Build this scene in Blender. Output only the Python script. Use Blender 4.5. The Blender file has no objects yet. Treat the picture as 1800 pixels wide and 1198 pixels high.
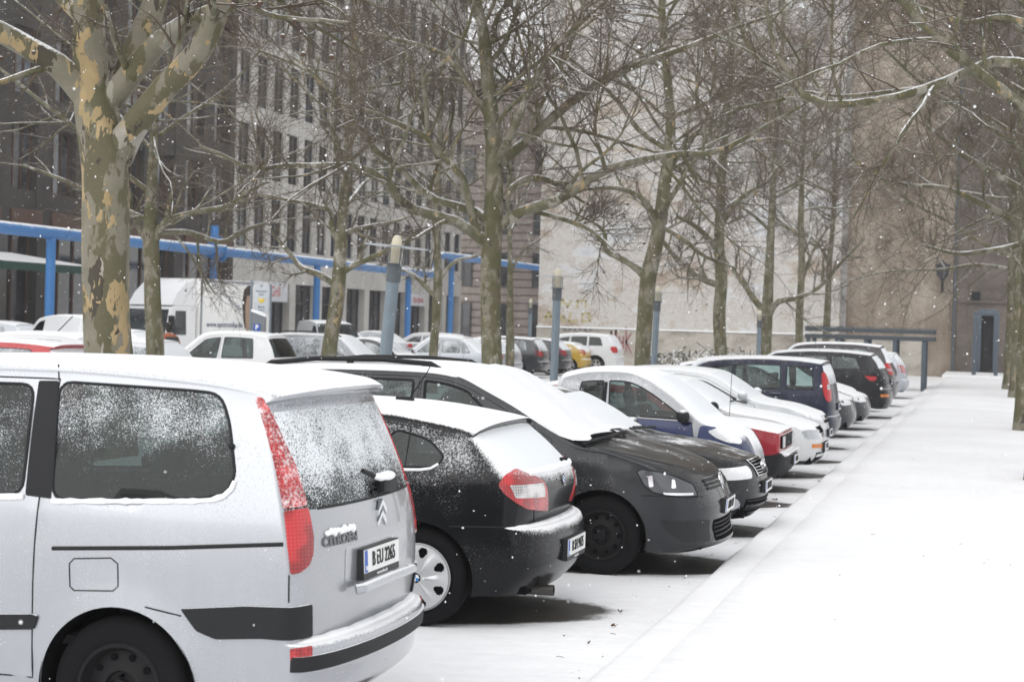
import bpy, bmesh, math, random
import numpy as np
from math import sin, cos, tan, pi, radians, sqrt, atan2
from mathutils import Vector, Matrix
from mathutils.bvhtree import BVHTree
from mathutils.geometry import delaunay_2d_cdt

scene = bpy.context.scene
COL = scene.collection
rng = np.random.default_rng(11)
random.seed(5)

# ------------------------------------------------------------------ camera
FPX, CXP, CYP, CAMH = 3200.0, 900.0, 599.0, 2.075
ROLL, PITCH, YAW = radians(1.6), radians(0.615), radians(14.647)
def _rz(a): return np.array([[cos(a), -sin(a), 0], [sin(a), cos(a), 0], [0, 0, 1]])
def _rx(a): return np.array([[1, 0, 0], [0, cos(a), -sin(a)], [0, sin(a), cos(a)]])
CM = _rz(YAW) @ _rx(pi/2-PITCH) @ _rz(ROLL)
CR, CU, CF = CM[:, 0], CM[:, 1], -CM[:, 2]
CP = np.array([0, 0, CAMH])
cam_d = bpy.data.cameras.new('camera')
cam = bpy.data.objects.new('camera', cam_d); COL.objects.link(cam)
mw = Matrix([[*CM[0], 0], [*CM[1], 0], [*CM[2], CAMH], [0, 0, 0, 1]])
cam.matrix_world = mw
cam_d.sensor_width = 36; cam_d.lens = 36*FPX/1800
cam_d.clip_start = 0.2; cam_d.clip_end = 2000
cam_d.dof.use_dof = True; cam_d.dof.focus_distance = 13.0; cam_d.dof.aperture_fstop = 4.5
scene.camera = cam

# ------------------------------------------------------------------ light: flat overcast snow light
SUN_EL, SUN_AZ = radians(42), radians(196)
world = bpy.data.worlds.new('World'); scene.world = world; world.use_nodes = True
wn = world.node_tree.nodes; wl = world.node_tree.links
bg = wn['Background']
sky = wn.new('ShaderNodeTexSky'); sky.sky_type = 'NISHITA'; sky.sun_disc = False
sky.sun_elevation = SUN_EL; sky.sun_rotation = SUN_AZ; sky.dust_density = 1.2; sky.air_density = 1.0; sky.ozone_density = 1.0
hs = wn.new('ShaderNodeHueSaturation'); hs.inputs['Saturation'].default_value = 0.14
wl.new(sky.outputs[0], hs.inputs['Color']); 
# a closed cloud deck: most of the clear sky is replaced by even white-grey light
cl = wn.new('ShaderNodeMix'); cl.data_type = 'RGBA'; cl.inputs['Factor'].default_value = .68; cl.inputs[7].default_value = (6.5, 6.5, 6.55, 1)
wl.new(hs.outputs[0], cl.inputs[6]); wl.new(cl.outputs[2], bg.inputs['Color'])
bg.inputs['Strength'].default_value = 0.15
sd = bpy.data.lights.new('overcast_sun', 'SUN'); sd.energy = 0.95; sd.angle = radians(60); sd.color = (1, 0.985, 0.96)
so = bpy.data.objects.new('overcast_sun', sd); COL.objects.link(so)
so.rotation_euler = (pi/2-SUN_EL, 0, pi-SUN_AZ)
vs = scene.view_settings
vs.view_transform = 'Standard'; vs.look = 'None'; vs.gamma = 1; vs.use_curve_mapping = False; vs.exposure = 0.40

# ------------------------------------------------------------------ picture point -> place
def ray(px, py): return CF+CR*(px-CXP)/FPX-CU*(py-CYP)/FPX
def at(px, py, Z): return CP+ray(px, py)*Z
def onx(px, py, X):
    d = ray(px, py); return CP+d*(X/d[0])
def ony(px, py, Y):
    d = ray(px, py); return CP+d*(Y/d[1])

# ------------------------------------------------------------------ materials
MATS = {}
def newmat(name):
    m = bpy.data.materials.new(name); m.use_nodes = True
    nt = m.node_tree; nt.nodes.clear()
    out = nt.nodes.new('ShaderNodeOutputMaterial')
    return m, nt, out
class G:
    """small node-graph writer"""
    def __init__(s, nt): s.nt = nt; s.N = nt.nodes; s.L = nt.links; s._o = None; s._g = None
    def n(s, typ, **kw):
        x = s.N.new(typ)
        for k, v in kw.items(): setattr(x, k, v)
        return x
    def put(s, sock, v):
        if hasattr(v, 'is_linked'): s.L.new(v, sock)
        elif v is not None:
            if isinstance(v, (tuple, list)) and len(v) == 3 and sock.type == 'RGBA': v = (*v, 1)
            sock.default_value = v
    def obj(s):
        if not s._o: s._o = s.n('ShaderNodeTexCoord')
        return s._o.outputs['Object']
    def geo(s):
        if not s._g: s._g = s.n('ShaderNodeNewGeometry')
        return s._g
    def nz(s):
        x = s.n('ShaderNodeSeparateXYZ'); s.L.new(s.geo().outputs['Normal'], x.inputs[0]); return x.outputs[2]
    def sep(s, v):
        x = s.n('ShaderNodeSeparateXYZ'); s.L.new(v, x.inputs[0]); return x.outputs
    def noise(s, scale, detail=3, rough=.55, vec=None, stretch=None):
        v = vec or s.obj()
        if stretch:
            mp = s.n('ShaderNodeMapping'); s.L.new(v, mp.inputs['Vector']); mp.inputs['Scale'].default_value = stretch; v = mp.outputs[0]
        x = s.n('ShaderNodeTexNoise'); s.L.new(v, x.inputs['Vector'])
        x.inputs['Scale'].default_value = scale; x.inputs['Detail'].default_value = detail; x.inputs['Roughness'].default_value = rough
        return x.outputs['Fac']
    def m(s, op, a, b=None, c=None):
        x = s.n('ShaderNodeMath', operation=op)
        s.put(x.inputs[0], a)
        if b is not None: s.put(x.inputs[1], b)
        if c is not None: s.put(x.inputs[2], c)
        return x.outputs[0]
    def step(s, v, lo, hi):
        x = s.n('ShaderNodeMapRange', interpolation_type='SMOOTHSTEP')
        s.put(x.inputs['Value'], v); x.inputs['From Min'].default_value = lo; x.inputs['From Max'].default_value = hi
        return x.outputs[0]
    def mix(s, f, a, b):
        x = s.n('ShaderNodeMix', data_type='RGBA')
        s.put(x.inputs['Factor'], f); s.put(x.inputs[6], a); s.put(x.inputs[7], b); return x.outputs[2]
    def fmix(s, f, a, b):
        x = s.n('ShaderNodeMix', data_type='FLOAT')
        s.put(x.inputs[0], f); s.put(x.inputs[2], a); s.put(x.inputs[3], b); return x.outputs[0]
    def ramp(s, f, stops):
        x = s.n('ShaderNodeValToRGB'); s.put(x.inputs[0], f); e = x.color_ramp.elements
        while len(e) < len(stops): e.new(.5)
        for k, (p, c) in zip(e, stops): k.position = p; k.color = (*c, 1)
        return x.outputs[0]
    def bump(s, h, strength=.3, dist=.01):
        x = s.n('ShaderNodeBump'); s.put(x.inputs['Height'], h); s.put(x.inputs['Strength'], strength); x.inputs['Distance'].default_value = dist
        return x.outputs[0]
    def bsdf(s, color, rough=.6, metal=0, normal=None, coat=0, spec=.5):
        x = s.n('ShaderNodeBsdfPrincipled')
        s.put(x.inputs['Base Color'], color); s.put(x.inputs['Roughness'], rough); s.put(x.inputs['Metallic'], metal)
        s.put(x.inputs['Specular IOR Level'], spec)
        if coat: s.put(x.inputs['Coat Weight'], coat); x.inputs['Coat Roughness'].default_value = .06
        if normal is not None: s.L.new(normal, x.inputs['Normal'])
        return x.outputs[0]
    def shmix(s, f, a, b):
        x = s.n('ShaderNodeMixShader'); s.put(x.inputs[0], f); s.L.new(a, x.inputs[1]); s.L.new(b, x.inputs[2]); return x.outputs[0]
SNOW = (.88, .89, .905)
def snowmask(g, lo, hi, big=.35, fine=.5, bs=3.2, fs=95):
    nz = g.nz()
    a = g.m('MULTIPLY_ADD', g.noise(bs, 3), big, -big/2)
    b = g.m('MULTIPLY_ADD', g.noise(fs, 2, .7), fine, -fine/2)
    v = g.m('ADD', nz, g.m('ADD', a, b))
    return g.step(v, lo, hi)
def M_plain(name, color, rough=.6, metal=0, snow=None, var=.12, vs=6, bump=0, bscale=60, coat=0, back=None, spec=.3):
    key = (name,)
    if key in MATS: return MATS[key]
    m, nt, out = newmat(name); g = G(nt)
    nz = g.noise(vs, 4)
    c = g.mix(nz, tuple(x*(1-var) for x in color), tuple(min(1, x*(1+var)) for x in color))
    nrm = None
    if bump: nrm = g.bump(g.noise(bscale, 4), bump, .01)
    r = rough; me = metal
    if snow:
        k = snowmask(g, *snow)
        c = g.mix(k, c, SNOW); r = g.fmix(k, rough, .85); me = g.fmix(k, metal, 0.)
        nrm = g.bump(g.m('MULTIPLY', g.noise(70, 3), k), .5, .006)
    sh = g.bsdf(c, r, me, nrm, coat, spec)
    nt.links.new(sh, out.inputs[0]); MATS[key] = m
    return m
def M_paint(name, color, metal=.35, rough=.32, snow=(.35, .62), big=.35, fine=.5, spk=.0, fs=95, coat=.5):
    """car paint, snow where it can lie, dark trim on the inside of the shell"""
    if name in MATS: return MATS[name]
    m, nt, out = newmat(name); g = G(nt)
    k = snowmask(g, snow[0], snow[1], big, fine, 2.6, fs)
    if spk:
        s1 = g.step(g.noise(130, 2, .6), .62-.10*spk, .74-.10*spk)
        up = g.step(g.nz(), -.25, .55)
        s2 = g.noise(2.2, 3)
        k = g.m('MAXIMUM', k, g.m('MULTIPLY', s1, g.m('MULTIPLY', g.step(s2, .38, .7), g.m('MULTIPLY', up, min(1, .6+spk)))))
    flake = g.noise(900, 1)
    dirt = g.noise(1.6, 4)
    st = g.noise(22, 3, .6, None, (1, 1, .05)); dirt = g.m('ADD', g.m('MULTIPLY', dirt, .7), g.m('MULTIPLY', st, .3))
    base = g.mix(dirt, tuple(x*.82 for x in color), tuple(min(1, x*1.08) for x in color))
    c = g.mix(k, base, SNOW)
    r = g.fmix(k, g.m('MULTIPLY_ADD', dirt, .12, rough-.06), .9)
    me = g.fmix(k, metal, 0.)
    h = g.m('MULTIPLY', g.noise(75, 3, .65), k)
    nrm = g.bump(h, .55, .008)
    sh = g.bsdf(c, r, me, nrm, g.fmix(k, coat, 0.), .3 if coat > .3 else .12)
    back = g.bsdf((.035, .036, .038), .8)
    o = g.shmix(g.geo().outputs['Backfacing'], sh, back)
    nt.links.new(o, out.inputs[0]); MATS[name] = m
    return m
def M_lens(name, color, snow, big, fine):
    """ribbed lamp lens under a clear cover"""
    m, nt, out = newmat(name); g = G(nt); o = g.sep(g.obj())
    w = g.m('SINE', g.m('MULTIPLY', o[2], 380.)); w2 = g.m('SINE', g.m('MULTIPLY', g.m('ADD', o[0], g.m('MULTIPLY', o[1], .8)), 260.))
    k = snowmask(g, snow[0], snow[1], big, fine, 4, 65)
    rib = g.m('MULTIPLY', g.m('MULTIPLY_ADD', w, .5, .5), g.m('MULTIPLY_ADD', w2, .5, .5))
    dark = tuple(c*.42 for c in color)
    c = g.mix(g.step(g.noise(7, 2), .40, .60), g.mix(rib, dark, color), g.mix(rib, color, tuple(min(1, q*1.28+.03) for q in color)))
    c = g.mix(k, c, SNOW)
    sh = g.bsdf(c, g.fmix(k, .25, .9), 0, g.bump(g.m('ADD', rib, g.m('MULTIPLY', g.noise(70, 3), g.m('MULTIPLY', k, 2.))), .35, .004), .9, .4)
    nt.links.new(sh, out.inputs[0]); MATS[name] = m; return m
def M_glass(name, tint=(.50, .60, .58), snow=(.28, .5), spk=.5, zlo=0., zhi=0., fs=170):
    """thin car glass with clinging snow grains; zlo>zhi makes the upper part whiter"""
    if name in MATS: return MATS[name]
    m, nt, out = newmat(name); g = G(nt)
    tr = g.n('ShaderNodeBsdfTransparent'); tr.inputs[0].default_value = (*tint, 1)
    gl = g.n('ShaderNodeBsdfGlossy'); gl.inputs[0].default_value = (.9, .95, .95, 1); gl.inputs['Roughness'].default_value = .05
    fr = g.n('ShaderNodeFresnel'); fr.inputs[0].default_value = 1.6
    fac = g.m('MULTIPLY', fr.outputs[0], .62)
    pane = g.shmix(fac, tr.outputs[0], gl.outputs[0])
    k = snowmask(g, snow[0], snow[1], .25, .45, 2.4, fs)
    grain = g.noise(fs, 2, .75)
    patch = g.noise(4.5, 4, .6)
    th = g.m('MULTIPLY_ADD', patch, .45, .0)
    if zhi != zlo:
        z = g.sep(g.obj())[2]
        th = g.m('ADD', th, g.m('MULTIPLY_ADD', g.step(z, zlo, zhi), .22, -.08))
    v = g.m('ADD', grain, g.m('ADD', th, -.35+.30*(spk-.5)))
    s1 = g.m('MULTIPLY', g.step(v, .50, .66), min(1, .45+.55*spk) if spk else 0.)
    k = g.m('MAXIMUM', k, s1)
    nrm = g.bump(g.noise(fs, 3), .6, .006)
    sn = g.bsdf((.80, .83, .86), .85, 0, nrm)
    nt.links.new(g.shmix(k, pane, sn), out.inputs[0]); MATS[name] = m
    return m

# ------------------------------------------------------------------ mesh builder
class MB:
    def __init__(s): s.v = []; s.f = []
    def add(s, vs, fs):
        o = len(s.v); s.v.extend([tuple(map(float, p)) for p in vs]); s.f.extend([tuple(i+o for i in f) for f in fs]); return s
    def box(s, c, d, rz=0, bev=0, ry=0):
        bm = bmesh.new(); bmesh.ops.create_cube(bm, size=1)
        bmesh.ops.scale(bm, vec=d, verts=bm.verts)
        if bev: bmesh.ops.bevel(bm, geom=bm.edges[:], offset=min(bev, min(d)*.45), segments=2, affect='EDGES', profile=.6)
        if ry: bmesh.ops.rotate(bm, matrix=Matrix.Rotation(ry, 3, 'Y'), verts=bm.verts)
        if rz: bmesh.ops.rotate(bm, matrix=Matrix.Rotation(rz, 3, 'Z'), verts=bm.verts)
        bmesh.ops.translate(bm, vec=c, verts=bm.verts)
        bm.verts.index_update(); s.add([v.co[:] for v in bm.verts], [[v.index for v in f.verts] for f in bm.faces]); bm.free(); return s
    def b(s, x0, x1, y0, y1, z0, z1, bev=0):
        return s.box(((x0+x1)/2, (y0+y1)/2, (z0+z1)/2), (abs(x1-x0), abs(y1-y0), abs(z1-z0)), bev=bev)
    def tube(s, pts, rad, n=8, caps=True):
        P = np.array(pts, float); K = len(P)
        R = np.full(K, rad) if np.isscalar(rad) else np.array(rad, float)
        T = np.gradient(P, axis=0); T /= np.linalg.norm(T, axis=1)[:, None]+1e-12
        ref = np.array([0, 0, 1.]) if abs(T[:, 2]).mean() < .8 else np.array([1., 0, 0])
        vs = []; u = None
        for i in range(K):
            if u is None: u = np.cross(T[i], ref)
            else: u = u-T[i]*(u@T[i])
            u /= np.linalg.norm(u)+1e-12
            w = np.cross(T[i], u)
            for j in range(n):
                a = 2*pi*j/n; vs.append(P[i]+R[i]*(u*cos(a)+w*sin(a)))
        fs = [(i*n+j, i*n+(j+1) % n, (i+1)*n+(j+1) % n, (i+1)*n+j) for i in range(K-1) for j in range(n)]
        if caps: fs += [tuple(range(n))[::-1], tuple((K-1)*n+j for j in range(n))]
        return s.add(vs, fs)
    def lathe(s, prof, c, axis='Y', n=40, a0=0, a1=2*pi):
        """prof: list of (radius, along)"""
        full = abs(a1-a0-2*pi) < 1e-6; m = n if full else n+1
        vs = []
        for r, h in prof:
            for j in range(m):
                a = a0+(a1-a0)*j/n
                p = {'Y': (r*cos(a), h, r*sin(a)), 'Z': (r*cos(a), r*sin(a), h), 'X': (h, r*cos(a), r*sin(a))}[axis]
                vs.append((p[0]+c[0], p[1]+c[1], p[2]+c[2]))
        fs = []
        for i in range(len(prof)-1):
            for j in range(n):
                k = (j+1) % m
                fs.append((i*m+j, i*m+k, (i+1)*m+k, (i+1)*m+j))
        return s.add(vs, fs)
    def sphere(s, c, r, sub=2, sc=(1, 1, 1)):
        bm = bmesh.new(); bmesh.ops.create_icosphere(bm, subdivisions=sub, radius=1)
        bm.verts.index_update()
        s.add([(c[0]+v.co.x*r*sc[0], c[1]+v.co.y*r*sc[1], c[2]+v.co.z*r*sc[2]) for v in bm.verts], [[v.index for v in f.verts] for f in bm.faces]); bm.free(); return s
    def prism(s, poly, y0, y1, plane='xz'):
        """closed outline (a,b) pulled along the third axis"""
        n = len(poly)
        def P(a, b, t): return {'xz': (a, t, b), 'yz': (t, a, b), 'xy': (a, b, t)}[plane]
        vs = [P(a, b, y0) for a, b in poly]+[P(a, b, y1) for a, b in poly]
        fs = [tuple(range(n)), tuple(range(2*n-1, n-1, -1))]+[(i, n+i, n+(i+1) % n, (i+1) % n) for i in range(n)]
        return s.add(vs, fs)
    def build(s, name, mat, parent=None, smooth=True, ang=40, weld=False, fixn=False, label=None):
        me = bpy.data.meshes.new(name); me.from_pydata(s.v, [], s.f)
        if weld or fixn:
            bm = bmesh.new(); bm.from_mesh(me)
            if weld: bmesh.ops.remove_doubles(bm, verts=bm.verts, dist=2e-4)
            if fixn: bmesh.ops.recalc_face_normals(bm, faces=bm.faces)
            bm.to_mesh(me); bm.free()
        me.materials.append(mat)
        if smooth:
            me.polygons.foreach_set('use_smooth', [True]*len(me.polygons))
            me.set_sharp_from_angle(angle=radians(ang))
        me.update()
        o = bpy.data.objects.new(name, me); COL.objects.link(o)
        if parent: o.parent = parent
        if label: o['label'] = label
        return o
def tag(o, label=None, cat=None, group=None, kind=None):
    if label: o['label'] = label
    if cat: o['category'] = cat
    if group: o['group'] = group
    if kind: o['kind'] = kind
    return o
def thing(name, loc, label, cat, group=None, rz=0):
    o = bpy.data.objects.new(name, None); COL.objects.link(o)
    o.location = loc; o.rotation_euler = (0, 0, rz); o.empty_display_size = .2
    return tag(o, label, cat, group)
def text_mb(txt, size, bold=0, sx=1.0, align='CENTER', thick=.002):
    cu = bpy.data.curves.new('t', 'FONT'); cu.body = txt; cu.size = size; cu.align_x = align; cu.align_y = 'CENTER'
    cu.offset = bold; cu.extrude = thick; cu.resolution_u = 3
    o = bpy.data.objects.new('t', cu); COL.objects.link(o)
    me = bpy.data.meshes.new_from_object(o.evaluated_get(bpy.context.evaluated_depsgraph_get()))
    vs = [(v.co.x*sx, v.co.y, v.co.z) for v in me.vertices]; fs = [tuple(p.vertices) for p in me.polygons]
    bpy.data.objects.remove(o); bpy.data.curves.remove(cu); bpy.data.meshes.remove(me)
    return vs, fs
def place(vs, o, ax, ay, az):
    o, ax, ay, az = map(np.array, (o, ax, ay, az)); return [o+ax*v[0]+ay*v[1]+az*v[2] for v in vs]
def pip(poly, pts):
    poly = np.asarray(poly); pts = np.asarray(pts)
    x, y = pts[:, 0], pts[:, 1]; ins = np.zeros(len(pts), bool)
    a = poly; b = np.roll(poly, -1, 0)
    for (x1, y1), (x2, y2) in zip(a, b):
        if y1 == y2: continue
        c = ((y1 > y) != (y2 > y)) & (x < (x2-x1)*(y-y1)/(y2-y1)+x1)
        ins ^= c
    return ins
def round_poly(poly, r, n=4):
    out = []; P = [np.array(p, float) for p in poly]; m = len(P)
    rs = r if isinstance(r, (list, tuple)) else [r]*m
    for i in range(m):
        p, a, b = P[i], P[i-1], P[(i+1) % m]
        da = a-p; db = b-p; la = np.linalg.norm(da); lb = np.linalg.norm(db)
        q = min(rs[i], la*.45, lb*.45)
        s = p+da/la*q; e = p+db/lb*q
        for k in range(n+1):
            t = k/n; out.append(tuple(s*(1-t)**2+p*2*t*(1-t)+e*t*t))
    return out
def densify(poly, d, closed=True):
    out = []; m = len(poly)
    for i in range(m if closed else m-1):
        a = np.array(poly[i]); b = np.array(poly[(i+1) % m]); k = max(1, int(np.linalg.norm(b-a)/d+.5))
        for j in range(k): out.append(tuple(a+(b-a)*j/k))
    if not closed: out.append(tuple(poly[-1]))
    return out
def offset_poly(poly, d):
    P = np.array(poly); t = np.roll(P, -1, 0)-np.roll(P, 1, 0); t /= np.linalg.norm(t, axis=1)[:, None]+1e-9
    ar = 0.5*np.sum(P[:, 0]*np.roll(P[:, 1], -1)-np.roll(P[:, 0], -1)*P[:, 1])
    nrm = np.stack([t[:, 1], -t[:, 0]], 1)*(1 if ar > 0 else -1)
    return P+nrm*d
def cdt(outline, g, extra=[], grid=True):
    """triangulate an outline (list of 2D) with inner grid; extra = list of (pts, closed)"""
    pts = [tuple(p) for p in outline]; edges = [(i, (i+1) % len(pts)) for i in range(len(pts))]
    for e, closed in extra:
        o = len(pts); pts += [tuple(p) for p in e]
        edges += [(o+i, o+i+1) for i in range(len(e)-1)]+([(o+len(e)-1, o)] if closed else [])
    A = np.array(pts); lo = A.min(0); hi = A.max(0)
    if grid:
        gx = np.arange(lo[0]+g*.5, hi[0], g); gy = np.arange(lo[1]+g*.5, hi[1], g)
        Q = np.stack(np.meshgrid(gx, gy), -1).reshape(-1, 2); Q[:, 0] += (np.arange(len(Q))//len(gx) % 2)*g*.5
        Q = Q[pip(outline, Q)]
        if len(Q):
            d = np.min(((Q[:, None]-A[None])**2).sum(2), 1); Q = Q[d > (g*.45)**2]
            pts += [tuple(q) for q in Q]
    r = delaunay_2d_cdt([Vector(p) for p in pts], edges, [], 0, 1e-6)
    V = np.array([v[:] for v in r[0]]); F = np.array([f for f in r[2] if len(f) == 3])
    c = V[F].mean(1); F = F[pip(outline, c)]
    # same winding everywhere
    a = V[F]; ar = (a[:, 1, 0]-a[:, 0, 0])*(a[:, 2, 1]-a[:, 0, 1])-(a[:, 2, 0]-a[:, 0, 0])*(a[:, 1, 1]-a[:, 0, 1])
    F[ar < 0] = F[ar < 0][:, ::-1]; F = F[np.abs(ar) > 1e-9]
    return V, F
BLACK = M_plain('black_trim', (.014, .0145, .016), .5, spec=.2)
RUBBER = M_plain('tyre_rubber', (.010, .010, .011), .9, snow=(1.25, 1.6), bump=.3, spec=.08)
DARK = M_plain('underbody_dark', (.006, .006, .007), .95, spec=.02)
SEATM = M_plain('seat_fabric', (.045, .047, .052), .9)
STEEL = M_plain('black_steel_rim', (.012, .012, .013), .55, .1, spec=.15)
SILVER = M_plain('silver_rim', (.55, .56, .57), .38, .5)
CHROME = M_plain('chrome_trim', (.75, .76, .78), .15, 1.0)
SNOWM = M_plain('lying_snow', SNOW, .9, bump=.5, bscale=45, var=.02)
GREYTRIM = M_plain('grey_trim', (.018, .0185, .020), .6, snow=(.62, .95, .3, .6), spec=.2)
PLATEW = M_plain('plate_white', (.78, .78, .77), .4, var=.03)
PLATEB = M_plain('plate_blue', (.02, .09, .42), .4)
INK = M_plain('plate_black', (.012, .012, .013), .5)
PLASTIC = M_plain('plate_holder', (.02, .02, .022), .45)
RED1 = M_lens('lamp_red', (.46, .008, .012), (.62, .92), .3, .5)
RED2 = M_lens('lamp_red_snowy', (.50, .010, .014), (.30, .75), .5, .95)
LAMPC = M_paint('lamp_clear', (.42, .44, .46), .5, .08, (.45, .8), .3, .5, .25)
RED0 = M_paint('lamp_red_plain', (.46, .010, .014), 0, .2, (.62, .92), .3, .5, .0)
LENSW = M_lens('lens_white', (.60, .58, .58), (.7, .95), .3, .4)
LAMPW = M_paint('lamp_snowed', (.62, .63, .64), .1, .3, (.10, .45), .3, .6, .4)
REFLECTOR = M_plain('lamp_reflector', (.85, .86, .88), .12, .9)
LAMPD = M_paint('lamp_dark', (.10, .105, .112), .5, .10, (.75, 1.0), .2, .4, .05)
ORANGE = M_plain('lamp_orange', (.62, .19, .03), .3)
GL_SIDE = M_glass('side_glass', (.30, .36, .35), spk=.18)
GL_FAR = M_glass('far_glass', (.24, .29, .29), spk=.22, fs=60)
GL_WS = M_glass('snowed_screen', snow=(.12, .34), spk=.9)
GL_FARWS = M_glass('far_snowed_screen', (.3, .34, .34), snow=(.30, .55), spk=.35, fs=60)
INSIDE = M_plain('cabin_trim', (.04, .041, .044), .85)
# ================================================================ ground
def struct(o): o['kind'] = 'structure'; return o
def M_snowground(name, lotmask=False):
    m, nt, out = newmat(name); g = G(nt)
    sc_ = g.mix(g.step(g.m('ADD', g.m('MULTIPLY', g.noise(.5, 5), .6), g.m('MULTIPLY', g.noise(6, 4, .7), .4)), .36, .62), (.825, .83, .845), (.90, .905, .92))
    h = g.m('ADD', g.m('MULTIPLY', g.noise(9, 5, .6), .5), g.m('MULTIPLY', g.noise(1.3, 4, .5, None, (1, 5, 1)), 1.0))
    h = g.m('ADD', h, g.m('MULTIPLY', g.noise(60, 3, .6), .18))
    nrm = g.bump(h, .55, .035)
    snow = g.bsdf(sc_, .85, 0, nrm)
    if lotmask:
        at_ = g.n('ShaderNodeAttribute'); at_.attribute_name = 'bare'
        br = g.n('ShaderNodeTexBrick'); nt.links.new(g.obj(), br.inputs['Vector']); br.inputs['Scale'].default_value = 5.0
        br.inputs['Color1'].default_value = (.080, .073, .063, 1); br.inputs['Color2'].default_value = (.105, .096, .085, 1); br.inputs['Mortar'].default_value = (.16, .155, .15, 1)
        br.inputs['Mortar Size'].default_value = .012; br.inputs['Brick Width'].default_value = .5; br.inputs['Row Height'].default_value = .5
        wet = g.mix(g.noise(3, 4), br.outputs['Color'], (.05, .046, .042))
        pave = g.bsdf(wet, .45, 0, g.bump(br.outputs['Fac'], .5, .01))
        v = g.m('ADD', at_.outputs['Fac'], g.m('ADD', g.m('MULTIPLY_ADD', g.noise(1.7, 4), .70, -.35), g.m('MULTIPLY_ADD', g.noise(26, 4, .7), .36, -.18)))
        lit = g.n('ShaderNodeTexVoronoi'); lit.inputs['Scale'].default_value = 3.6; nt.links.new(g.obj(), lit.inputs['Vector'])
        sh = g.shmix(g.step(v, .34, .66), snow, pave)
    else: sh = snow
    nt.links.new(sh, out.inputs[0]); return m
# footprints of snow free paving under the parked cars: (x0, x1, y centre, half width)
FOOT = [(-7.5, -2.80, 8.55, .84), (-7.2, -2.72, 12.55, .80), (-6.6, -2.0, 15.55, .80), (-6.7, -2.05, 18.4, .76), (-4.9, -2.25, 21.35, .66), (-6.0, -2.22, 23.5, .68), (-6.4, -2.1, 25.95, .68), (-6.1, -2.3, 28.85, .66), (-6.1, -2.45, 32.2, .66), (-6.4, -2.4, 36.0, .66), (-6.7, -2.35, 39.0, .66), (-6.8, -2.7, 41.4, .6), (-7.0, -2.2, 44.6, .7), (-7.4, -2.8, 48, .6), (-7.2, -2.4, 51.8, .7), (-6.8, -2.4, 58.5, .7)]
xs = np.concatenate([np.arange(-14, -8, .5), np.arange(-8, -1.70, .09), [-1.60]]); ys = np.concatenate([np.arange(2, 7, .4), np.arange(7, 30, .09), np.arange(30, 67, .16), [68]])
GX, GY = np.meshgrid(xs, ys); bare = np.zeros_like(GX)
for x0, x1, yc, hw in FOOT:
    dx = np.minimum(GX-x0, x1+.16-GX); tp = np.clip((GX-(x1-1.3))/1.5, 0, 1); dy = (hw+.05)*(1-.75*tp**2)-np.abs(GY-yc-.05-.15*tp)
    d = np.minimum(dx*.62, dy); bare = np.maximum(bare, np.clip(.47+d/.42, 0, 1))
V = np.stack([GX.ravel(), GY.ravel(), np.zeros(GX.size)], 1); nx = len(xs)
V[:, 2] = np.where(bare.ravel() < .4, .006*np.sin(V[:, 0]*3.1+V[:, 1]*1.3)+.006, 0)
F = [(j*nx+i, j*nx+i+1, (j+1)*nx+i+1, (j+1)*nx+i) for j in range(len(ys)-1) for i in range(nx-1)]
M = MB(); M.add(V, F); lot = struct(M.build('parking_ground', M_snowground('snow_and_paving', True)))
a = lot.data.attributes.new('bare', 'FLOAT', 'POINT'); a.data.foreach_set('value', bare.ravel())
SG = M_snowground('snow_ground')
M = MB(); M.b(-600, 600, -60, 900, -.5, -.03); struct(M.build('ground', SG))
# pavement with its kerb stone; snow rounds the edge
def strip(prof, y0, y1, n=60):
    ysn = np.linspace(y0, y1, n); vs = []; fs = []; k = len(prof)
    for yy in ysn:
        w = .005*sin(yy*1.1)+.003*sin(yy*2.7)
        for x, z in prof: vs.append((x+w*(z > .02), yy, z+.004*sin(yy*3.3+x*9)*(z > .05)))
    for j in range(n-1): fs += [(j*k+i, j*k+i+1, (j+1)*k+i+1, (j+1)*k+i) for i in range(k-1)]
    return MB().add(vs, fs)
struct(strip([(-1.80, .05), (-1.79, .115), (-1.765, .135), (-1.5, .142), (0, .14), (3, .12), (14, .10)], -3, 82.0, 300).build('pavement', SG, ang=60))
struct(strip([(-2.15, -.02), (-2.135, .035), (-2.11, .075), (-2.06, .088), (-1.9, .092), (-1.785, .088)], -3, 82.0, 300).build('kerb', SG, ang=60))
M = MB(); M.b(-1.9, 3.6, 82.05, 90.1, -.05, .26); struct(M.build('landing', SG))

# ================================================================ walls at the end of the yard
def M_wall(name, stops, s1=.16, s2=1.2, s3=14, stretch=(1, 1, 1.6), bump=.4, streak=0):
    m, nt, out = newmat(name); g = G(nt)
    a = g.noise(s1, 6, .62, None, stretch); b = g.noise(s2, 5, .65, None, stretch); c_ = g.noise(s3, 4, .7)
    v = g.m('ADD', g.m('MULTIPLY', a, .56), g.m('ADD', g.m('MULTIPLY', b, .26), g.m('MULTIPLY', c_, .18)))
    if streak: v = g.m('ADD', v, g.m('MULTIPLY_ADD', g.noise(1.4, 4, .6, None, (1, 1, .06)), streak, -streak/2))
    col = g.ramp(v, stops)
    nt.links.new(g.bsdf(col, .9, 0, g.bump(v, bump, .05)), out.inputs[0]); return m
W_ST = M_wall('stained_render', [(.41, (.34, .27, .21)), (.458, (.46, .41, .355)), (.488, (.59, .58, .565)), (.515, (.47, .425, .375)), (.548, (.63, .63, .63)), (.60, (.50, .515, .54))], .16, .75, 9, (1, 1, 2.0))
W_LOW = M_wall('rough_base_render', [(.36, (.15, .135, .115)), (.46, (.36, .33, .285)), (.55, (.48, .45, .40)), (.66, (.34, .30, .25))], .5, 2.5, 20)
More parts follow.
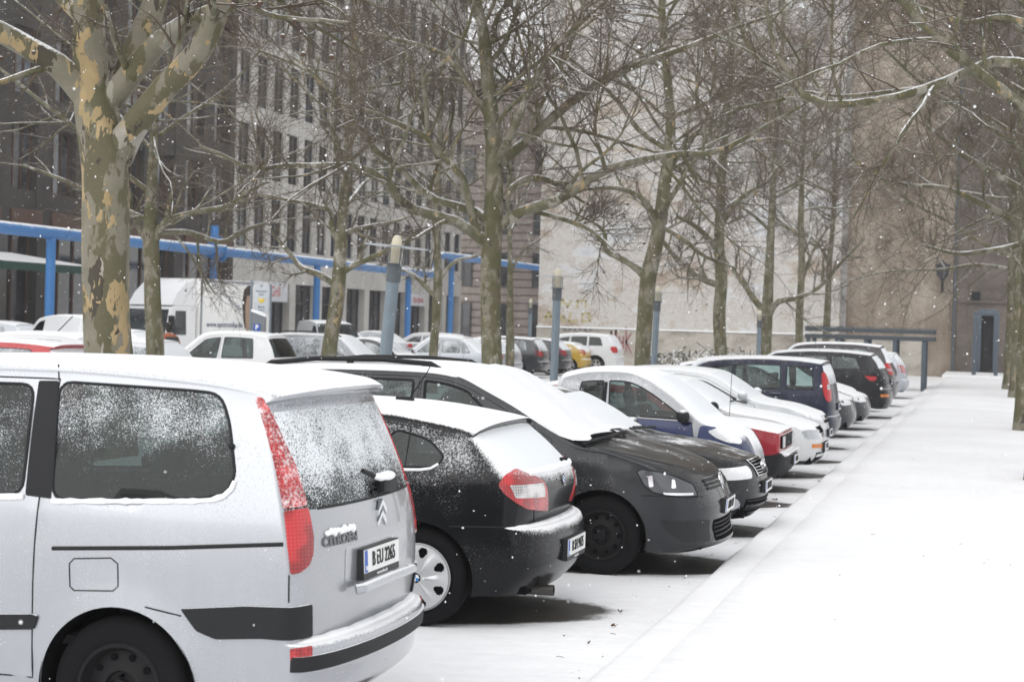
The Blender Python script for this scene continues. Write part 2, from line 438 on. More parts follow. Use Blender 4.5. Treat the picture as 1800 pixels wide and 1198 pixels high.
W_BR = M_wall('brown_render', [(.40, (.17, .13, .098)), (.5, (.29, .24, .19)), (.60, (.40, .345, .285))], .22, 1.0, 10, (1, 1, .7), .4, .15)
W_DK = M_wall('old_masonry', [(.34, (.055, .046, .040)), (.5, (.125, .105, .09)), (.66, (.20, .17, .145))], .4, 2, 12)
xl = float(ony(945, 573, 90)[0]); xm_ = float(ony(1475, 560, 90)[0]); xr_ = float(ony(1681, 560, 90)[0])
zl = float(ony(1200, 581, 89.8)[2])
w = thing('stained_wall', ((xl+xm_)/2, 90, 0), 'tall pale stained windowless gable wall behind the parked cars', 'wall')
cx_ = (xl+xm_)/2
M = MB(); M.b(xl-cx_, xm_-cx_, 0, 1.0, -.3, 34); M.build('wall', W_ST, w)
M = MB(); M.b(xl-cx_, xm_-cx_, -.22, 0.001, -.3, zl-.03); M.build('wall_base', W_LOW, w)
M = MB(); M.b(xl-cx_, xm_-cx_, -.30, -.001, zl-.028, zl+.05, .02); M.build('ledge', SNOWM, w)
YEL = M_plain('yellow_spray', (.46, .40, .20), .8, var=.25); REDS = M_plain('red_spray', (.30, .15, .15), .8, var=.3); GRS = M_plain('grey_spray', (.20, .19, .18), .8)
def strokes(M, ss, x0, z0, sx, sz, y, r):
    for s_ in ss:
        P = [(x0+a*sx, y, z0+b*sz) for a, b in s_]
        for p, q in zip(P, P[1:]):
            d = np.array(q)-np.array(p); L = np.linalg.norm(d)
            if L > 1e-6:
                t = d/L; n = np.array([-t[2], 0, t[0]])*r; p0 = np.array(p)-t*r*.6; q0 = np.array(q)+t*r*.6
                o = np.array([0, .0, 0]); f = np.array([0, -.004, 0])
                M.add([p0+n, q0+n, q0-n, p0-n, p0+n+f, q0+n+f, q0-n+f, p0-n+f], [(0, 1, 2, 3), (7, 6, 5, 4), (0, 4, 5, 1), (1, 5, 6, 2), (2, 6, 7, 3), (3, 7, 4, 0)])
p0 = ony(957, 565, 90)-np.array([cx_, 90, 0])
M = MB(); strokes(M, [[(0, .2), (.25, .9), (.5, .1)], [(.5, .5), (0, .45)], [(.8, .1), (.8, .9), (1.2, .5), (.8, .4), (1.25, .1)], [(1.6, .9), (1.5, .1), (2.0, .1)], [(2.3, .2), (2.3, .8), (2.7, .9), (2.8, .2), (2.3, .1)], [(.9, 1.4), (1.1, 2.1), (1.4, 1.4), (1.6, 2.0)], [(2.0, 1.4), (2.0, 2.0), (2.5, 2.0), (2.5, 1.5)]], p0[0], p0[2], .85, .55, -.003, .045); M.build('graffiti', YEL, w, smooth=False, label='faded yellow spray letters')
p0 = ony(1072, 616, 89.78)-np.array([cx_, 90, 0])
M = MB(); strokes(M, [[(0, 0), (.1, 1.2), (.4, .3), (.7, 1.3), (.8, .1)], [(1.1, .9), (1.2, .1), (1.6, .2), (1.6, .9)], [(1.1, .5), (1.55, .55)], [(1.9, 1.5), (2.0, 0)], [(2.5, 1.1), (1.95, .6), (2.6, -.1)]], p0[0], p0[2], .42, .8, -.224, .05); M.build('graffiti', REDS, w, smooth=False, label='faded red spray letters')
p0 = ony(990, 579, 89.78)-np.array([cx_, 90, 0])
M = MB(); strokes(M, [[(k*.8, 0), (k*.8+.2, .9), (k*.8+.5, .2+.3*(k % 2)), (k*.8+.3, .5)] for k in range(6)], p0[0], p0[2]-.15, .33, .3, -.224, .03); M.build('graffiti', GRS, w, smooth=False)

w = thing('brown_wall', ((xm_+xr_)/2, 90.6, 0), 'brown rendered blank wall with pale strip at its left edge', 'wall'); cx_ = (xm_+xr_)/2
M = MB(); M.b(xm_-cx_+.001, xr_-cx_, 0, .8, -.3, 34); M.build('wall', W_BR, w)
M = MB(); M.b(xm_-cx_-.02, xm_-cx_+.28, -.10, .0, 1.6, 34); M.build('edge_strip', M_plain('pale_render', (.36, .35, .34), .9, var=.2), w)
M = MB(); M.b(xm_-cx_+.3, xr_-cx_-1.6, -.12, .0, -.3, 1.7, .03); M.build('wall_base', W_LOW, w)
# wall lantern
p = ony(1657, 478, 90.0)
l = thing('wall_lantern', tuple(p), 'dark old lantern fixed high on the brown wall', 'lamp')
M = MB(); M.lathe([(.02, .55), (.16, .45), (.36, .36), (.34, .30), (.26, -.20), (.16, -.26), (.10, -.34), (.04, -.5)], (0, 0, 0), 'Z', 8); M.build('lantern_head', M_plain('lantern_metal', (.05, .05, .055), .5), l)
M = MB(); M.tube([(0, 0, -.5), (0, .02, -.85), (0, .55, -.95)], .06, 8); M.tube([(0, .05, -.7), (0, .55, -.35)], .035, 6); M.build('bracket', BLACK, l)
w = thing('old_wall', ((xr_+7)/2, 90.3, 0), 'dark old masonry wall with a doorway and small vent at the end of the pavement', 'wall'); cx_ = (xr_+7)/2
dl = float(ony(1718, 600, 90)[0])-cx_; dr = float(ony(1752, 600, 90)[0])-cx_
M = MB(); M.b(xr_-cx_+.001, dl, 0, 1, -.3, 34); M.b(dr, 9, 0, 1, -.3, 34); M.b(dl, dr, 0.002, 1, 3.1, 34); M.build('wall', W_DK, w)
M = MB(); M.b(dl, dr, .55, .65, 0, 3.1); M.build('door', M_plain('dark_door', (.02, .02, .022), .5), w)
M = MB(); M.b(dl-.02, dl+.16, -.06, .5, .2, 3.1, .02); M.b(dr-.16, dr+.02, -.06, .5, .2, 3.1, .02); M.b(dl-.02, dr+.02, -.07, .5, 3.08, 3.3, .02); M.build('door_frame', M_plain('bluegrey_steel', (.085, .105, .13), .5, .2, snow=(.8, 1.0)), w)
p = ony(1715, 521, 90.3); M = MB(); M.b(p[0]-cx_-.2, p[0]-cx_+.22, -.05, .1, p[2]-.22, p[2]+.22, .02); M.build('vent', BLACK, w)
p = ony(1700, 530, 90.3); M = MB(); M.b(xr_-cx_+.1, 6, -.12, .1, p[2]-.06, p[2]+.06, .02); M.build('cornice', W_DK, w)
M = MB(); M.tube([(xr_-.12, 90.2, 0.1), (xr_-.12, 90.2, 26)], .075, 8); tag(M.build('downpipe', M_plain('zinc_pipe', (.10, .115, .13), .5, .4)), 'thin grey downpipe between brown wall and old masonry', 'pipe')
q = ony(1712, 565, 85.5)
w = thing('gate_frame', (float(ony(1712, 640, 84)[0]), 84, .26), 'open bluish steel gate frame standing before the dark doorway', 'gate')
BG = MATS[('bluegrey_steel',)]
M = MB(); M.b(-.09, .09, -.09, .09, 0, 2.65, .01); M.build('post', BG, w); M = MB(); M.b(.86, 1.04, -.09, .09, 0, 2.65, .01); M.build('post', BG, w); M = MB(); M.b(-.09, 1.04, -.08, .08, 2.66, 2.84, .01); M.build('lintel', BG, w)

# ================================================================ street fronts on the left
def facade(root, y0, y1, z0, z1, bay, storey, ww, wh, wall, glass, frame, sill=.9, proud=.32, mull=1, band=None, xo=0., wname='window'):
    """front plane x=0 (root space) looking +x; returns the wall builder"""
    nb = max(1, int(round((y1-y0)/bay))); bay = (y1-y0)/nb; ns = max(1, int((z1-z0)/storey))
    M = MB(); M.b(-.9, -proud-.05, y0, y1, z0, z1)
    for b in range(nb+1):
        yc = y0+b*bay; a0 = max(y0, yc-(bay-ww)/2); a1 = min(y1, yc+(bay-ww)/2); M.b(-proud-.06, 0, a0, a1, z0, z1)
    for s_ in range(ns+1):
        za = z0+s_*storey; lo = max(z0, za-(storey-wh-sill)); hi = min(z1, za+sill)
        for b in range(nb):
            yc = y0+(b+.5)*bay; M.b(-proud-.06, -.045, yc-ww/2, yc+ww/2, lo, hi)
    wo = M.build('wall', wall, root, smooth=False)
    n = 0
    for s_ in range(ns):
        za = z0+s_*storey+sill
        if za+wh > z1: continue
        for b in range(nb):
            yc = y0+(b+.5)*bay
            M = MB(); M.b(-proud-.052, -proud-.03, yc-ww/2, yc+ww/2, za, za+wh); wi = M.build(wname, PV[int(WR.integers(0, len(PV)))] if glass is PANE else glass, root, smooth=False)
            M = MB(); t = .05
            M.b(-proud-.03, -proud+.05, yc-ww/2, yc-ww/2+t, za, za+wh); M.b(-proud-.03, -proud+.05, yc+ww/2-t, yc+ww/2, za, za+wh)
            M.b(-proud-.03, -proud+.05, yc-ww/2+t, yc+ww/2-t, za, za+t); M.b(-proud-.03, -proud+.05, yc-ww/2+t, yc+ww/2-t, za+wh-t, za+wh)
            for k in range(mull): yy = yc-ww/2+ww*(k+1)/(mull+1); M.b(-proud-.03, -proud+.04, yy-t/2, yy+t/2, za+t, za+wh-t)
            M.build('window_frame', frame, wi, smooth=False); n += 1
    return wo
def M_pane(name, base, rough=.08):
    m, nt, out = newmat(name); g = G(nt)
    c_ = g.mix(g.step(g.noise(.9, 2), .42, .62), base, tuple(min(1, x*2.6+.01) for x in base))
    nt.links.new(g.bsdf(c_, rough, 0, None, 0, .8), out.inputs[0]); return m
PANE = M_pane('street_pane', (.028, .031, .036)); PANE2 = M_pane('dark_pane', (.018, .019, .022))
PV = [PANE, PANE, PANE, PANE2, M_pane('blind_pane', (.11, .11, .105), .25), M_pane('sky_pane', (.075, .085, .095), .06)]; WR = np.random.default_rng(2)
STONE = M_wall('pale_stone', [(.34, (.36, .345, .32)), (.5, (.46, .445, .415)), (.66, (.54, .525, .495))], .5, 2, 15, (1, 1, .5), .15)
FX = -36.0
b = thing('stone_building', (FX, 83, 0), 'long office building of pale stone piers and dark windows with shops below', 'building')
FR = M_plain('dark_window_frame', (.03, .03, .032), .5)
facade(b, 0, 40, 4.9, 24.2, 2.22, 3.55, 1.42, 2.6, STONE, PANE, FR, .55, .16, 1)
# ground floor: broad shop windows between piers under a stone band
M = MB(); M.b(-.9, -.42, 0, 40, -.2, 4.88); M.b(-.5, .06, 0, 40, 3.72, 4.895)
for k in range(11): M.b(-.5, .06, max(0, k*4-.42), min(40, k*4+.42), -.2, 3.718)
for yy in np.arange(2.0, 40, 2.0): M.b(.055, .064, yy-.012, yy+.012, 3.75, 4.87)
M.build('shop_front', STONE, b, smooth=False)
for k in range(10):
    M = MB(); M.b(-.418, -.40, k*4+.42, k*4+3.58, .15, 3.718); wi = M.build('shop_window', PANE2, b, smooth=False)
    M = MB()
    for q in (0, 1, 2, 3): yy = k*4+.44+q*1.03; M.b(-.40, -.33, yy, yy+.07, .15, 3.718)
    M.b(-.40, -.33, k*4+.51, k*4+3.5, 2.7, 2.78); M.build('window_frame', FR, wi, smooth=False)
M = MB(); M.b(-1.1, .35, -.1, 40.2, 24.21, 24.7); M.build('roof_edge', M_plain('dark_roof', (.07, .07, .075), .7, snow=(.5, .9)), b)
def sign(y, z, w_, h_, col, txt=None, tcol=None, sz=.4):
    M = MB(); M.b(.07, .22, y-w_/2, y+w_/2, z-h_/2, z+h_/2, .02); s_ = M.build('sign', col, b)
    if txt:
        vs, fs = text_mb(txt, sz, .004, 1); M = MB(); M.add(place(vs, (.225, y, z), (0, 1, 0), (0, 0, 1), (1, 0, 0)), fs); M.build('sign_text', tcol, s_, smooth=False)
SIGNW = M_plain('sign_white', (.55, .56, .58), .5); SRED = M_plain('sign_red', (.45, .06, .06), .5)
sign(5.2, 3.25, 3.4, 1.0, SIGNW, 'Grill', SRED, .75); sign(2.9, 3.3, .9, 1.0, SIGNW)
sign(29.6, 3.3, 3.0, .8, SIGNW, 'Apotheke', SRED, .55)
# dark building
b = thing('dark_building', (FX, 46, 0), 'dark grey office building with rust brown window strips left of the pale stone building', 'building')
DKW = M_wall('dark_cladding', [(.34, (.030, .026, .023)), (.5, (.046, .041, .037)), (.66, (.066, .059, .053))], .4, 2, 12, (1, 1, .4), .1)
RUST = M_plain('rust_frame', (.085, .046, .031), .6, var=.35, vs=3)
facade(b, 0, 37, 6.0, 24.5, 3.08, 3.7, 1.95, 2.55, DKW, PANE, RUST, .6, .35, 2)
M = MB(); M.b(-.9, -.4, 0, 37, -.2, 5.98); 
for k in range(7): M.b(-.5, .05, max(0, k*6.16-.5), min(37, k*6.16+.5), -.2, 5.0)
M.b(-.5, .08, 0, 37, 5.0, 5.99); M.build('shop_front', DKW, b, smooth=False)
for k in range(6):
    M = MB(); M.b(-.398, -.38, k*6.16+.5, k*6.16+5.66, .1, 5.0); wi = M.build('shop_window', M_pane('black_pane', (.010, .010, .012)) if k == 0 else bpy.data.materials['black_pane'], b, smooth=False)
    M = MB()
    for q in range(5): yy = k*6.16+.55+q*1.26; M.b(-.38, -.30, yy, yy+.07, .1, 5.0)
    M.build('window_frame', RUST, wi, smooth=False)
for k in range(12):
    M = MB(); M.b(.09, .20, k*3.08+.4, k*3.08+2.7, 5.15, 5.85, .02); M.build('spandrel_panel', RUST, b, smooth=False)
# canopy of the shop, green with snow
p0 = onx(22, 444, -35.9); p1 = onx(5, 470, -33.6); p2 = onx(172, 470, -33.6); y0_, y1_, y2_ = p0[1]-46, p1[1]-46, p2[1]-46; zt_, zb_ = p0[2], p2[2]
M = MB(); M.add([(.05, y1_-4, zt_), (.05, y2_-2.5, zt_), (2.4, y2_, zb_), (2.4, y1_, zb_), (.05, y1_-4, zt_-.2), (.05, y2_-2.5, zt_-.2), (2.4, y2_, zb_-.3), (2.4, y1_, zb_-.3)], [(0, 3, 2, 1), (4, 5, 6, 7), (0, 1, 5, 4), (1, 2, 6, 5), (2, 3, 7, 6), (3, 0, 4, 7)])
M.build('awning', M_plain('green_awning', (.02, .06, .045), .7, snow=(.35, .6, .2, .3)), b, smooth=False, fixn=True)
# pinkish rusticated block
PK = M_wall('pink_stone', [(.34, (.20, .165, .145)), (.5, (.27, .225, .20)), (.66, (.33, .285, .26))], .5, 2, 12, (1, 1, .6), .15)
b = thing('corner_building', (-27, 127, 0), 'pinkish brown banded stone building far behind between office block and gable wall', 'building')
M = MB(); M.b(-12, 8, 0, 8, -.2, 19.5)
for k in range(26): M.b(-12.05, 8.05, -.12, 0.0, .1+k*.56, .1+k*.56+.44)
M.b(-12.3, 8.3, -.5, -.12, 14.75, 15.2)
M.build('wall', PK, b, smooth=False)
for s_ in range(4):
    for k in range(7):
        x = -10.5+k*2.9; M = MB(); M.b(x, x+1.15, -.16, -.10, .9+s_*3.7, 3.3+s_*3.7); wi = M.build('window', PANE2, b, smooth=False)
        M = MB(); M.b(x+.54, x+.61, -.19, -.161, .9+s_*3.7, 3.3+s_*3.7); M.b(x-.08, x, -.24, -.10, .85+s_*3.7, 3.35+s_*3.7); M.b(x+1.15, x+1.23, -.24, -.10, .85+s_*3.7, 3.35+s_*3.7); M.build('window_frame', FR, wi, smooth=False)
# ------------------------------------------------------------------ cars
def cr_spline(P, sub):
    """Catmull-Rom through rows of P; returns (params, samples)"""
    P = np.array(P, float); n = len(P); out = []; ss = []
    for i in range(n-1):
        p0, p1, p2, p3 = P[max(i-1, 0)], P[i], P[i+1], P[min(i+2, n-1)]
        for k in range(sub):
            t = k/sub
            m1 = (p2-p0)*.5*.8; m2 = (p3-p1)*.5*.8
            # keep tangents short where neighbours are far apart
            L = np.linalg.norm((p2-p1)[:2])+1e-6
            for m in (m1, m2):
                q = np.linalg.norm(m[:2]); 
                if q > 1.0*L: m *= 1.0*L/q
            h = (2*t**3-3*t*t+1)*p1+(t**3-2*t*t+t)*m1+(-2*t**3+3*t*t)*p2+(t**3-t*t)*m2
            out.append(h); ss.append(i+t)
    out.append(P[-1]); ss.append(n-1)
    return np.array(ss), np.array(out)
PP = np.polyfit([0, .3, .6, .85, 1.0], [.925, .985, 1.0, .988, .962], 4)

def smooth_poly(Q, k):
    Q = np.asarray(Q); d = np.concatenate([[0], np.cumsum(np.linalg.norm(np.diff(Q, axis=0), axis=1))]); t = np.linspace(0, d[-1], k)
    return np.stack([np.interp(t, d, Q[:, i]) for i in range(Q.shape[1])], 1)
class Car:
    def __init__(s, sp, root, det):
        s.sp = sp; s.root = root; s.det = det; s.L = sp['L']; s.W = sp['W']
        sub = {0: 7, 1: 5, 2: 3}[det]; s.g = {0: .06, 1: .085, 2: .15}[det]
        s.S, S5 = cr_spline(sp['prof'], sub)
        s.C = S5[:, 0:2]; s.E = S5[:, 2:4]; s.p = S5[:, 4]
        s.belt = np.array(sp['belt'])
        Wf = s.Y(s.E[:, 0], s.E[:, 1])
        nh = {0: 9, 1: 7, 2: 4}[det]; ng = {0: 7, 1: 5, 2: 3}[det]
        rows = []
        s.H = None
        for i in range(len(s.S)):
            p = s.p[i]; h0 = np.linspace(0, .86, nh); g0 = 1-(1-h0**p)**(1/p)
            g1 = np.linspace(g0[-1], 1, ng+1)[1:]; g1 = g0[-1]+(1-g0[-1])*((g1-g0[-1])/(1-g0[-1]))**.8
            h1 = (1-np.clip(1-g1, 0, 1)**p)**(1/p)
            h = np.concatenate([h0, h1]); gg = np.concatenate([g0, g1])
            h = np.concatenate([-h[:0:-1], h]); gg = np.concatenate([gg[:0:-1], gg])
            x = s.C[i, 0]+(s.E[i, 0]-s.C[i, 0])*gg; z = s.C[i, 1]+(s.E[i, 1]-s.C[i, 1])*gg
            rows.append(np.stack([x, Wf[i]*h, z], 1)); s.H = h
        s.R = np.array(rows)
        s.arches = [(sp['wf'], sp['wr'], sp['arch']), (sp['wb'], sp['wr'], sp['arch'])]
        s._hull()
    def zb(s, x): return np.interp(x, s.belt[:, 0], s.belt[:, 1])
    def Y(s, x, z):
        sp = s.sp; x = np.asarray(x, float); z = np.asarray(z, float); L = s.L
        xf, tf, xr, tr = sp.get('taper', (1.1, .10, 1.0, .09))
        wp = s.W/2*(1-tf*np.clip((xf-x)/xf, 0, 1.2)**2.0-tr*np.clip((x-(L-xr))/xr, 0, 1.2)**2.0)
        zb = s.zb(x); u = np.clip((z-.2)/(zb-.2), -.1, 1)
        low = wp*np.polyval(PP, u)
        dz = np.clip(z-zb, 0, None)
        y = low-dz*sp.get('tum', .30)-dz*dz*.12
        for ax, az, r in ((sp['wf'], sp['wr'], sp['arch']), (sp['wb'], sp['wr'], sp['arch'])):
            d = np.hypot(x-ax, z-az)
            y = y+sp.get('flare', .012)*np.exp(-((d-r)/.07)**2)*np.clip(1.6-u*1.2, 0, 1)
        return y
    def bottom(s):
        """sill line from the rear end to the front end with wheel arches"""
        sp = s.sp; zs = sp.get('sill', .21); pts = []
        def arc(ax, az, r):
            a0 = math.asin(max(-1, min(1, (zs-az)/r)))
            return [(ax+r*cos(a), az+r*sin(a)) for a in np.linspace(a0, pi-a0, 30 if s.det == 0 else (20 if s.det == 1 else 12))]
        pts += arc(sp['wb'], sp['wr'], sp['arch']); pts += arc(sp['wf'], sp['wr'], sp['arch'])
        return pts
    def boundary(s):
        B = [tuple(e) for e in s.E]
        o = [B[0]]
        for b in B[1:]:
            if math.hypot(b[0]-o[-1][0], b[1]-o[-1][1]) > 1e-5: o.append(b)
        return o+s.bottom()
    def topz(s, x):
        E = s.E; k = np.argmax(E[:, 1]); lo = s.sp.get('roof_rng', (0, len(E)))
        xs = E[:, 0]; zs = E[:, 1]
        # highest crossing of the edge curve
        x = np.atleast_1d(x); out = np.full(len(x), -1.)
        for i in range(len(xs)-1):
            a, b = xs[i], xs[i+1]
            if abs(b-a) < 1e-9: continue
            t = (x-a)/(b-a); m = (t >= 0) & (t <= 1); z = zs[i]+(zs[i+1]-zs[i])*t
            out = np.where(m & (z > out), z, out)
        return out
    def _hull(s):
        R = s.R; n, m, _ = R.shape; V = list(map(tuple, R.reshape(-1, 3)))
        F = [(i*m+j, (i+1)*m+j, (i+1)*m+j+1, i*m+j+1) for i in range(n-1) for j in range(m-1)]
        B = s.boundary()
        # hull without arch notches so that patches near them still land
        P, T = cdt(B, .12)
        y = s.Y(P[:, 0], P[:, 1])
        for sg in (-1, 1):
            o = len(V); V += [(a[0], sg*b, a[1]) for a, b in zip(P, y)]
            F += [tuple(t+o) if sg < 0 else tuple(t[::-1]+o) for t in T]
        s.bvh = BVHTree.FromPolygons([Vector(v) for v in V], [tuple(map(int, f)) for f in F])
    def hit(s, A, z, az):
        al = radians(az); a = Vector((cos(al), sin(al), 0)); vd = Vector((sin(al), -cos(al), 0))
        c = Vector((s.L/2, 0, 0)); c0 = c-a*(c.dot(a))
        o = a*A+c0-vd*(c0.dot(vd))+vd*c.dot(vd)+vd*6+Vector((0, 0, z))
        h = s.bvh.ray_cast(o, -vd)
        if h[0] is None:
            h = s.bvh.find_nearest(o-vd*(6-s.L*.45*abs(sin(al))-s.W*.4*abs(cos(al))))
        n = h[1]
        if n.dot(vd) < 0: n = -n
        return h[0], n
    def px(s, pts):
        """points of the photograph -> places on this car's skin (near side)"""
        rt = s.root; rz = rt.rotation_euler.z; k = rt.scale[0]; Mi = Matrix.Rotation(-rz, 3, 'Z'); out = []
        o = (Mi @ (Vector(CP)-rt.location))/k
        for a, b in pts:
            d = (Mi @ Vector(ray(a, b))).normalized(); h = s.bvh.ray_cast(o, d)
            if h[0] is None:
                best = None
                for t in np.linspace((Vector((s.L/2, 0, .7))-o).length/1-3, (Vector((s.L/2, 0, .7))-o).length+3, 60):
                    q = s.bvh.find_nearest(o+d*t)
                    if best is None or q[3] < best[1]: best = (q[0], q[3])
                h = best
            p = h[0]; out.append((p.x, -abs(p.y), p.z))
        return out
    def band(s, z0, z1, off, name, mat, ylim=9, s_from=0, front=False):
        """raised strip running round the bumper between two heights"""
        i0 = s_from; R = s.R; n = len(R); zc = R[:, R.shape[1]//2, 2]
        rows = []
        for z in (z0, z1):
            rng_ = range(0, n-1) if front else range(n-2, -1, -1)
            for i in rng_:
                if (zc[i]-z)*(zc[i+1]-z) <= 0 and abs(zc[i]-zc[i+1]) > 1e-6:
                    t = (z-zc[i])/(zc[i+1]-zc[i]); rows.append(R[i]*(1-t)+R[i+1]*t); break
        A, B = rows; m = len(A); cen = np.array([s.L/2, 0, 0])
        d = A*np.array([1, 1, 0])-cen*np.array([1, 0, 0]); d[:, 0] *= .5; d /= np.linalg.norm(d, axis=1)[:, None]
        vs = [A+d*off, B+d*off, B-d*.02, A-d*.02]; V = np.concatenate(vs)
        fs = [(k*m+j, k*m+j+1, ((k+1) % 4)*m+j+1, ((k+1) % 4)*m+j) for k in range(4) for j in range(m-1)]+[(0, m, 2*m, 3*m), (m-1, 4*m-1, 3*m-1, 2*m-1)]
        M = MB(); M.add(V, fs); return M.build(name, mat, s.root, fixn=True)
    def ledge_snow(s, z, inset, r, name='snow_ridge', lift=.0):
        R = s.R; n = len(R); zc = R[:, R.shape[1]//2, 2]
        for i in range(n-2, -1, -1):
            if (zc[i]-z)*(zc[i+1]-z) <= 0 and abs(zc[i]-zc[i+1]) > 1e-6:
                t = (z-zc[i])/(zc[i+1]-zc[i]); A = R[i]*(1-t)+R[i+1]*t; break
        cen = np.array([s.L*.5, 0, 0]); d = A*np.array([1, 1, 0])-cen; d[:, 1] *= .6; d /= np.linalg.norm(d, axis=1)[:, None]
        Q = A-d*inset; Q[:, 2] += lift+.002*np.sin(np.arange(len(Q))*2.1); Q = Q[2:-2]; q = smooth_poly(Q, 46)
        M = MB(); M.tube(q, [r*(1+.10*sin(k*1.3)*sin(k*.47+1))*min(1, .25+.25*min(k, 45-k)) for k in range(46)], 8); return M.build(name, SNOWM, s.root)
    def AZ(s, pts, az):
        al = radians(az); return [(p[0]*cos(al)+p[1]*sin(al), p[2]) for p in pts]
    def patch(s, outl, az, off=.004, th=.012, g=.05, rnd=0, sides=(-1,), mb=None, name=None, mat=None, parent=None, dens=.04, label=None):
        """a raised panel following the body inside an outline given near the surface"""
        if len(outl[0]) == 3: outl = s.AZ(outl, az)
        if rnd: outl = round_poly(outl, rnd)
        outl = densify(outl, dens)
        V2, F = cdt(outl, g)
        top = []; bot = []
        for A, z in V2:
            p, n = s.hit(A, z, az); top.append(np.array(p+n*off)); bot.append(np.array(p-n*th))
        cnt = {}
        for f in F:
            for a, b in ((f[0], f[1]), (f[1], f[2]), (f[2], f[0])): cnt[(a, b)] = cnt.get((a, b), 0)+1
        bd = [e for e in cnt if (e[1], e[0]) not in cnt]
        objs = []
        for sg in sides:
            M = mb or MB(); n = len(top); k = np.array([1, -sg, 1.]) if sg > 0 else np.array([1, 1, 1.])
            vs = [p*k for p in top]+[p*k for p in bot]
            fs = [tuple(f) for f in F]+[(e[1], e[0], n+e[0], n+e[1]) for e in bd]
            if sg > 0: fs = [f[::-1] for f in fs]
            M.add(vs, fs)
            if mb is None: objs.append(M.build(name, mat, parent or s.root, ang=50, label=label))
        return objs
    def trace(s, pts, az, r=.0035, off=0., closed=False, mat=None, name=None, sides=(-1, 1), mb=None, n=5, dens=.05, parent=None):
        if len(pts[0]) == 3: pts = s.AZ(pts, az)
        pts = densify(pts, dens, closed)
        Q = []
        for A, z in pts:
            p, nn = s.hit(A, z, az); Q.append(np.array(p+nn*off))
        if closed: Q += [Q[0], Q[1]]
        M = mb or MB()
        for sg in sides: M.tube([q*np.array([1, 1 if sg < 0 else -1, 1]) for q in Q], r, n)
        if mb is None:
            if len(sides) == 1: return M.build(name, mat, parent or s.root)
            for sg in sides: N = MB(); N.tube([q*np.array([1, 1 if sg < 0 else -1, 1]) for q in Q], r, n); N.build(name, mat, parent or s.root)
        return M
    def sidepts(s, pts, off=0.): 
        A = np.array(pts); y = s.Y(A[:, 0], A[:, 1])+off
        return [np.array([a[0], -b, a[1]]) for a, b in zip(A, y)]
    def sidetrace(s, pts, r, off, mb, closed=False, n=5, sides=(-1, 1)):
        P = densify(pts, .05, closed); Q = s.sidepts(P, off)
        if closed: Q += [Q[0], Q[1]]
        for sg in sides: mb.tube([q*np.array([1, 1 if sg < 0 else -1, 1]) for q in Q], r, n)
        return mb
    # ---- build everything
    def make(s):
        sp = s.sp; rt = s.root; det = s.det
        paint = sp['paint']; bmat = sp.get('bumper', paint)
        gside = sp.get('gside', GL_SIDE if det < 2 else GL_FAR); gws = sp.get('gws', GL_WS if det < 2 else GL_FARWS); grw = sp.get('grw', gws)
        # outlines of windows and doors in side view
        wins = []
        for w in [[(p[0], p[2]) for p in s.px(q)] for q in sp.get('winpx', [])]+list(sp['windows']):
            if isinstance(w[0], (int, float)):
                xb0, xt0, xb1, xt1 = w[:4]; top_in = sp.get('top_in', .075)
                n = 14; bz = lambda x: float(s.zb(x))+.02
                lo = [(x, bz(x)) for x in np.linspace(xb0, xb1, n)]
                up = []
                for t in np.linspace(1, 0, n):
                    x = xt0+(xt1-xt0)*t; z = float(s.topz(x)[0])-top_in; up.append((x, max(z, bz(x)+.012)))
                poly = lo+up
                cl = [poly[0]]
                for q in poly[1:]:
                    if math.hypot(q[0]-cl[-1][0], q[1]-cl[-1][1]) > .012: cl.append(q)
                poly = round_poly(cl, .045, 3) if det < 2 else cl
            else:
                poly = round_poly(w, sp.get('win_r', .08), 4)
            q = [poly[0]]
            for a in poly[1:]:
                if math.hypot(a[0]-q[-1][0], a[1]-q[-1][1]) > .004: q.append(a)
            if math.hypot(q[0][0]-q[-1][0], q[0][1]-q[-1][1]) < .004: q.pop()
            wins.append(q)
        doors = []
        for d in sp.get('doors', []):
            if not isinstance(d[0], (int, float)): doors.append(list(d)); continue
            xa, xb = d[0], d[1]; zl = d[2] if len(d) > 2 else .33; n = 16
            zt = lambda x: float(s.topz(x)[0])-.028
            xs = np.linspace(xa, xb, n); dp = [(xa, zl), (xb, zl)]
            sl = d[3] if len(d) > 3 else 0.; sl0 = d[4] if len(d) > 4 else 0.
            up = []
            for x in xs[::-1]: up.append((x, zt(x)))
            dp += up
            if sl or sl0:
                dp = [(x+(sl*(max(0, z-float(s.zb(x))))*(x-xa)/(xb-xa))+sl0*max(0, z-float(s.zb(x)))*(xb-x)/(xb-xa), z) for x, z in dp]
            doors.append([q for q in dp])
        B = s.boundary()
        bz = sp.get('bump_z', (.58, .60))
        extra = [(w, True) for w in wins]+[(densify(d, .15), True) for d in doors]
        P, T = cdt(B, s.g, extra); c = P[T].mean(1); y = s.Y(P[:, 0], P[:, 1])
        cls = np.zeros(len(T), int)
        for i, d in enumerate(doors): cls[pip(d, c)] = 100+i
        frontb = (c[:, 0] < sp['wf']-sp['arch']*.93) & (c[:, 1] < bz[0]); cls[frontb] = 50
        rearb = (c[:, 0] > sp['wb']+sp['arch']*.93) & (c[:, 1] < bz[1]); cls[rearb] = 51
        for i, w in enumerate(wins): cls[pip(w, c)] = 10+i
        def side_faces(k, sg, M):
            m = cls == k
            if not m.any(): return M
            idx = np.unique(T[m]); mp = -np.ones(len(P), int); mp[idx] = np.arange(len(idx))
            vs = [(P[i, 0], sg*y[i], P[i, 1]) for i in idx]; fs = [tuple(mp[t]) if sg < 0 else tuple(mp[t][::-1]) for t in T[m]]
            return M.add(vs, fs)
        # ribbon
        R = s.R; n, m, _ = R.shape; H = s.H; S = s.S
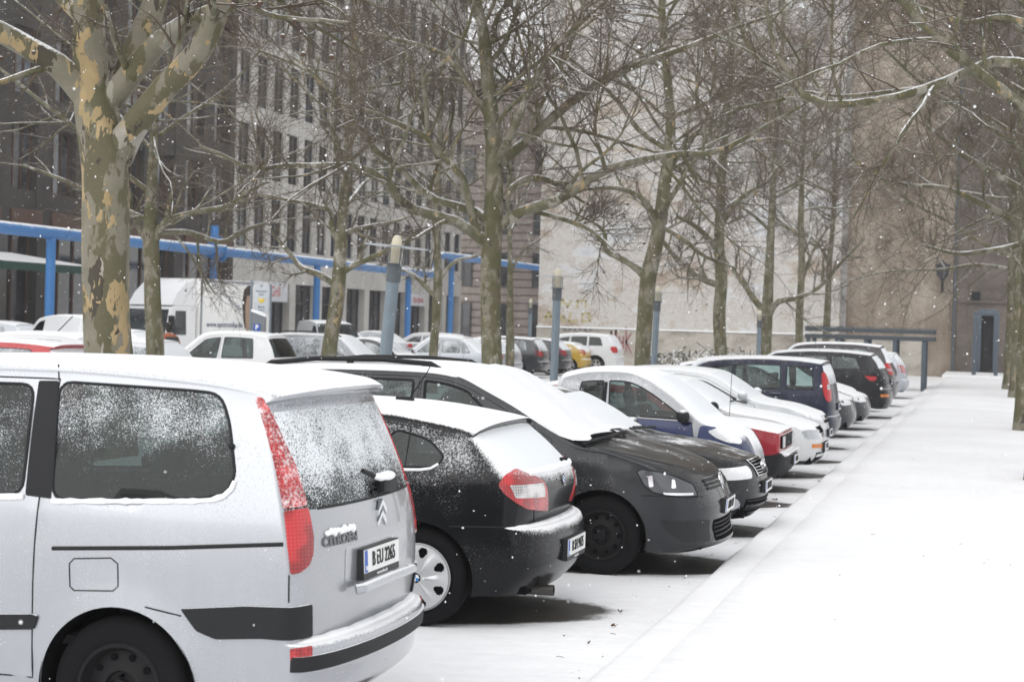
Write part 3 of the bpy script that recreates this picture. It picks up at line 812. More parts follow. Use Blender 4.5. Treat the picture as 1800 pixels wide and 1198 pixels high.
        rc = np.zeros((n-1, m-1), int)
        sm = (S[:-1]+S[1:])/2; hm = (H[:-1]+H[1:])/2
        ws, rw = sp['ws'], sp.get('rw')
        for i in range(n-1):
            if sm[i] < sp.get('fb_s', 3.6): rc[i] = 50
            elif sm[i] > sp['rb_s']: rc[i] = 51
            elif ws[0] < sm[i] < ws[1]: rc[i, np.abs(hm) < ws[2]] = 60
            elif rw and rw[0] < sm[i] < rw[1]: rc[i, np.abs(hm) < rw[2]] = 61
            elif sm[i] < ws[0] and det < 2: rc[i, np.abs(hm) < .90] = 63
            elif rw and rw[1] < sm[i] and det < 2: rc[i, np.abs(hm) < .93] = 62
        def ribbon(k, M):
            idx = np.argwhere(rc == k)
            if not len(idx): return M
            mp = {}; vs = []; fs = []
            for i, j in idx:
                f = []
                for q in ((i, j), (i+1, j), (i+1, j+1), (i, j+1)):
                    if q not in mp: mp[q] = len(vs); vs.append(R[q])
                    f.append(mp[q])
                fs.append(tuple(f))
            return M.add(vs, fs)
        Mb = MB(); ribbon(0, Mb); side_faces(0, -1, Mb); side_faces(0, 1, Mb)
        s.body = Mb.build('body', paint, rt, weld=True, ang=55)
        for k in (50, 51):
            M = MB(); ribbon(k, M); side_faces(k, -1, M); side_faces(k, 1, M)
            if M.f: M.build('bumper', bmat, rt, weld=True, ang=55)
        M = ribbon(60, MB())
        if M.f: M.build('windscreen', gws, rt, ang=60)
        M = ribbon(61, MB())
        if M.f: M.build('rear_window', grw, rt, ang=60)
        M = ribbon(62, MB())
        if M.f: M.build('tailgate', sp.get('tailpaint', paint), rt, ang=55)
        M = ribbon(63, MB())
        if M.f: M.build('bonnet', sp.get('bonpaint', paint), rt, ang=55)
        s.door_objs = {}
        for i, d in enumerate(doors):
            for sg in (-1, 1):
                M = side_faces(100+i, sg, MB())
                if M.f: s.door_objs[(i, sg)] = M.build('door', paint, rt, ang=55)
        seal = sp.get('seal', BLACK)
        for i, w in enumerate(wins):
            cen = np.mean(w, 0); par = None
            for j, d in enumerate(doors):
                if pip(d, [cen])[0]: par = j
            for sg in (-1, 1):
                po = s.door_objs.get((par, sg), rt)
                M = side_faces(10+i, sg, MB())
                if not M.f: continue
                wo = M.build('window', sp.get('gwin', {}).get(i, gside), po, ang=60)
                if det < 2:
                    mb = s.sidetrace(w, sp.get('seal_r', .008), -.001, MB(), True, 6, (sg,))
                    mb.build('window_seal', seal, wo)
        # seams
        if det < 2:
            def gapline(pts, sides=(-1, 1)):
                for sg in sides:
                    M = s.sidetrace(pts, .004, -.0005, MB(), sides=(sg,)); M.build('panel_gap', BLACK, rt)
            for d in doors:
                pts = densify(d, .05)
                ok = [all(math.hypot(q[0]-a[0], q[1]-a[1]) > a[2]+.03 for a in s.arches) and q[1] < float(s.topz(q[0])[0])-.01 for q in pts]
                run = []
                for q, o in zip(pts+pts[:1], ok+ok[:1]):
                    if o: run.append(q)
                    else:
                        if len(run) > 2: gapline(run)
                        run = []
                if len(run) > 2: gapline(run)
            for ln in sp.get('seams', []): gapline(ln)
            for ln in sp.get('seampx', []): gapline([(p[0], p[2]) for p in s.px(ln)])
        # arches, underside, cabin
        W2 = s.W/2
        for ax, azz, r in s.arches:
            for sg in (-1, 1):
                M = MB(); rr = r+.004
                yo = float(s.Y(ax, azz+r))-.012
                M.lathe([(rr, sg*(yo)), (rr, sg*(yo-.10)), (rr+.03, sg*(yo-.34)), (.02, sg*(yo-.36))], (ax, 0, azz), 'Y', 28 if det < 2 else 14, -.25, pi+.25)
                M.build('wheel_arch', DARK, rt)
        M = MB(); zs = sp.get('sill', .21)
        x0, x1 = sp['wf']-.25, sp['wb']+.25
        M.b(x0, x1, -W2*.60, W2*.60, zs-.02, zs+.12)
        M.b(sp['wf']+sp['arch']+.02, sp['wb']-sp['arch']-.02, -W2*.90, W2*.90, zs+.005, zs+.10)
        M.b(.14, sp['wf']-sp['arch']-.02, -W2*.74, W2*.74, zs+.012, zs+.11)
        M.b(sp['wb']+sp['arch']+.02, s.L-.16, -W2*.74, W2*.74, zs+.012, zs+.11)
        M.build('underbody', DARK, rt)
        xc = sp['prof'][int(ws[0])][0]
        if det < 2:
            zc = float(s.zb(xc+.4))
            M = MB(); M.b(xc+.12, xc+.42, -W2*.80, W2*.80, .5, zc-.06, .05); M.build('dashboard', INSIDE, rt)
            M = MB(); M.b(xc+.42, s.L-.55, -W2*.82, W2*.82, .50, .54); M.build('cabin_floor', INSIDE, rt)
            for sx in sp.get('seats', []):
                for yy in ((-.38, .38) if sx < sp['seats'][-1] or len(sp['seats']) == 1 else (-.42, 0, .42)):
                    hs = sp.get('seat_h', 1.08)
                    M = MB(); M.box((sx, yy, .78), (.16, .46, hs-.5), 0, .06, .12); M.build('seat', SEATM, rt)
                    M = MB(); M.box((sx+.05, yy, hs+.07), (.10, .26, .17), 0, .045, .12); M.tube([(sx+.04, yy-.06, hs-.1), (sx+.045, yy-.06, hs+.05)], .008, 5); M.tube([(sx+.04, yy+.06, hs-.1), (sx+.045, yy+.06, hs+.05)], .008, 5); M.build('headrest', SEATM, rt)
        s.wheels()
        for h in sp.get('handles', []):
            x, z = h
            yy = float(s.Y(x, z))
            for sg in (-1, 1):
                M = MB(); M.box((x, sg*(yy+.016), z), (.19, .022, .032), 0, .01); M.box((x-.085, sg*(yy+.004), z), (.02, .03, .03), 0, .006); M.box((x+.085, sg*(yy+.004), z), (.02, .03, .03), 0, .006)
                po = rt
                for j, d in enumerate(doors):
                    if pip(d, [(x, z)])[0]: po = s.door_objs.get((j, sg), rt)
                M.build('door_handle', sp.get('handle_mat', paint), po)
        mr = sp.get('mirror')
        if mr and det < 2:
            x, z = mr; yy = float(s.Y(x, z))
            for sg in (-1, 1):
                M = MB(); M.sphere((x-.02, sg*(yy+.13), z+.02), 1, 3, (.075, .105, .075)); M.box((x-.02, sg*(yy+.02), z-.035), (.09, .12, .045), 0, .02)
                M.build('wing_mirror', sp.get('mirror_mat', GREYTRIM), rt)
        for L in sp.get('lamps', []):
            outl, az, mat, nm = L[:4]; rnd = L[4] if len(L) > 4 else .03
            s.patch(outl, az, .006, .012, .05 if det < 2 else .1, rnd, (-1, 1), name=nm, mat=mat, dens=.03 if det < 2 else .07)
        return s
    def wheels(s):
        sp = s.sp; r = sp['wr']; rim = sp.get('rim', 'alloy'); rr = sp.get('rimr', .205); wd = .20
        for ax in (sp['wf'], sp['wb']):
            for sg in (-1, 1):
                yo = s.W/2-.03-wd/2
                w = bpy.data.objects.new('wheel', None); COL.objects.link(w); w.parent = s.root; w.location = (ax, sg*yo, r); w.empty_display_size = .1
                if sg > 0: w.rotation_euler = (0, 0, pi)
                n = {0: 56, 1: 36, 2: 16}[s.det]
                M = MB(); h = wd/2
                M.lathe([(rr, -h+.012), (rr+.02, -h-.002), (r-.07, -h-.006), (r-.03, -h+.004), (r-.008, -h+.022), (r, -h+.05), (r, h-.05), (r-.02, h-.01), (rr, h-.01)], (0, 0, 0), 'Y', n)
                M.build('tyre', RUBBER, w)
                M = MB()
                if rim == 'steel' or s.det == 2 and rim != 'alloy':
                    M.lathe([(rr+.008, -h+.005), (rr+.002, -h), (rr-.012, -h+.004), (rr-.02, -h+.03), (rr-.035, -h+.055), (rr*.62, -h+.048), (rr*.50, -h+.032), (rr*.40, -h+.03), (rr*.36, -h+.05), (rr*.2, -h+.05), (rr*.19, -h+.025), (0.001, -h+.022)], (0, 0, 0), 'Y', n)
                    M.build('rim', sp.get('rim_mat', STEEL), w)
                    if s.det < 2:
                        for k in range(10 if sg < 0 or not getattr(s, 'x', 0) else 0):
                            a = 2*pi*k/10; M = MB(); M.lathe([(.001, -h+.043), (.017, -h+.043), (.017, -h+.06)], (rr*.72*cos(a), 0, rr*.72*sin(a)), 'Y', 10); M.build('rim_hole', DARK, w)
                        for k in range(5):
                            a = 2*pi*k/5+.3; M = MB(); M.lathe([(.001, -h+.018), (.009, -h+.02), (.009, -h+.06)], (rr*.28*cos(a), 0, rr*.28*sin(a)), 'Y', 6); M.build('wheel_bolt', DARK, w)
                elif rim == 'cover7':
                    # domed seven-spoke cover: height swells along each spoke
                    N = 7*30; K = 34; vs = []; fs = []
                    for i in range(K+1):
                        q = i/K; rad = max(.002, q*rr*1.0)
                        for j in range(N):
                            a = 2*pi*j/N; f = abs(((a*7/(2*pi)) % 1)-.5)*2      # 1 at spoke centre, 0 between
                            ridge = max(0, 1-abs(f-1)*2.0/(.35+q*.9))
                            dome = -.030*(1-q**2)+.012*ridge*sin(pi*min(1, q*1.15))*-1
                            vs.append((rad*cos(a), -h-.004+dome+.010*(q > .97), rad*sin(a)))
                    for i in range(K):
                        q = (i+.5)/K
                        for j in range(N):
                            f = abs((((j+.5)/N*7) % 1)-.5)*2
                            hole = .55 < q < .88 and f < .40*sqrt(max(0, 1-((q-.73)/.15)**2))*(.65+.5*(q-.55)/.33)
                            if not hole: fs.append((i*N+j, i*N+(j+1) % N, (i+1)*N+(j+1) % N, (i+1)*N+j))
                    M.add(vs, fs); M.build('hub_cap', SILVER, w, ang=30)
                    M = MB(); M.lathe([(.001, -h+.03), (rr, -h+.03)], (0, 0, 0), 'Y', 40); M.lathe([(rr-.01, -h+.012), (rr+.006, -h-.002), (rr+.012, -h+.02)], (0, 0, 0), 'Y', 40)
                    M.build('rim', STEEL, w)
                    roundel(w, (0, -h-.0355, 0), .036, (1, 0, 0), (0, 0, 1), (0, -1, 0))
                else:
                    M.lathe([(rr+.008, -h+.004), (rr-.01, -h+.002), (rr-.022, -h+.03), (rr-.03, h-.03)], (0, 0, 0), 'Y', n)
                    ns = sp.get('spokes', 5)
                    for k in range(ns):
                        a = 2*pi*k/ns+.2; d = np.array([cos(a), 0, sin(a)]); t = np.array([-sin(a), 0, cos(a)]); f = np.array([0, -1., 0])
                        vs = []
                        for q, wq, hq in ((.03, .035, h-.02), (rr*.5, .028, h-.022), (rr-.012, .036, h-.012)):
                            for u, v in ((-1, 1), (1, 1), (1, -1), (-1, -1)): vs.append(d*q+t*wq*u+f*(hq if v > 0 else hq-.035))
                        fs = [(0, 1, 2, 3), (8, 11, 10, 9)]+[(b*4+i, b*4+4+i, b*4+4+(i+1) % 4, b*4+(i+1) % 4) for b in range(2) for i in range(4)]
                        M.add(vs, fs)
                    M.lathe([(.001, -h+.012), (.05, -h+.014), (.055, -h+.04)], (0, 0, 0), 'Y', 14)
                    M.build('rim', SILVER, w, fixn=True)
                    M = MB(); M.lathe([(.001, h-.045), (rr-.02, h-.045)], (0, 0, 0), 'Y', 16); M.build('brake_disc', DARK, w)
BMWBLUE = M_plain('roundel_blue', (.03, .20, .55), .3)
def roundel(par, o, r, ax, ay, az):
    e = bpy.data.objects.new('badge', None); 
    def disc(r0, r1, a0, a1, lift, n=24):
        vs = []; 
        for i in range(n+1):
            a = a0+(a1-a0)*i/n
            vs += [(r0*cos(a), r0*sin(a), lift), (r1*cos(a), r1*sin(a), lift)]
        return place(vs, o, ax, ay, az), [(2*i, 2*i+1, 2*i+3, 2*i+2) for i in range(n)]
    bpy.data.objects.remove(e)
    M = MB(); M.add(*disc(r*.62, r, 0, 2*pi, 0, 32)); b = M.build('badge', INK, par)
    M = MB()
    for k in (0, 2): M.add(*disc(.0005, r*.62, pi/2*k, pi/2*(k+1), .0005, 8))
    M.add(*disc(r*.96, r*1.06, 0, 2*pi, .0015, 32)); 
    M.build('badge_white', PLATEW, par)
    M = MB()
    for k in (1, 3): M.add(*disc(.0005, r*.62, pi/2*k, pi/2*(k+1), .0005, 8))
    M.build('badge_blue', BMWBLUE, par)
def number_plate(car, x, y, z, nrm, txt, foot=None, tilt=0., w=.52, h=.11):
    """plate facing nrm=+1 (rear, +x) or -1 (front, -x) in car space"""
    ax = np.array([0, 1., 0])*nrm; t = radians(tilt); ay = np.array([-sin(t)*nrm, 0, cos(t)]); az = np.cross(ax, ay); o = np.array([x, y, z])
    def quad(a0, a1, b0, b1, l0, l1):
        vs = [(a, b, l) for l in (l0, l1) for a, b in ((a0, b0), (a1, b0), (a1, b1), (a0, b1))]
        return place(vs, o, ax, ay, az), [(3, 2, 1, 0), (4, 5, 6, 7)]+[(i, (i+1) % 4, 4+(i+1) % 4, 4+i) for i in range(4)]
    M = MB(); M.add(*quad(-w/2-.006, w/2+.006, -h/2-(.032 if foot else .006), h/2+.006, -.03, .006)); M.build('plate_holder', PLASTIC, car.root)
    M = MB(); M.add(*quad(-w/2, w/2, -h/2, h/2, .004, .010)); p = M.build('number_plate', PLATEW, car.root)
    M = MB(); M.add(*quad(-w/2+.003, -w/2+.043, -h/2+.003, h/2-.003, .0095, .0115)); M.build('euro_band', PLATEB, p)
    vs, fs = text_mb(txt, .100, .0003, .80); M = MB(); M.add(place([(v[0]+.02, v[1], v[2]+.0125) for v in vs], o, ax, ay, az), fs); M.build('plate_text', INK, p, smooth=False)
    if foot:
        vs, fs = text_mb(foot, .022, 0, 1); M = MB(); M.add(place([(v[0], v[1]-h/2-.018, v[2]+.0085) for v in vs], o, ax, ay, az), fs); M.build('holder_text', PLATEW, p, smooth=False)
    vs, fs = text_mb('D', .026, .001, 1); M = MB(); M.add(place([(v[0]-w/2+.023, v[1]-.032, v[2]+.0135) for v in vs], o, ax, ay, az), fs); M.build('band_letter', PLATEW, p, smooth=False)
    return p
def put_car(name, label, group, sp, x_end, y_c, rear_out, det, rz=0., sc=1.0, zc=0.):
    """rear_out: the tail points to +X with its end at x_end, else the nose does"""
    if rear_out:
        root = thing(name, (x_end-sp['L']*sc*cos(rz), y_c-sp['L']*sc*sin(rz), zc), label, 'car', group, rz)
    else:
        root = thing(name, (x_end, y_c, zc), label, 'car', group, pi+rz)
    root.scale = (sc, sc, sc)
    c = Car(sp, root, det).make(); c.rear_out = rear_out
    return c
def gen(L, W, H, cowl, wst, roofr, rgt, rgb, tail, wf, wb, wr, belt, windows, doors, paint, nose=.72, fr=.34, rr=.22, crown=.085, lowz=.20, lip=None, bumpr=.60, bumpf=.58, aw=.17, **kw):
    xc, zc = cowl; xm = (wst[0]+roofr[0])/2
    P = [(.13, lowz, .13+fr, lowz, 2.4), (.02, .32, .02+fr, .32, 2.3), (0, .46, fr, .46, 2.3), (.02, bumpf, .01+fr, bumpf, 2.4),
         (.07, nose-.03, .04+fr, nose-.07, 2.5), (.17, nose+.04, .10+fr*.95, nose-.01, 2.8),
         (xc*.52, nose+(zc-nose)*.62, xc*.55, nose+(zc-nose)*.60-.05, 3.6), (xc, zc, xc+.10, zc-.05, 3.4),
         ((xc+wst[0])/2, (zc+wst[1])/2+.02, (xc+wst[0])/2+aw, (zc+wst[1])/2-.04, 3.2), (wst[0], wst[1], wst[0]+aw, wst[1]-crown, 3.2),
         (xm, H, xm, H-crown*1.05, 2.9), (roofr[0], roofr[1], roofr[0]-.03, roofr[1]-crown*.95, 2.9)]
    if lip:
        P += [(lip[0], lip[1], lip[0]-.10, lip[1]-crown*.9, 3.0), (lip[0]-.02, lip[1]-.03, lip[0]-.11, lip[1]-crown*.9-.02, 3.0)]
    else:
        P += [(rgt[0], rgt[1]+.012, rgt[0]-.08, rgt[1]-crown*.8, 2.9)]
    k = len(P)
    P += [(rgt[0]+.012, rgt[1]-.02, rgt[0]-.085, rgt[1]-crown*.85-.02, 3.0), ((rgt[0]+rgb[0])/2+.02, (rgt[1]+rgb[1])/2, (rgt[0]+rgb[0])/2-.14, (rgt[1]+rgb[1])/2-.03, 3.0), (rgb[0], rgb[1], rgb[0]-rr, rgb[1]-.02, 2.9)]
    if tail[0]-rgb[0] > .2: P += [((tail[0]+rgb[0])/2, (tail[1]+rgb[1])/2+.015, (tail[0]+rgb[0])/2-.10, (tail[1]+rgb[1])/2-.03, 3.4)]
    P += [(tail[0], tail[1], tail[0]-rr, tail[1]-.03, 2.6), (tail[0]+.02, (tail[1]+bumpr)/2, tail[0]+.02-rr, (tail[1]+bumpr)/2, 2.4), (tail[0]+.01, bumpr+.012, tail[0]+.01-rr, bumpr+.012, 2.4)]
    nb = len(P)
    P += [(L-.02, bumpr, L-.02-rr, bumpr, 2.3), (L, bumpr-.07, L-rr, bumpr-.07, 2.3), (L-.01, .40, L-.01-rr, .40, 2.3), (L-.10, .25, L-.12-rr, .25, 2.4)]
    d = dict(L=L, W=W, prof=P, belt=belt, wf=wf, wb=wb, wr=wr, arch=wr+.045, ws=(7.12, 8.92, .94), rw=(k+.1, k+1.9, .90), rb_s=nb-.5, fb_s=3.5, windows=windows, doors=doors, paint=paint, bump_z=(bumpf, bumpr), sill=lowz+.005)
    d.update(kw); return d
def front_lamps(sp, z0, z1, y0, y1, mat, nm='headlight', x=.12):
    W2 = sp['W']/2
    return ([(x-.05, -y0, z0+.02), (x+.02, -y0, z1-.03), (x+.20, -(y0+y1)*.55, z1), (x+.45, -y1, z1+.015), (x+.42, -y1, z0+.05), (x+.15, -(y0+y1)*.52, z0)], -48, mat, nm, .03)
def rear_lamps(sp, z0, z1, w=.26, mat=None, nm='taillight', dx=0.):
    L = sp['L']; W2 = sp['W']/2
    return ([(L-.30+dx, -W2*.93, z0+.05), (L-.34+dx, -W2*.92, z1), (L-.10+dx, -W2*.93+w, z1-.03), (L-.06+dx, -W2*.93+w, z0)], 52, mat or RED0, nm, .04)

# --- paints, each with the snow the photo shows on it
P_C8 = M_paint('silver_van_paint', (.405, .418, .445), .6, .26, (.45, .80), .4, .55, .10, 80, .8)
P_BMW = M_paint('black_hatch_paint', (.009, .0095, .011), .15, .22, (.28, .70), .45, .75, .52, 80, .16)
P_VW = M_paint('grey_mpv_paint', (.036, .0375, .041), .4, .24, (.99, 1.12), .30, .35, .30, 80, .26)
P_C8T = M_paint('silver_tailgate', (.395, .405, .43), .55, .30, (.30, .62), .5, .6, .60, 70, .7)
P_VWB = M_paint('grey_bonnet', (.027, .0275, .029), .3, .30, (1.0, 1.20), .60, .5, .25, 60, .2)
P_AUDB = M_paint('charcoal_bonnet', (.013, .014, .0155), .25, .28, (.97, 1.14), .85, .5, .3, 60, .25)
P_VWR = M_paint('grey_mpv_roof', (.078, .080, .086), .5, .32, (.40, .75), .3, .5, .4, 80)
P_AUDI = M_paint('charcoal_saloon_paint', (.020, .022, .024), .3, .28, (.95, 1.10), .45, .35, .55, 80, .25)
P_SMART = M_paint('blue_city_paint', (.014, .026, .095), .25, .26, (.50, .72), .25, .4, .2)
P_SMARTC = M_paint('grey_cell_paint', (.30, .31, .33), .4, .32, (.20, .55), .35, .55, .5)
P_POLO = M_paint('red_hatch_paint', (.30, .012, .022), .1, .28, (.45, .65), .25, .45, .35)
P_COR = M_paint('white_saloon_paint', (.60, .61, .62), .05, .3, (.35, .62), .25, .35, .1)
P_CORSA = M_paint('pale_silver_paint', (.56, .58, .60), .3, .3, (.30, .62), .25, .35, .1)
P_MOD = M_paint('navy_mpv_paint', (.014, .017, .040), .25, .28, (.40, .85), .3, .6, .45, 95, .3)
P_DARK = M_paint('dark_car_paint', (.035, .037, .042), .35, .3, (.45, .75), .3, .5, .45)
P_SUV = M_paint('black_suv_paint', (.014, .0145, .017), .25, .28, (.60, .90), .3, .55, .5, 95, .25)
P_GREY = M_paint('mid_grey_paint', (.20, .21, .23), .4, .32, (.35, .65), .3, .5, .35)
P_SILV = M_paint('silver_car_paint', (.40, .42, .46), .45, .34, (.30, .60), .3, .45, .3)
P_WHITE = M_paint('white_car_paint', (.66, .67, .68), .0, .3, (.30, .60), .3, .4, .1)
P_RED = M_paint('far_red_paint', (.42, .03, .035), .1, .3, (.50, .72), .3, .45, .35)
P_YEL = M_paint('yellow_paint', (.52, .34, .05), .05, .3, (.20, .5), .3, .4, .2)

# ================================================================ the near row
c8 = dict(L=4.80, W=1.86, belt=[(0, 1.02), (2.6, 1.155), (4.8, 1.19)], tum=.24, wf=.98, wb=3.80, wr=.335, arch=.385, sill=.26,
  prof=[(.12, .22, .50, .22, 2.4), (.0, .42, .36, .42, 2.4), (.02, .58, .36, .58, 2.4), (.12, .74, .42, .70, 2.6), (.30, .88, .55, .82, 3), (.75, 1.03, .90, .95, 3.4), (1.0, 1.10, 1.15, 1.03, 3.2),
        (1.45, 1.43, 1.62, 1.36, 3.2), (1.95, 1.72, 2.10, 1.66, 3.2), (2.5, 1.83, 2.5, 1.755, 3.2), (3.4, 1.845, 3.4, 1.77, 3.2), (4.10, 1.815, 4.08, 1.735, 3.2), (4.50, 1.775, 4.36, 1.70, 2.7), (4.60, 1.735, 4.40, 1.675, 2.5),
        (4.59, 1.71, 4.40, 1.665, 2.5), (4.50, 1.70, 4.39, 1.66, 2.4), (4.52, 1.66, 4.40, 1.64, 2.4), (4.63, 1.42, 4.47, 1.41, 2.3), (4.715, 1.19, 4.54, 1.19, 2.2), (4.745, 1.02, 4.585, 1.02, 2.2), (4.745, .80, 4.61, .80, 2.2),
        (4.72, .625, 4.60, .625, 2.2), (4.725, .600, 4.60, .600, 2.2), (4.795, .588, 4.625, .588, 2.1), (4.82, .56, 4.635, .56, 2.1), (4.82, .48, 4.635, .48, 2.1), (4.79, .46, 4.62, .46, 2.1), (4.77, .33, 4.59, .33, 2.2), (4.66, .24, 4.50, .24, 2.3)],
  taper=(1.3, .12, 1.5, .045), flare=.016, ws=(6.1, 7.95, .93), rw=(16.1, 17.95, .985), rb_s=22.3, fb_s=2.5, bump_z=(.58, .602), roof_rng=None,
  winpx=[[(106, 670), (340, 686), (388, 692), (404, 740), (414, 835), (398, 866), (360, 876), (92, 878)], [(62, 675), (40, 868), (-165, 866), (-165, 668)]],
  windows=[[(1.32, 1.12), (2.12, 1.175), (2.16, 1.71), (2.00, 1.66)]],
  doors=[(2.2, 3.37, .36, .0), (1.25, 2.17, .36)], paint=P_C8, tailpaint=P_C8T, rim='steel', rimr=.205,
  seampx=[[(509, 1010), (508, 1058)], [(255, 1066), (318, 1082)], [(130, 1037), (123, 1030), (122, 990), (130, 981), (195, 980), (207, 990), (207, 1030), (198, 1038), (130, 1037)], [(106, 640), (104, 668)]],
  seats=[2.1, 2.9, 3.75], seat_h=1.28, gwin={}, top_in=.05)
c8['gwin'] = {0: M_glass('van_quarter_glass', (.25, .31, .295), (.5, .8), .56, 1.24, 1.66), 1: M_glass('van_door_glass', (.2, .25, .24), (.5, .8), .70)}
c8['grw'] = M_glass('van_rear_glass', (.25, .28, .29), (.62, 1.0), .95, 1.15, 1.45, 120)
c8['win_r'] = .07
bmw = dict(L=4.24, W=1.75, belt=[(0, .88), (1.4, .92), (3.0, .965), (3.6, .99), (4.24, 1.00)], tum=.36, wf=.75, wb=3.41, wr=.32, arch=.36, sill=.21,
  prof=[(.12, .2, .5, .2, 2.4), (0, .4, .36, .4, 2.4), (.02, .56, .36, .58, 2.4), (.10, .68, .42, .66, 2.6), (.3, .78, .5, .74, 3), (.8, .90, .85, .85, 3.6), (1.25, .96, 1.30, .91, 3.6), (1.42, 1.0, 1.55, .94, 3.2),
        (1.85, 1.25, 2.0, 1.17, 3.2), (2.2, 1.385, 2.38, 1.30, 3.2), (2.6, 1.425, 2.6, 1.345, 3), (3.15, 1.405, 3.15, 1.325, 3), (3.62, 1.345, 3.58, 1.265, 2.9), (3.80, 1.31, 3.71, 1.225, 2.8), (3.78, 1.285, 3.70, 1.205, 2.8),
        (3.77, 1.27, 3.70, 1.195, 2.8), (3.93, 1.15, 3.79, 1.09, 2.6), (4.08, 1.01, 3.885, .985, 2.5), (4.13, .965, 3.92, .945, 2.4), (4.165, .88, 3.95, .87, 2.3), (4.14, .74, 3.95, .74, 2.3), (4.12, .672, 3.95, .672, 2.3),
        (4.20, .655, 3.985, .655, 2.2), (4.235, .60, 4.0, .60, 2.2), (4.24, .46, 4.0, .46, 2.2), (4.20, .33, 3.96, .33, 2.3), (4.10, .22, 3.86, .22, 2.4)],
  taper=(1.1, .10, 1.2, .07), ws=(7.1, 8.92, .94), rw=(15.1, 16.95, .90), rb_s=21.4, fb_s=2.5, bump_z=(.58, .672), top_in=.07,
  windows=[(1.75, 2.15, 2.40, 2.42), (2.50, 2.50, 3.12, 3.16), [(3.16, 1.015), (3.50, 1.03), (3.555, 1.09), (3.44, 1.20), (3.22, 1.25), (3.17, 1.22)]], doors=[(1.40, 2.44, .34), (2.46, 3.30, .34, -.0)],
  paint=P_BMW, rim='cover7', rimr=.222, handles=[(2.28, .86), (3.14, .89)], mirror=(1.62, .97), seats=[1.95, 2.85], seat_h=1.02,
  seams=[[(3.62, .66), (3.98, .672)], [(3.30, .95), (3.22, .80), (3.16, .68)]],
  gwin={2: M_glass('hatch_quarter_glass', (.36, .44, .43), (.5, .8), .36)}, grw=M_glass('hatch_rear_glass', (.2, .22, .23), (-.1, .12), .9))
vw = dict(L=4.40, W=1.80, belt=[(0, .90), (1.2, .98), (3.0, 1.03), (4.4, 1.05)], tum=.27, wf=.93, wb=3.60, wr=.325, arch=.372, sill=.22,
  prof=[(.16, .205, .52, .205, 2.6), (.0, .26, .42, .25, 2.5), (.015, .32, .40, .32, 2.5), (.035, .40, .38, .42, 2.4), (.02, .56, .36, .58, 2.4), (.06, .67, .37, .67, 2.4), (.10, .745, .42, .73, 2.5), (.20, .84, .50, .82, 2.8), (.42, .93, .62, .895, 3.4), (.85, 1.03, .92, .985, 3.8), (1.10, 1.075, 1.20, 1.03, 3.6),
        (1.50, 1.34, 1.68, 1.28, 3.2), (1.95, 1.58, 2.15, 1.51, 3.2), (2.5, 1.655, 2.5, 1.575, 3.1), (3.4, 1.655, 3.4, 1.575, 3.1), (4.0, 1.61, 3.96, 1.535, 3), (4.18, 1.57, 4.08, 1.50, 2.8), (4.20, 1.54, 4.10, 1.48, 2.8), (4.28, 1.28, 4.14, 1.27, 2.5), (4.34, 1.04, 4.17, 1.04, 2.4), (4.37, .85, 4.18, .85, 2.4), (4.36, .66, 4.18, .66, 2.4), (4.40, .63, 4.2, .63, 2.3), (4.40, .45, 4.2, .45, 2.3), (4.3, .24, 4.1, .24, 2.4)],
  taper=(1.2, .085, 1.0, .05), flare=.018, ws=(10.15, 11.9, .93), rw=(17.1, 18.9, .9), rb_s=21.4, fb_s=5.4, bump_z=(.665, .63), top_in=.06,
  windows=[(1.62, 2.12, 2.46, 2.50), (2.60, 2.60, 3.42, 3.46), (3.54, 3.56, 3.99, 3.93)], doors=[(1.36, 2.53, .36), (2.55, 3.50, .36)], paint=P_VW, bonpaint=P_VWB, rim='steel', rimr=.20, seal_r=.012,
  handles=[(2.36, .93), (3.32, .95)], mirror=(1.66, 1.06), seats=[2.15, 3.05], seat_h=1.22, seams=[[(.52, .665), (.60, .665)]],
  gwin={0: M_glass('mpv_front_glass', (.28, .36, .345), (.5, .8), .40), 1: M_glass('mpv_rear_glass', (.34, .40, .40), (.5, .8), .60), 2: M_glass('mpv_quarter_glass', (.34, .40, .40), (.5, .8), .55)}, gws=M_glass('covered_screen', (.1, .1, .1), (-.6, -.5), 1))
audi = gen(4.55, 1.77, 1.43, (1.32, .985), (2.02, 1.365), (3.0, 1.395), (3.25, 1.355), (3.75, 1.04), (4.42, 1.0), .90, 3.54, .318, [(0, .85), (1.2, .93), (4.5, .97)], [(1.75, 2.1, 2.45, 2.48), (2.56, 2.56, 3.25, 3.2)], [(1.36, 2.5), (2.52, 3.4)], P_AUDI, nose=.735, fr=.44, tum=.36, mirror=(1.6, .98), seats=[2.0, 2.9], seat_h=1.02, taper=(1.2, .13, 1, .08), bumpf=.60)
audi['gws'] = GL_WS; audi['bonpaint'] = P_AUDB
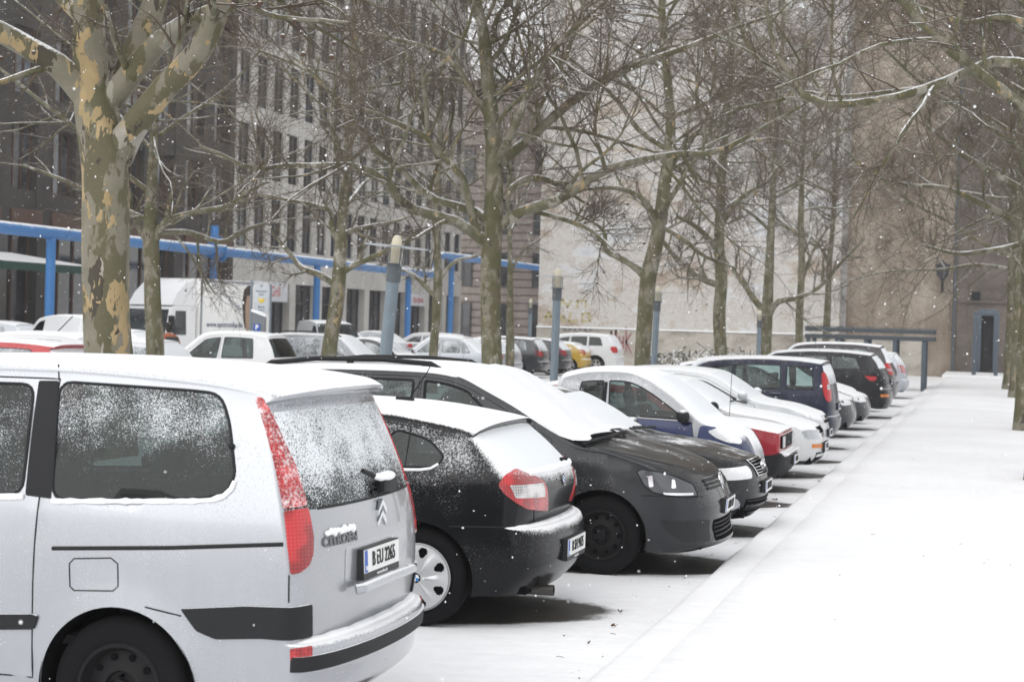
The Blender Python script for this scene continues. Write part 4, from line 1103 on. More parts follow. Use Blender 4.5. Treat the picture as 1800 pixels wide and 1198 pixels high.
smart = dict(L=2.56, W=1.52, belt=[(0, .93), (.8, .96), (1.6, .985), (2.56, 1.0)], tum=.26, wf=.40, wb=2.22, wr=.285, arch=.325, sill=.22,
  prof=[(.12, .2, .40, .2, 2.5), (.0, .34, .34, .34, 2.4), (.0, .50, .32, .50, 2.4), (.05, .66, .34, .64, 2.5), (.16, .82, .40, .79, 2.7), (.38, .95, .55, .90, 3), (.52, 1.0, .68, .955, 3), (.80, 1.24, .96, 1.19, 3), (1.13, 1.45, 1.28, 1.385, 3), (1.5, 1.535, 1.5, 1.46, 3), (1.95, 1.525, 1.93, 1.45, 2.9), (2.24, 1.46, 2.18, 1.39, 2.8), (2.28, 1.43, 2.2, 1.37, 2.8), (2.42, 1.15, 2.28, 1.13, 2.6), (2.50, .95, 2.34, .95, 2.5), (2.54, .70, 2.36, .70, 2.5), (2.55, .6, 2.36, .6, 2.4), (2.53, .4, 2.34, .4, 2.4), (2.42, .24, 2.26, .24, 2.5)],
  taper=(.8, .09, .6, .06), ws=(6.1, 7.92, .93), rw=(12.1, 12.95, .9), rb_s=15.5, fb_s=2.5, bump_z=(.5, .6), top_in=.085, windows=[(.78, 1.16, 1.66, 1.68), (1.74, 1.75, 2.06, 2.0)], doors=[[(.62, .34), (1.70, .34), (1.71, .985), (1.2, .968), (.72, .952)]], paint=P_SMARTC, bumper=P_SMART, rim='alloy', rimr=.19,
  mirror=(.82, 1.0), seats=[1.45], seat_h=1.12, handles=[(1.52, .92)], gwin={0: M_glass('city_car_glass', (.46, .55, .53), (.5, .8), .2)})
polo = gen(3.72, 1.60, 1.36, (1.16, .93), (1.68, 1.30), (3.0, 1.33), (3.35, 1.26), (3.60, .92), (3.66, .80), .72, 3.05, .275, [(0, .80), (1.2, .86), (3.7, .9)], [(1.45, 1.75, 2.36, 2.38), (2.48, 2.48, 3.2, 3.1)], [(1.16, 2.42)], P_POLO, nose=.80, fr=.16, crown=.07, tum=.34, bumpf=.50, bumper=GREYTRIM, mirror=(1.38, .93), seats=[1.8, 2.5], seat_h=.98, taper=(.9, .05, 1, .06), bumpr=.55)
polo['prof'][3] = (-.0, .50, .14, .50, 2.6); polo['prof'][4] = (.09, .56, .16, .56, 3.4); polo['prof'][5] = (.10, .78, .17, .745, 4); polo['prof'].insert(6, (.20, .815, .26, .77, 4))
polo.update(ws=(8.12, 9.92, .94), rw=(polo['rw'][0]+1, polo['rw'][1]+1, .9), rb_s=polo['rb_s']+1, fb_s=3.55)
corolla = gen(4.25, 1.69, 1.38, (1.22, .95), (1.90, 1.32), (2.9, 1.35), (3.15, 1.31), (3.6, 1.0), (4.15, .97), .82, 3.28, .29, [(0, .82), (1.2, .89), (4.2, .93)], [(1.6, 1.98, 2.35, 2.38), (2.46, 2.46, 3.12, 3.05)], [(1.25, 2.4), (2.42, 3.2)], P_COR, nose=.72, fr=.40, tum=.36, mirror=(1.48, .95), mirror_mat=BLACK, seats=[1.95, 2.75], seat_h=1.0)
corsa = gen(3.84, 1.65, 1.45, (1.05, .99), (1.72, 1.39), (3.0, 1.43), (3.45, 1.34), (3.72, .98), (3.78, .85), .76, 3.25, .29, [(0, .86), (1.2, .95), (3.8, 1.0)], [(1.35, 1.82, 2.3, 2.32), (2.40, 2.40, 3.2, 3.12)], [(1.08, 2.36)], P_CORSA, nose=.76, fr=.40, tum=.33, mirror=(1.28, 1.02), mirror_mat=P_CORSA, seats=[1.85, 2.6], seat_h=1.05)
modus = gen(3.95, 1.70, 1.60, (.85, 1.06), (1.62, 1.53), (3.2, 1.59), (3.70, 1.53), (3.85, 1.12), (3.89, .92), .72, 3.22, .305, [(0, .93), (1.0, 1.0), (3.9, 1.045)], [(1.22, 1.72, 2.12, 2.14), (2.24, 2.16, 2.98, 2.96), (3.08, 3.08, 3.54, 3.50)], [(.95, 2.18), (2.20, 3.02)], P_MOD, nose=.80, tum=.24, crown=.075, rr=.20, mirror=(1.14, 1.06), seats=[1.8, 2.7], seat_h=1.15, handles=[(2.04, .95), (2.90, .96)], taper=(1, .09, .8, .05), gside=M_glass('pale_backlit_glass', (.52, .62, .60), (.5, .8), .3))

VIEWED = 'cars parked side by side along the snowy kerb'
cars = {}
KX = -2.12
# ---- silver van, nearest
c = put_car('parked_van', 'silver family van with snow dusted tailgate, nearest car in the photo', VIEWED, c8, -2.82, 7.60+.93, True, 0)
cars['c8'] = c; rt = c.root
TL = [(4.36, -.86, 1.66), (4.44, -.86, 1.66), (4.53, -.84, 1.45), (4.62, -.81, 1.20), (4.70, -.80, 1.0), (4.715, -.80, .93), (4.62, -.85, .885), (4.53, -.90, .89), (4.52, -.90, 1.05), (4.475, -.90, 1.25), (4.42, -.88, 1.45)]
# lamp in two lenses: snow caught in the ribbed upper part, clean lower part
up = c.px([(448, 700), (461, 697), (479, 732), (499, 776), (518, 818), (531, 859), (538, 888), (497, 894), (488, 846), (474, 783), (458, 726)])
lo = c.px([(498, 898), (539, 892), (545, 919), (549, 944), (548, 973), (542, 992), (525, 1006), (510, 1009), (504, 957)])
c.patch(up, 52, .008, .015, .03, .012, (-1, 1), name='taillight', mat=RED2, dens=.02, label='upper tail lamp caked with snow')
c.patch(lo, 52, .010, .015, .03, .012, (-1, 1), name='taillight', mat=RED1, dens=.02)
# side rubbing strips and bumper strip
c.patch(c.px([(318, 1069), (430, 1064), (546, 1060), (546, 1117), (460, 1121), (380, 1122), (345, 1107)]), 18, .012, .02, .04, .012, (-1, 1), name='side_strip', mat=GREYTRIM)
c.patch(c.px([(-150, 1078), (60, 1078), (68, 1082), (60, 1105), (-150, 1106)]), 0, .012, .015, .06, .012, (-1, 1), name='side_strip', mat=GREYTRIM)
for sg in (-1, 1): c.trace(c.px([(92, 963), (300, 962), (498, 956)]), 0, .010, .0, mat=BLACK, name='door_rail', sides=(sg,))
# black pillar between door and quarter window
c.patch(c.px([(69, 669), (104, 669), (90, 876), (45, 870)]), 0, .004, .01, .05, .01, (-1, 1), name='pillar_trim', mat=BLACK)
c.band(.545, .475, .012, 'bumper_strip', GREYTRIM)
c.patch(c.px([(510, 1139), (547, 1135), (547, 1155), (511, 1159)]), 40, .008, .015, .03, .008, (-1, 1), name='reflector', mat=RED1, dens=.03)
# rear window border and its surround
c.trace([(-.66, 1.192), (.66, 1.192)], 90, .007, .0, mat=BLACK, name='window_seal', sides=(-1,))
# plate recess, plate, grip bar
c.patch([(-.46, .80), (.46, .80), (.46, 1.0), (-.46, 1.0)], 90, .003, .01, .05, .05, (-1,), name='plate_recess', mat=P_C8)
px_ = float(c.hit(-.02, .905, 90)[0].x)
number_plate(c, px_+.022, -.06, .91, 1, 'B EU 2265', 'www.autohaus.de', 3)
M = MB(); M.tube([(px_+.02, -.40, .79), (px_+.05, -.38, .795), (px_+.055, 0, .80), (px_+.05, .38, .795), (px_+.02, .40, .79)], .024, 8); M.build('tailgate_grip', P_C8, rt)
# double chevron and word
M = MB(); x0 = float(c.hit(0.02, 1.11, 90)[0].x)
for dz in (0, .055):
    for sg in (-1, 1):
        a = [(0, .052), (0, .024), (.062*sg, -.028), (.062*sg, .0)]
        M.prism([(q[0]+.02, q[1]+1.075+dz) for q in (a if sg > 0 else a[::-1])], x0-.01, x0+.016, 'yz')
M.build('badge', CHROME, rt, fixn=True, smooth=False)
vs, fs = text_mb('CITRO\u00cbN', .062, .002, 1.35, thick=.004)
x1 = 0
sl = (float(c.hit(-.28, .995, 90)[0].x)-float(c.hit(-.52, .995, 90)[0].x))/.24
pt = []
for v in vs:
    y = -.50+v[0]; z = 1.035+v[1]; h, n = c.hit(y, z, 90); pt.append(np.array(h)+np.array(n)*(.003+v[2]))
M = MB(); M.add(pt, fs); M.build('lettering', M_plain('dull_chrome', (.16, .165, .17), .3, .7), rt, smooth=False)
M = MB()
for k, y in enumerate(np.linspace(-.63, -.37, 9)):
    h, n = c.hit(y, 1.08, 90); M.sphere((h.x+.008, y, 1.076+.006*(k % 2)), 1, 2, (.014, .022, .014+.004*(k % 3)))
M.build('snow_ridge', SNOWM, rt)
# wiper with snow on it
h, n = c.hit(.10, 1.24, 90)
M = MB(); M.box((h.x+.035, .12, 1.245), (.05, .20, .075), 0, .02); M.tube([(h.x+.04, .05, 1.27), (h.x-.0, -.15, 1.33)], .012, 6); M.box((h.x+.01, .20, 1.225), (.05, .06, .06), 0, .02); M.build('wiper', BLACK, rt)
M = MB(); M.sphere((h.x+.035, .10, 1.287), 1, 3, (.032, .12, .026)); M.sphere((h.x+.03, .0, 1.292), 1, 2, (.022, .05, .018)); M.build('snow_ridge', SNOWM, rt)
# snow lying under the windows, on the bumper ledge
for pts, rr in (([(p[0], p[2]) for p in c.px([(92, 880), (200, 880), (340, 880), (372, 878), (394, 871), (407, 859), (413, 845)])], .013), ([(p[0], p[2]) for p in c.px([(-160, 872), (42, 872)])], .015)):
    M = MB(); Q = c.sidepts(densify(pts, .03, False), .004)
    r = rr*(.8+.45*np.abs(np.sin(np.arange(len(Q))*1.7)*np.sin(np.arange(len(Q))*.63)))
    for sg in (-1, 1): M = MB(); M.tube([q*np.array([1, 1 if sg < 0 else -1, 1]) for q in Q], r, 7); M.build('snow_ridge', SNOWM, rt)
c.ledge_snow(.589, .045, .026)
M = MB(); h = c.hit(-.6, 1.1, 0)
M.sphere((4.29, -float(c.Y(4.29, 1.46))-.004, 1.47), .016, 2); M.build('window_latch', BLACK, rt)

# ---- black compact hatchback
c = put_car('parked_hatchback', 'black compact hatchback with silver wheel covers, tail out beside the silver van', VIEWED, bmw, -2.80, 11.70+.89, True, 0, sc=1.05)
cars['bmw'] = c; rt = c.root
tl = c.px([(874, 850), (886, 835), (905, 823), (925, 832), (953, 842), (962, 897), (924, 894), (904, 882), (887, 869)])
c.patch(tl, 50, .008, .015, .035, .03, (-1, 1), name='taillight', mat=RED1, dens=.025)
ins = c.px([(895, 853), (953, 849), (956, 872), (905, 875)])
for sg, ob in zip((-1, 1), c.patch(ins, 50, .011, .010, .035, .01, (-1, 1), name='reverse_lens', mat=LENSW, dens=.03)): pass
# rear lid, dark panel and roundel
x0 = float(c.hit(0, .93, 90)[0].x)
roundel(rt, (x0+.012, -.0, .925), .042, (0, 1, 0), (-.2, 0, .98), (.98, 0, .2))
px_ = float(c.hit(0, .49, 90)[0].x); number_plate(c, px_+.014, 0, .49, 1, 'B SH 9475', 'www.auto.de', 0)
M = MB()
c.trace([(-.62, .98), (-.60, .80), (-.54, .69), (.54, .69), (.60, .80), (.62, .98)], 90, .004, 0, mb=M, sides=(-1,)); M.build('panel_gap', BLACK, rt)
c.ledge_snow(.656, .045, .022)
M = MB(); Q = [np.array(c.hit(y, 1.0, 90)[0])+np.array([.012, 0, .0]) for y in np.linspace(-.58, .58, 24)]
M.tube(Q, [.024+.006*sin(k*1.9) for k in range(24)], 7); M.build('snow_ridge', SNOWM, rt)
M = MB(); Q = c.sidepts(densify([(2.5, .975), (3.14, 1.0), (3.40, 1.008), (3.47, 1.02), (3.52, 1.05)], .03, False), .002)
for sg in (-1, 1): M = MB(); M.tube([q*np.array([1, 1 if sg < 0 else -1, 1]) for q in Q], .0095, 7); M.build('snow_ridge', SNOWM, rt)
M = MB(); M.tube([(4.06, .33, 1.03), (4.09, .38, 1.035)], .014, 6); M.build('wiper', BLACK, rt)
M = MB(); M.box((3.02, 0, 1.42), (.13, .05, .035), 0, .015); M.tube([(3.05, 0, 1.42), (3.17, 0, 1.60), (3.20, 0, 1.66)], [.007, .004, .003], 6); M.build('antenna', BLACK, rt)
M = MB(); M.lathe([(.032, 4.02), (.036, 4.02), (.036, 4.22), (.030, 4.22), (.030, 4.03)], (0, -.46, .235), 'X', 20); M.build('exhaust_pipe', M_plain('burnt_steel', (.09, .085, .08), .5, .8), rt)

# ---- grey MPV, nose out
c = put_car('parked_car', 'dark grey people carrier, nose to the kerb, windscreen under a snowy sheet', VIEWED, vw, -2.10, 14.70+.91, False, 0, sc=1.02)
cars['vw'] = c; rt = c.root
for sg in (-1, 1):
    M = MB(); Q = [(x, sg*(float(c.Y(x, float(c.topz(x)[0])))*1.0-.06), float(c.topz(x)[0])+dz) for x, dz in ((2.35, .03), (2.48, .085), (2.9, .10), (3.5, .10), (3.92, .085), (4.02, .035))]
    M.tube(Q, .021, 8); M.box((2.5, Q[1][1], Q[1][2]-.04), (.12, .035, .09), 0, .01); M.box((3.2, Q[2][1], Q[2][2]-.05), (.06, .03, .10), 0, .01); M.build('roof_rail', BLACK, rt)
# snow on the roof of this car (its bonnet is swept nearly bare)
M = MB(); R = c.R; i0 = int(np.searchsorted(c.S, 12.2)); i1 = int(np.searchsorted(c.S, 16.2)); m = R.shape[1]; sub = R[i0:i1, 1:-1]
nr, ncol, _ = sub.shape
lift = .014
vs = [p+np.array([0, 0, lift*(1 if 0 < j < ncol-1 and 0 < i < nr-1 else -.5)]) for i, row in enumerate(sub) for j, p in enumerate(row)]
M.add(vs, [(i*ncol+j, (i+1)*ncol+j, (i+1)*ncol+j+1, i*ncol+j+1) for i in range(nr-1) for j in range(ncol-1)]); M.build('snow_layer', SNOWM, rt)
# sheet over the windscreen, tucked under the wipers, snow on it
i0 = int(np.searchsorted(c.S, 10.02)); i1 = int(np.searchsorted(c.S, 12.35)); sub = R[i0:i1+1]
nr, ncol, _ = sub.shape; vs = []
for i, row in enumerate(sub):
    for j, p in enumerate(row):
        t = i/(nr-1); q = np.array(p); e = abs(c.H[j])
        q += np.array([-.022, 0, .030])*(1+.28*sin(j*.9+i*.35)*sin(i*.5+j*.23+1))*(1 if e < .97 else .7)
        if i == 0: q += np.array([-.10-.05*sin(j*.8), 0, .0])
        vs.append(q)
M.v = []; M.f = []; M.add(vs, [(i*ncol+j, (i+1)*ncol+j, (i+1)*ncol+j+1, i*ncol+j+1) for i in range(nr-1) for j in range(ncol-1)])
M.build('screen_cover', M_plain('snowy_sheet', (.80, .81, .83), .9, bump=.6, bscale=22, var=.03), rt)
# black wiper and cowl edge showing under the sheet
i0 = int(np.searchsorted(c.S, 9.75)); row = R[i0]; M = MB(); Q = [row[j]+np.array([-.03, 0, .022]) for j in range(3, len(row)-3)]; M.tube(smooth_poly(Q, 24), .016, 6); M.build('wiper', BLACK, rt)
hl = c.px([(1119, 828), (1128, 824), (1149, 827), (1182, 835.5), (1207, 846), (1218, 852), (1226, 871), (1199, 873), (1174, 870), (1149, 865), (1132, 852)])
c.patch(hl, -52, .004, .02, .035, .035, (-1, 1), name='headlight', mat=LAMPD, dens=.025)
c.trace(hl, -52, .006, .004, True, BLACK, 'headlight_rim')
for a in (c.px([(1139, 836), (1147, 835), (1149, 855), (1141, 856)]), c.px([(1180, 842), (1186, 843), (1188, 858), (1180, 858)]), c.px([(1165, 865), (1218, 866), (1218, 870), (1168, 869)])):
    c.patch(a, -52, .009, .01, .03, .012, (-1, 1), name='lamp_reflector', mat=REFLECTOR, dens=.03)
for z in (.705, .735, .765):
    c.patch([(-.52, z), (.52, z), (.52, z+.020), (-.52, z+.020)], -90, .010, .012, .05, .006, (-1,), name='grille_bar', mat=BLACK)
    c.trace([(-.50, z+.022), (.50, z+.022)], -90, .003, .012, mat=CHROME, name='grille_line', sides=(-1,))
x0 = float(c.hit(0, .745, -90)[0].x)
M = MB()
def ring(M, c0, r, w, ax, ay, az, n=28):
    vs = []
    for k in range(n):
        a = 2*pi*k/n; d = np.array(ax)*cos(a)+np.array(ay)*sin(a)
        for q, l in ((r-w, 0), (r-w, .008), (r, .008), (r, 0)): vs.append(np.array(c0)+d*q+np.array(az)*l)
    M.add(vs, [(4*k+i, 4*k+(i+1) % 4, 4*((k+1) % n)+(i+1) % 4, 4*((k+1) % n)+i) for k in range(n) for i in range(4)])
AX = ((0, -1, 0), (.25, 0, .97), (-.97, 0, .25))
ring(M, (x0-.012, 0, .745), .075, .010, *AX)
for pts in ([(-.045, .045), (-.0, -.005), (.045, .045)], [(-.065, .015), (-.03, -.06), (0, -.005), (.03, -.06), (.065, .015)]):
    M.tube(place([(a, b, .006) for a, b in pts], (x0-.012, 0, .745), *AX), .0075, 5)
M.build('badge', CHROME, rt)
c.patch([(.16, -.50, .30), (.17, -.50, .47), (.50, -.82, .475), (.47, -.80, .40), (.36, -.74, .30)], -52, .003, .02, .04, .03, (-1, 1), name='bumper_insert', mat=M_plain('insert_grey', (.018, .0185, .02), .55))
c.patch([(-.48, .29), (.48, .29), (.48, .46), (-.48, .46)], -90, .004, .02, .05, .02, (-1,), name='lower_grille', mat=DARK)
for z in (.325, .36, .395, .43): c.trace([(-.47, z), (.47, z)], -90, .006, .006, mat=GREYTRIM, name='grille_bar', sides=(-1,))
px_ = float(c.hit(0, .56, -90)[0].x); number_plate(c, px_-.012, 0, .555, -1, 'B KM 417', None, -4)
M = MB(); c.trace([(.20, -.60, .66), (.45, -.80, .665), (.60, -.84, .665)], -52, .004, 0, mb=M)
c.trace([(.44, -.55, .90), (.8, -.70, .985), (1.05, -.76, 1.035)], -30, .004, 0, mb=M); M.build('panel_gap', BLACK, rt)

# ---- charcoal saloon, nose out
c = put_car('parked_saloon', 'charcoal saloon with four rings on its grille, beside the grey people carrier', VIEWED, audi, -2.12, 17.55+.88, False, 1)
cars['audi'] = c; rt = c.root
c.patch(c.px([(1257, 823), (1312, 818), (1320, 827), (1322, 840), (1282, 844), (1264, 842)]), -50, .005, .02, .04, .03, (-1, 1), name='headlight', mat=LAMPW, dens=.03)
c.patch([(-.36, .62), (.36, .62), (.40, .755), (-.40, .755)], -90, .008, .02, .05, .02, (-1,), name='grille', mat=DARK)
for z in (.64, .665, .69, .715, .74): c.trace([(-.36, z), (.36, z)], -90, .006, .014, mat=CHROME, name='grille_bar', sides=(-1,))
c.trace([(-.37, .615), (.37, .615), (.41, .76), (-.41, .76)], -90, .009, .01, True, CHROME, 'grille_frame', (-1,))
M = MB(); x0 = float(c.hit(0, .71, -90)[0].x)
for k in range(4): ring(M, (x0-.03, -.105+.07*k, .705), .048, .009, (0, -1, 0), (.1, 0, 1), (-1, 0, .1))
M.build('badge', CHROME, rt)
px_ = float(c.hit(0, .50, -90)[0].x); number_plate(c, px_-.02, 0, .50, -1, 'B LN 2304', None, 0)
c.patch([(-.62, .26), (.62, .26), (.62, .40), (-.62, .40)], -90, .004, .02, .06, .02, (-1,), name='lower_grille', mat=DARK)
for z in (.30, .34, .38): c.trace([(-.60, z), (.60, z)], -90, .006, .006, mat=GREYTRIM, name='grille_bar', sides=(-1,))
c.patch([(.25, -.60, .34), (.30, -.65, .42), (.38, -.72, .36), (.33, -.68, .29)], -50, .006, .01, .04, .04, (-1, 1), name='fog_lamp', mat=LAMPC)
M = MB(); zz = c.bvh.ray_cast(Vector((1.30, -.3, 3)), Vector((0, 0, -1)))[0].z; M.tube([(1.26, -.62, zz+.02), (1.33, -.3, zz+.035), (1.36, .1, zz+.05)], .014, 6); M.tube([(1.28, -.1, zz+.04), (1.35, .35, zz+.05)], .012, 6); M.build('wiper', BLACK, rt)

# ---- blue two-seater
c = put_car('parked_city_car', 'short blue two seater with grey roof cell and oval headlamps, nose to the kerb', VIEWED, smart, -2.50, 20.6+.76, False, 1, sc=1.03)
cars['smart'] = c; rt = c.root
for sg in (-1, 1): c.door_objs[(0, sg)].data.materials[0] = P_SMART
c.patch([(.10, -.30, .52), (.14, -.35, .80), (.30, -.6, .88), (.62, -.74, .93), (.70, -.75, .62), (.74, -.75, .36), (.42, -.70, .36)], -45, .004, .012, .05, .05, (-1, 1), name='front_wing', mat=P_SMART)
c.patch(c.px([(1243, 757), (1262, 752), (1285, 760), (1302, 775), (1300, 781), (1280, 778), (1258, 769)]), -48, .022, .03, .035, .03, (-1, 1), name='headlight', mat=LAMPW)
M = MB(); M.tube([(1.72, -float(c.Y(1.72, 1.0)), .99), (1.72, -float(c.Y(1.72, 1.36)), 1.36)], .02, 6); M.tube([(1.72, float(c.Y(1.72, 1.0)), .99), (1.72, float(c.Y(1.72, 1.36)), 1.36)], .02, 6); M.build('pillar_trim', BLACK, rt)

# ---- old red hatchback
c = put_car('parked_hatchback', 'old boxy red hatchback with chrome edged bumper, nose to the kerb', VIEWED, polo, -2.36, 22.75+.8, False, 1)
cars['polo'] = c; rt = c.root
c.patch([(-.66, .575), (.66, .575), (.66, .735), (-.66, .735)], -90, .010, .02, .06, .01, (-1,), name='grille', mat=DARK)
for z in np.linspace(.59, .72, 7): c.trace([(-.65, z), (.65, z)], -90, .006, .014, mat=GREYTRIM, name='grille_bar', sides=(-1,))
for sg in (-1, 1):
    M = MB(); M.b(.075, .095, sg*.42, sg*.64, .585, .725, .01); M.build('headlight', LAMPC, rt)
M = c.trace([(-.70, .50), (.70, .50)], -90, .016, -.004, mb=MB(), sides=(-1,)); M.build('bumper_trim', CHROME, rt)
M = MB(); M.b(.01, .085, -.72, .72, .497, .525, .012); M.build('snow_ridge', SNOWM, rt)
px_ = float(c.hit(0, .42, -90)[0].x); number_plate(c, px_-.02, 0, .42, -1, 'B KT 860', None, 0)
M = MB(); M.tube([(.95, -.70, .88), (.93, -.71, 1.60)], .004, 5); M.build('antenna', BLACK, rt)

# ---- white saloon
c = put_car('parked_saloon', 'white older saloon with amber indicator in its bumper', VIEWED, corolla, -2.18, 25.1+.85, False, 1)
cars['cor'] = c; rt = c.root
c.patch(c.px([(1408, 758), (1420, 755), (1444, 755), (1449, 766), (1442, 770), (1415, 771)]), -50, .005, .02, .04, .03, (-1, 1), name='headlight', mat=LAMPC)
c.patch(c.px([(1427, 780), (1449, 778.5), (1450, 785), (1427, 787)]), -50, .006, .01, .04, .012, (-1, 1), name='indicator', mat=ORANGE)
c.patch([(-.30, .64), (.30, .64), (.32, .72), (-.32, .72)], -90, .006, .02, .06, .015, (-1,), name='grille', mat=DARK)
c.patch([(-.50, .27), (.50, .27), (.50, .38), (-.50, .38)], -90, .004, .02, .06, .015, (-1,), name='lower_grille', mat=DARK)
c.patch([(.10, -.2, .22), (.3, -.66, .22), (.45, -.78, .22), (.45, -.78, .27), (.3, -.66, .27), (.10, -.2, .27)], -45, .004, .02, .06, .01, (-1, 1), name='bumper_skirt', mat=BLACK)
px_ = float(c.hit(0, .45, -90)[0].x); number_plate(c, px_-.02, 0, .45, -1, 'B TC 118', None, 0)
M = MB(); M.tube([(1.2, -.60, .98), (1.32, -.2, 1.03), (1.33, .1, 1.03)], .012, 6); M.build('wiper', BLACK, rt)

# ---- pale silver hatch
c = put_car('parked_hatchback', 'pale silver hatchback with silver mirrors, nose out between white saloon and navy car', VIEWED, corsa, -2.36, 28.0+.83, False, 1)
cars['corsa'] = c; rt = c.root
c.patch(c.px([(1420, 727), (1430, 725), (1447, 729), (1459, 740), (1444, 741), (1427, 736)]), -50, .005, .02, .04, .05, (-1, 1), name='headlight', mat=LAMPW)
c.patch([(-.34, .64), (.34, .64), (.36, .745), (-.36, .745)], -90, .006, .02, .06, .02, (-1,), name='grille', mat=DARK)
c.trace([(-.36, .70), (.36, .70)], -90, .014, .008, mat=CHROME, name='grille_bar', sides=(-1,))
px_ = float(c.hit(0, .48, -90)[0].x); number_plate(c, px_-.02, 0, .48, -1, 'B ES 907', None, 0)

# ---- navy MPV, tail out
c = put_car('parked_car', 'tall navy blue hatchback with upright red and white tail lamps, its tail to the kerb', VIEWED, modus, -2.45, 31.3+.85, True, 1)
cars['modus'] = c; rt = c.root
c.patch(c.px([(1444, 655), (1449, 653), (1454, 663), (1458, 677), (1461, 689), (1461, 702), (1458, 707), (1452, 704), (1448, 694), (1445, 677)]), 50, .008, .02, .04, .05, (-1, 1), name='taillight', mat=RED0)
c.patch(c.px([(1453, 676), (1457, 675), (1459, 684), (1454, 685)]), 50, .012, .01, .04, .02, (-1, 1), name='reverse_lens', mat=LENSW)
px_ = float(c.hit(0, .74, 90)[0].x); number_plate(c, px_+.02, 0, .76, 1, 'B MD 352', None, 0)
M = MB(); M.tube([(1.72, 0, 1.58), (1.5, 0, 1.72), (1.38, 0, 1.80)], .005, 5); M.build('antenna', BLACK, rt)

# ---- further cars of the row
def hatch(paint, L=4.0, H=1.45, W=1.70, **kw):
    return gen(L, W, H, (1.1, 1.0), (1.78, H-.07), (L-.95, H-.02), (L-.48, H-.10), (L-.14, 1.0), (L-.07, .86), .78, L-.70, .30, [(0, .87), (1.2, .95), (L, 1.0)], [(1.45, 1.9, 2.3, 2.33), (2.42, 2.42, L-.8, L-.88)], [(1.12, 2.36)], paint, nose=.76, fr=.40, tum=.32, **kw)
def sedan(paint, L=4.55, H=1.44, W=1.76, **kw):
    return gen(L, W, H, (1.28, .98), (1.98, H-.06), (2.95, H-.03), (3.25, H-.07), (L-.72, 1.03), (L-.10, 1.0), .88, L-.98, .31, [(0, .85), (1.2, .93), (L, .98)], [(1.66, 2.06, 2.42, 2.45), (2.54, 2.54, 3.18, 3.14), (3.24, 3.20, 3.52, 3.36)], [(1.32, 2.48), (2.50, 3.32)], paint, nose=.72, fr=.42, tum=.36, mirror=(1.52, .98), **kw)
def estate(paint, L=4.5, H=1.46, W=1.74, **kw):
    return gen(L, W, H, (1.2, .99), (1.9, H-.06), (L-1.0, H-.02), (L-.42, H-.08), (L-.13, 1.0), (L-.07, .86), .85, L-1.0, .31, [(0, .86), (1.2, .94), (L, .99)], [(1.58, 2.0, 2.36, 2.39), (2.48, 2.48, 3.16, 3.16), (3.26, 3.28, L-.66, L-.74)], [(1.25, 2.42), (2.44, 3.24)], paint, nose=.73, fr=.40, tum=.32, **kw)
def suv(paint, L=4.65, H=1.70, W=1.85, **kw):
    return gen(L, W, H, (1.25, 1.13), (1.95, H-.07), (L-1.1, H-.01), (L-.45, H-.08), (L-.17, 1.18), (L-.07, 1.0), .90, L-1.0, .36, [(0, 1.0), (1.3, 1.10), (L, 1.16)], [(1.62, 2.05, 2.4, 2.43), (2.52, 2.52, 3.2, 3.2), (3.3, 3.3, L-.72, L-.84)], [(1.3, 2.46), (2.48, 3.28)], paint, nose=.92, fr=.36, tum=.26, lowz=.28, bumpf=.72, bumpr=.72, **kw)
sp = hatch(P_DARK, 3.9); sp['lamps'] = [front_lamps(sp, .64, .76, .40, .74, LAMPW)]
put_car('parked_hatchback', 'dark hatchback with snow on its bonnet, nose to the kerb just past the navy car', VIEWED, sp, -2.44, 36.0, False, 2)
sp = sedan(P_DARK, 4.3); sp['lamps'] = [front_lamps(sp, .60, .72, .40, .76, LAMPW)]
put_car('parked_saloon', 'dark saloon with snow striped bonnet, nose out before the black sport utility', VIEWED, sp, -2.35, 39.0, False, 2)
sp = hatch(M_paint('slate_car_paint', (.07, .075, .085), .4, .3, (.40, .70), .3, .5, .5), 4.1); sp['lamps'] = [front_lamps(sp, .64, .76, .40, .74, LAMPW)]
put_car('parked_hatchback', 'slate grey hatchback with snowy bonnet, nose to the kerb right beside the black sport utility', VIEWED, sp, -2.75, 41.4, False, 2)
sp = suv(P_SUV, 4.7, 1.62, lip=None); sp['lamps'] = []
c = put_car('parked_suv', 'large black sport utility with sloping back, tail to the kerb', VIEWED, sp, -2.18, 44.6, True, 1)
c.patch(c.px([(1519, 660), (1542, 662), (1538, 669), (1529, 669)]), 50, .008, .02, .04, .01, (-1, 1), name='taillight', mat=RED0)
c.patch([(4.40, -.82, .60), (4.62, -.62, .60), (4.64, -.60, .54), (4.42, -.82, .54)], 50, .006, .01, .05, .01, (-1, 1), name='reflector', mat=ORANGE)
px_ = float(c.hit(0, .86, 90)[0].x); number_plate(c, px_+.02, 0, .88, 1, 'B HV 641', None, 0)
sp = estate(P_GREY, 4.5, 1.52); sp['lamps'] = [rear_lamps(sp, .80, 1.0)]
put_car('parked_estate', 'grey estate with small roof spoiler, behind the black sport utility', VIEWED, sp, -2.75, 48.0, True, 2)
sp = suv(M_paint('wine_van_paint', (.035, .028, .032), .35, .3, (.55, .85), .3, .5, .5), 4.75, 1.76); sp['lamps'] = [([(4.42, -.90, .90), (4.44, -.88, 1.22), (4.62, -.72, 1.22), (4.64, -.70, .90)], 50, RED0, 'taillight', .03), ([(4.46, -.88, 1.0), (4.47, -.87, 1.06), (4.62, -.72, 1.06), (4.63, -.71, 1.0)], 50, LAMPC, 'reverse_lens', .01)]
put_car('parked_van', 'dark people carrier with tall block tail lamps, tail to the kerb near the row end', VIEWED, sp, -2.38, 51.8, True, 1)
sp = estate(P_SILV, 4.4, 1.50); sp['lamps'] = [rear_lamps(sp, .80, 1.06)]
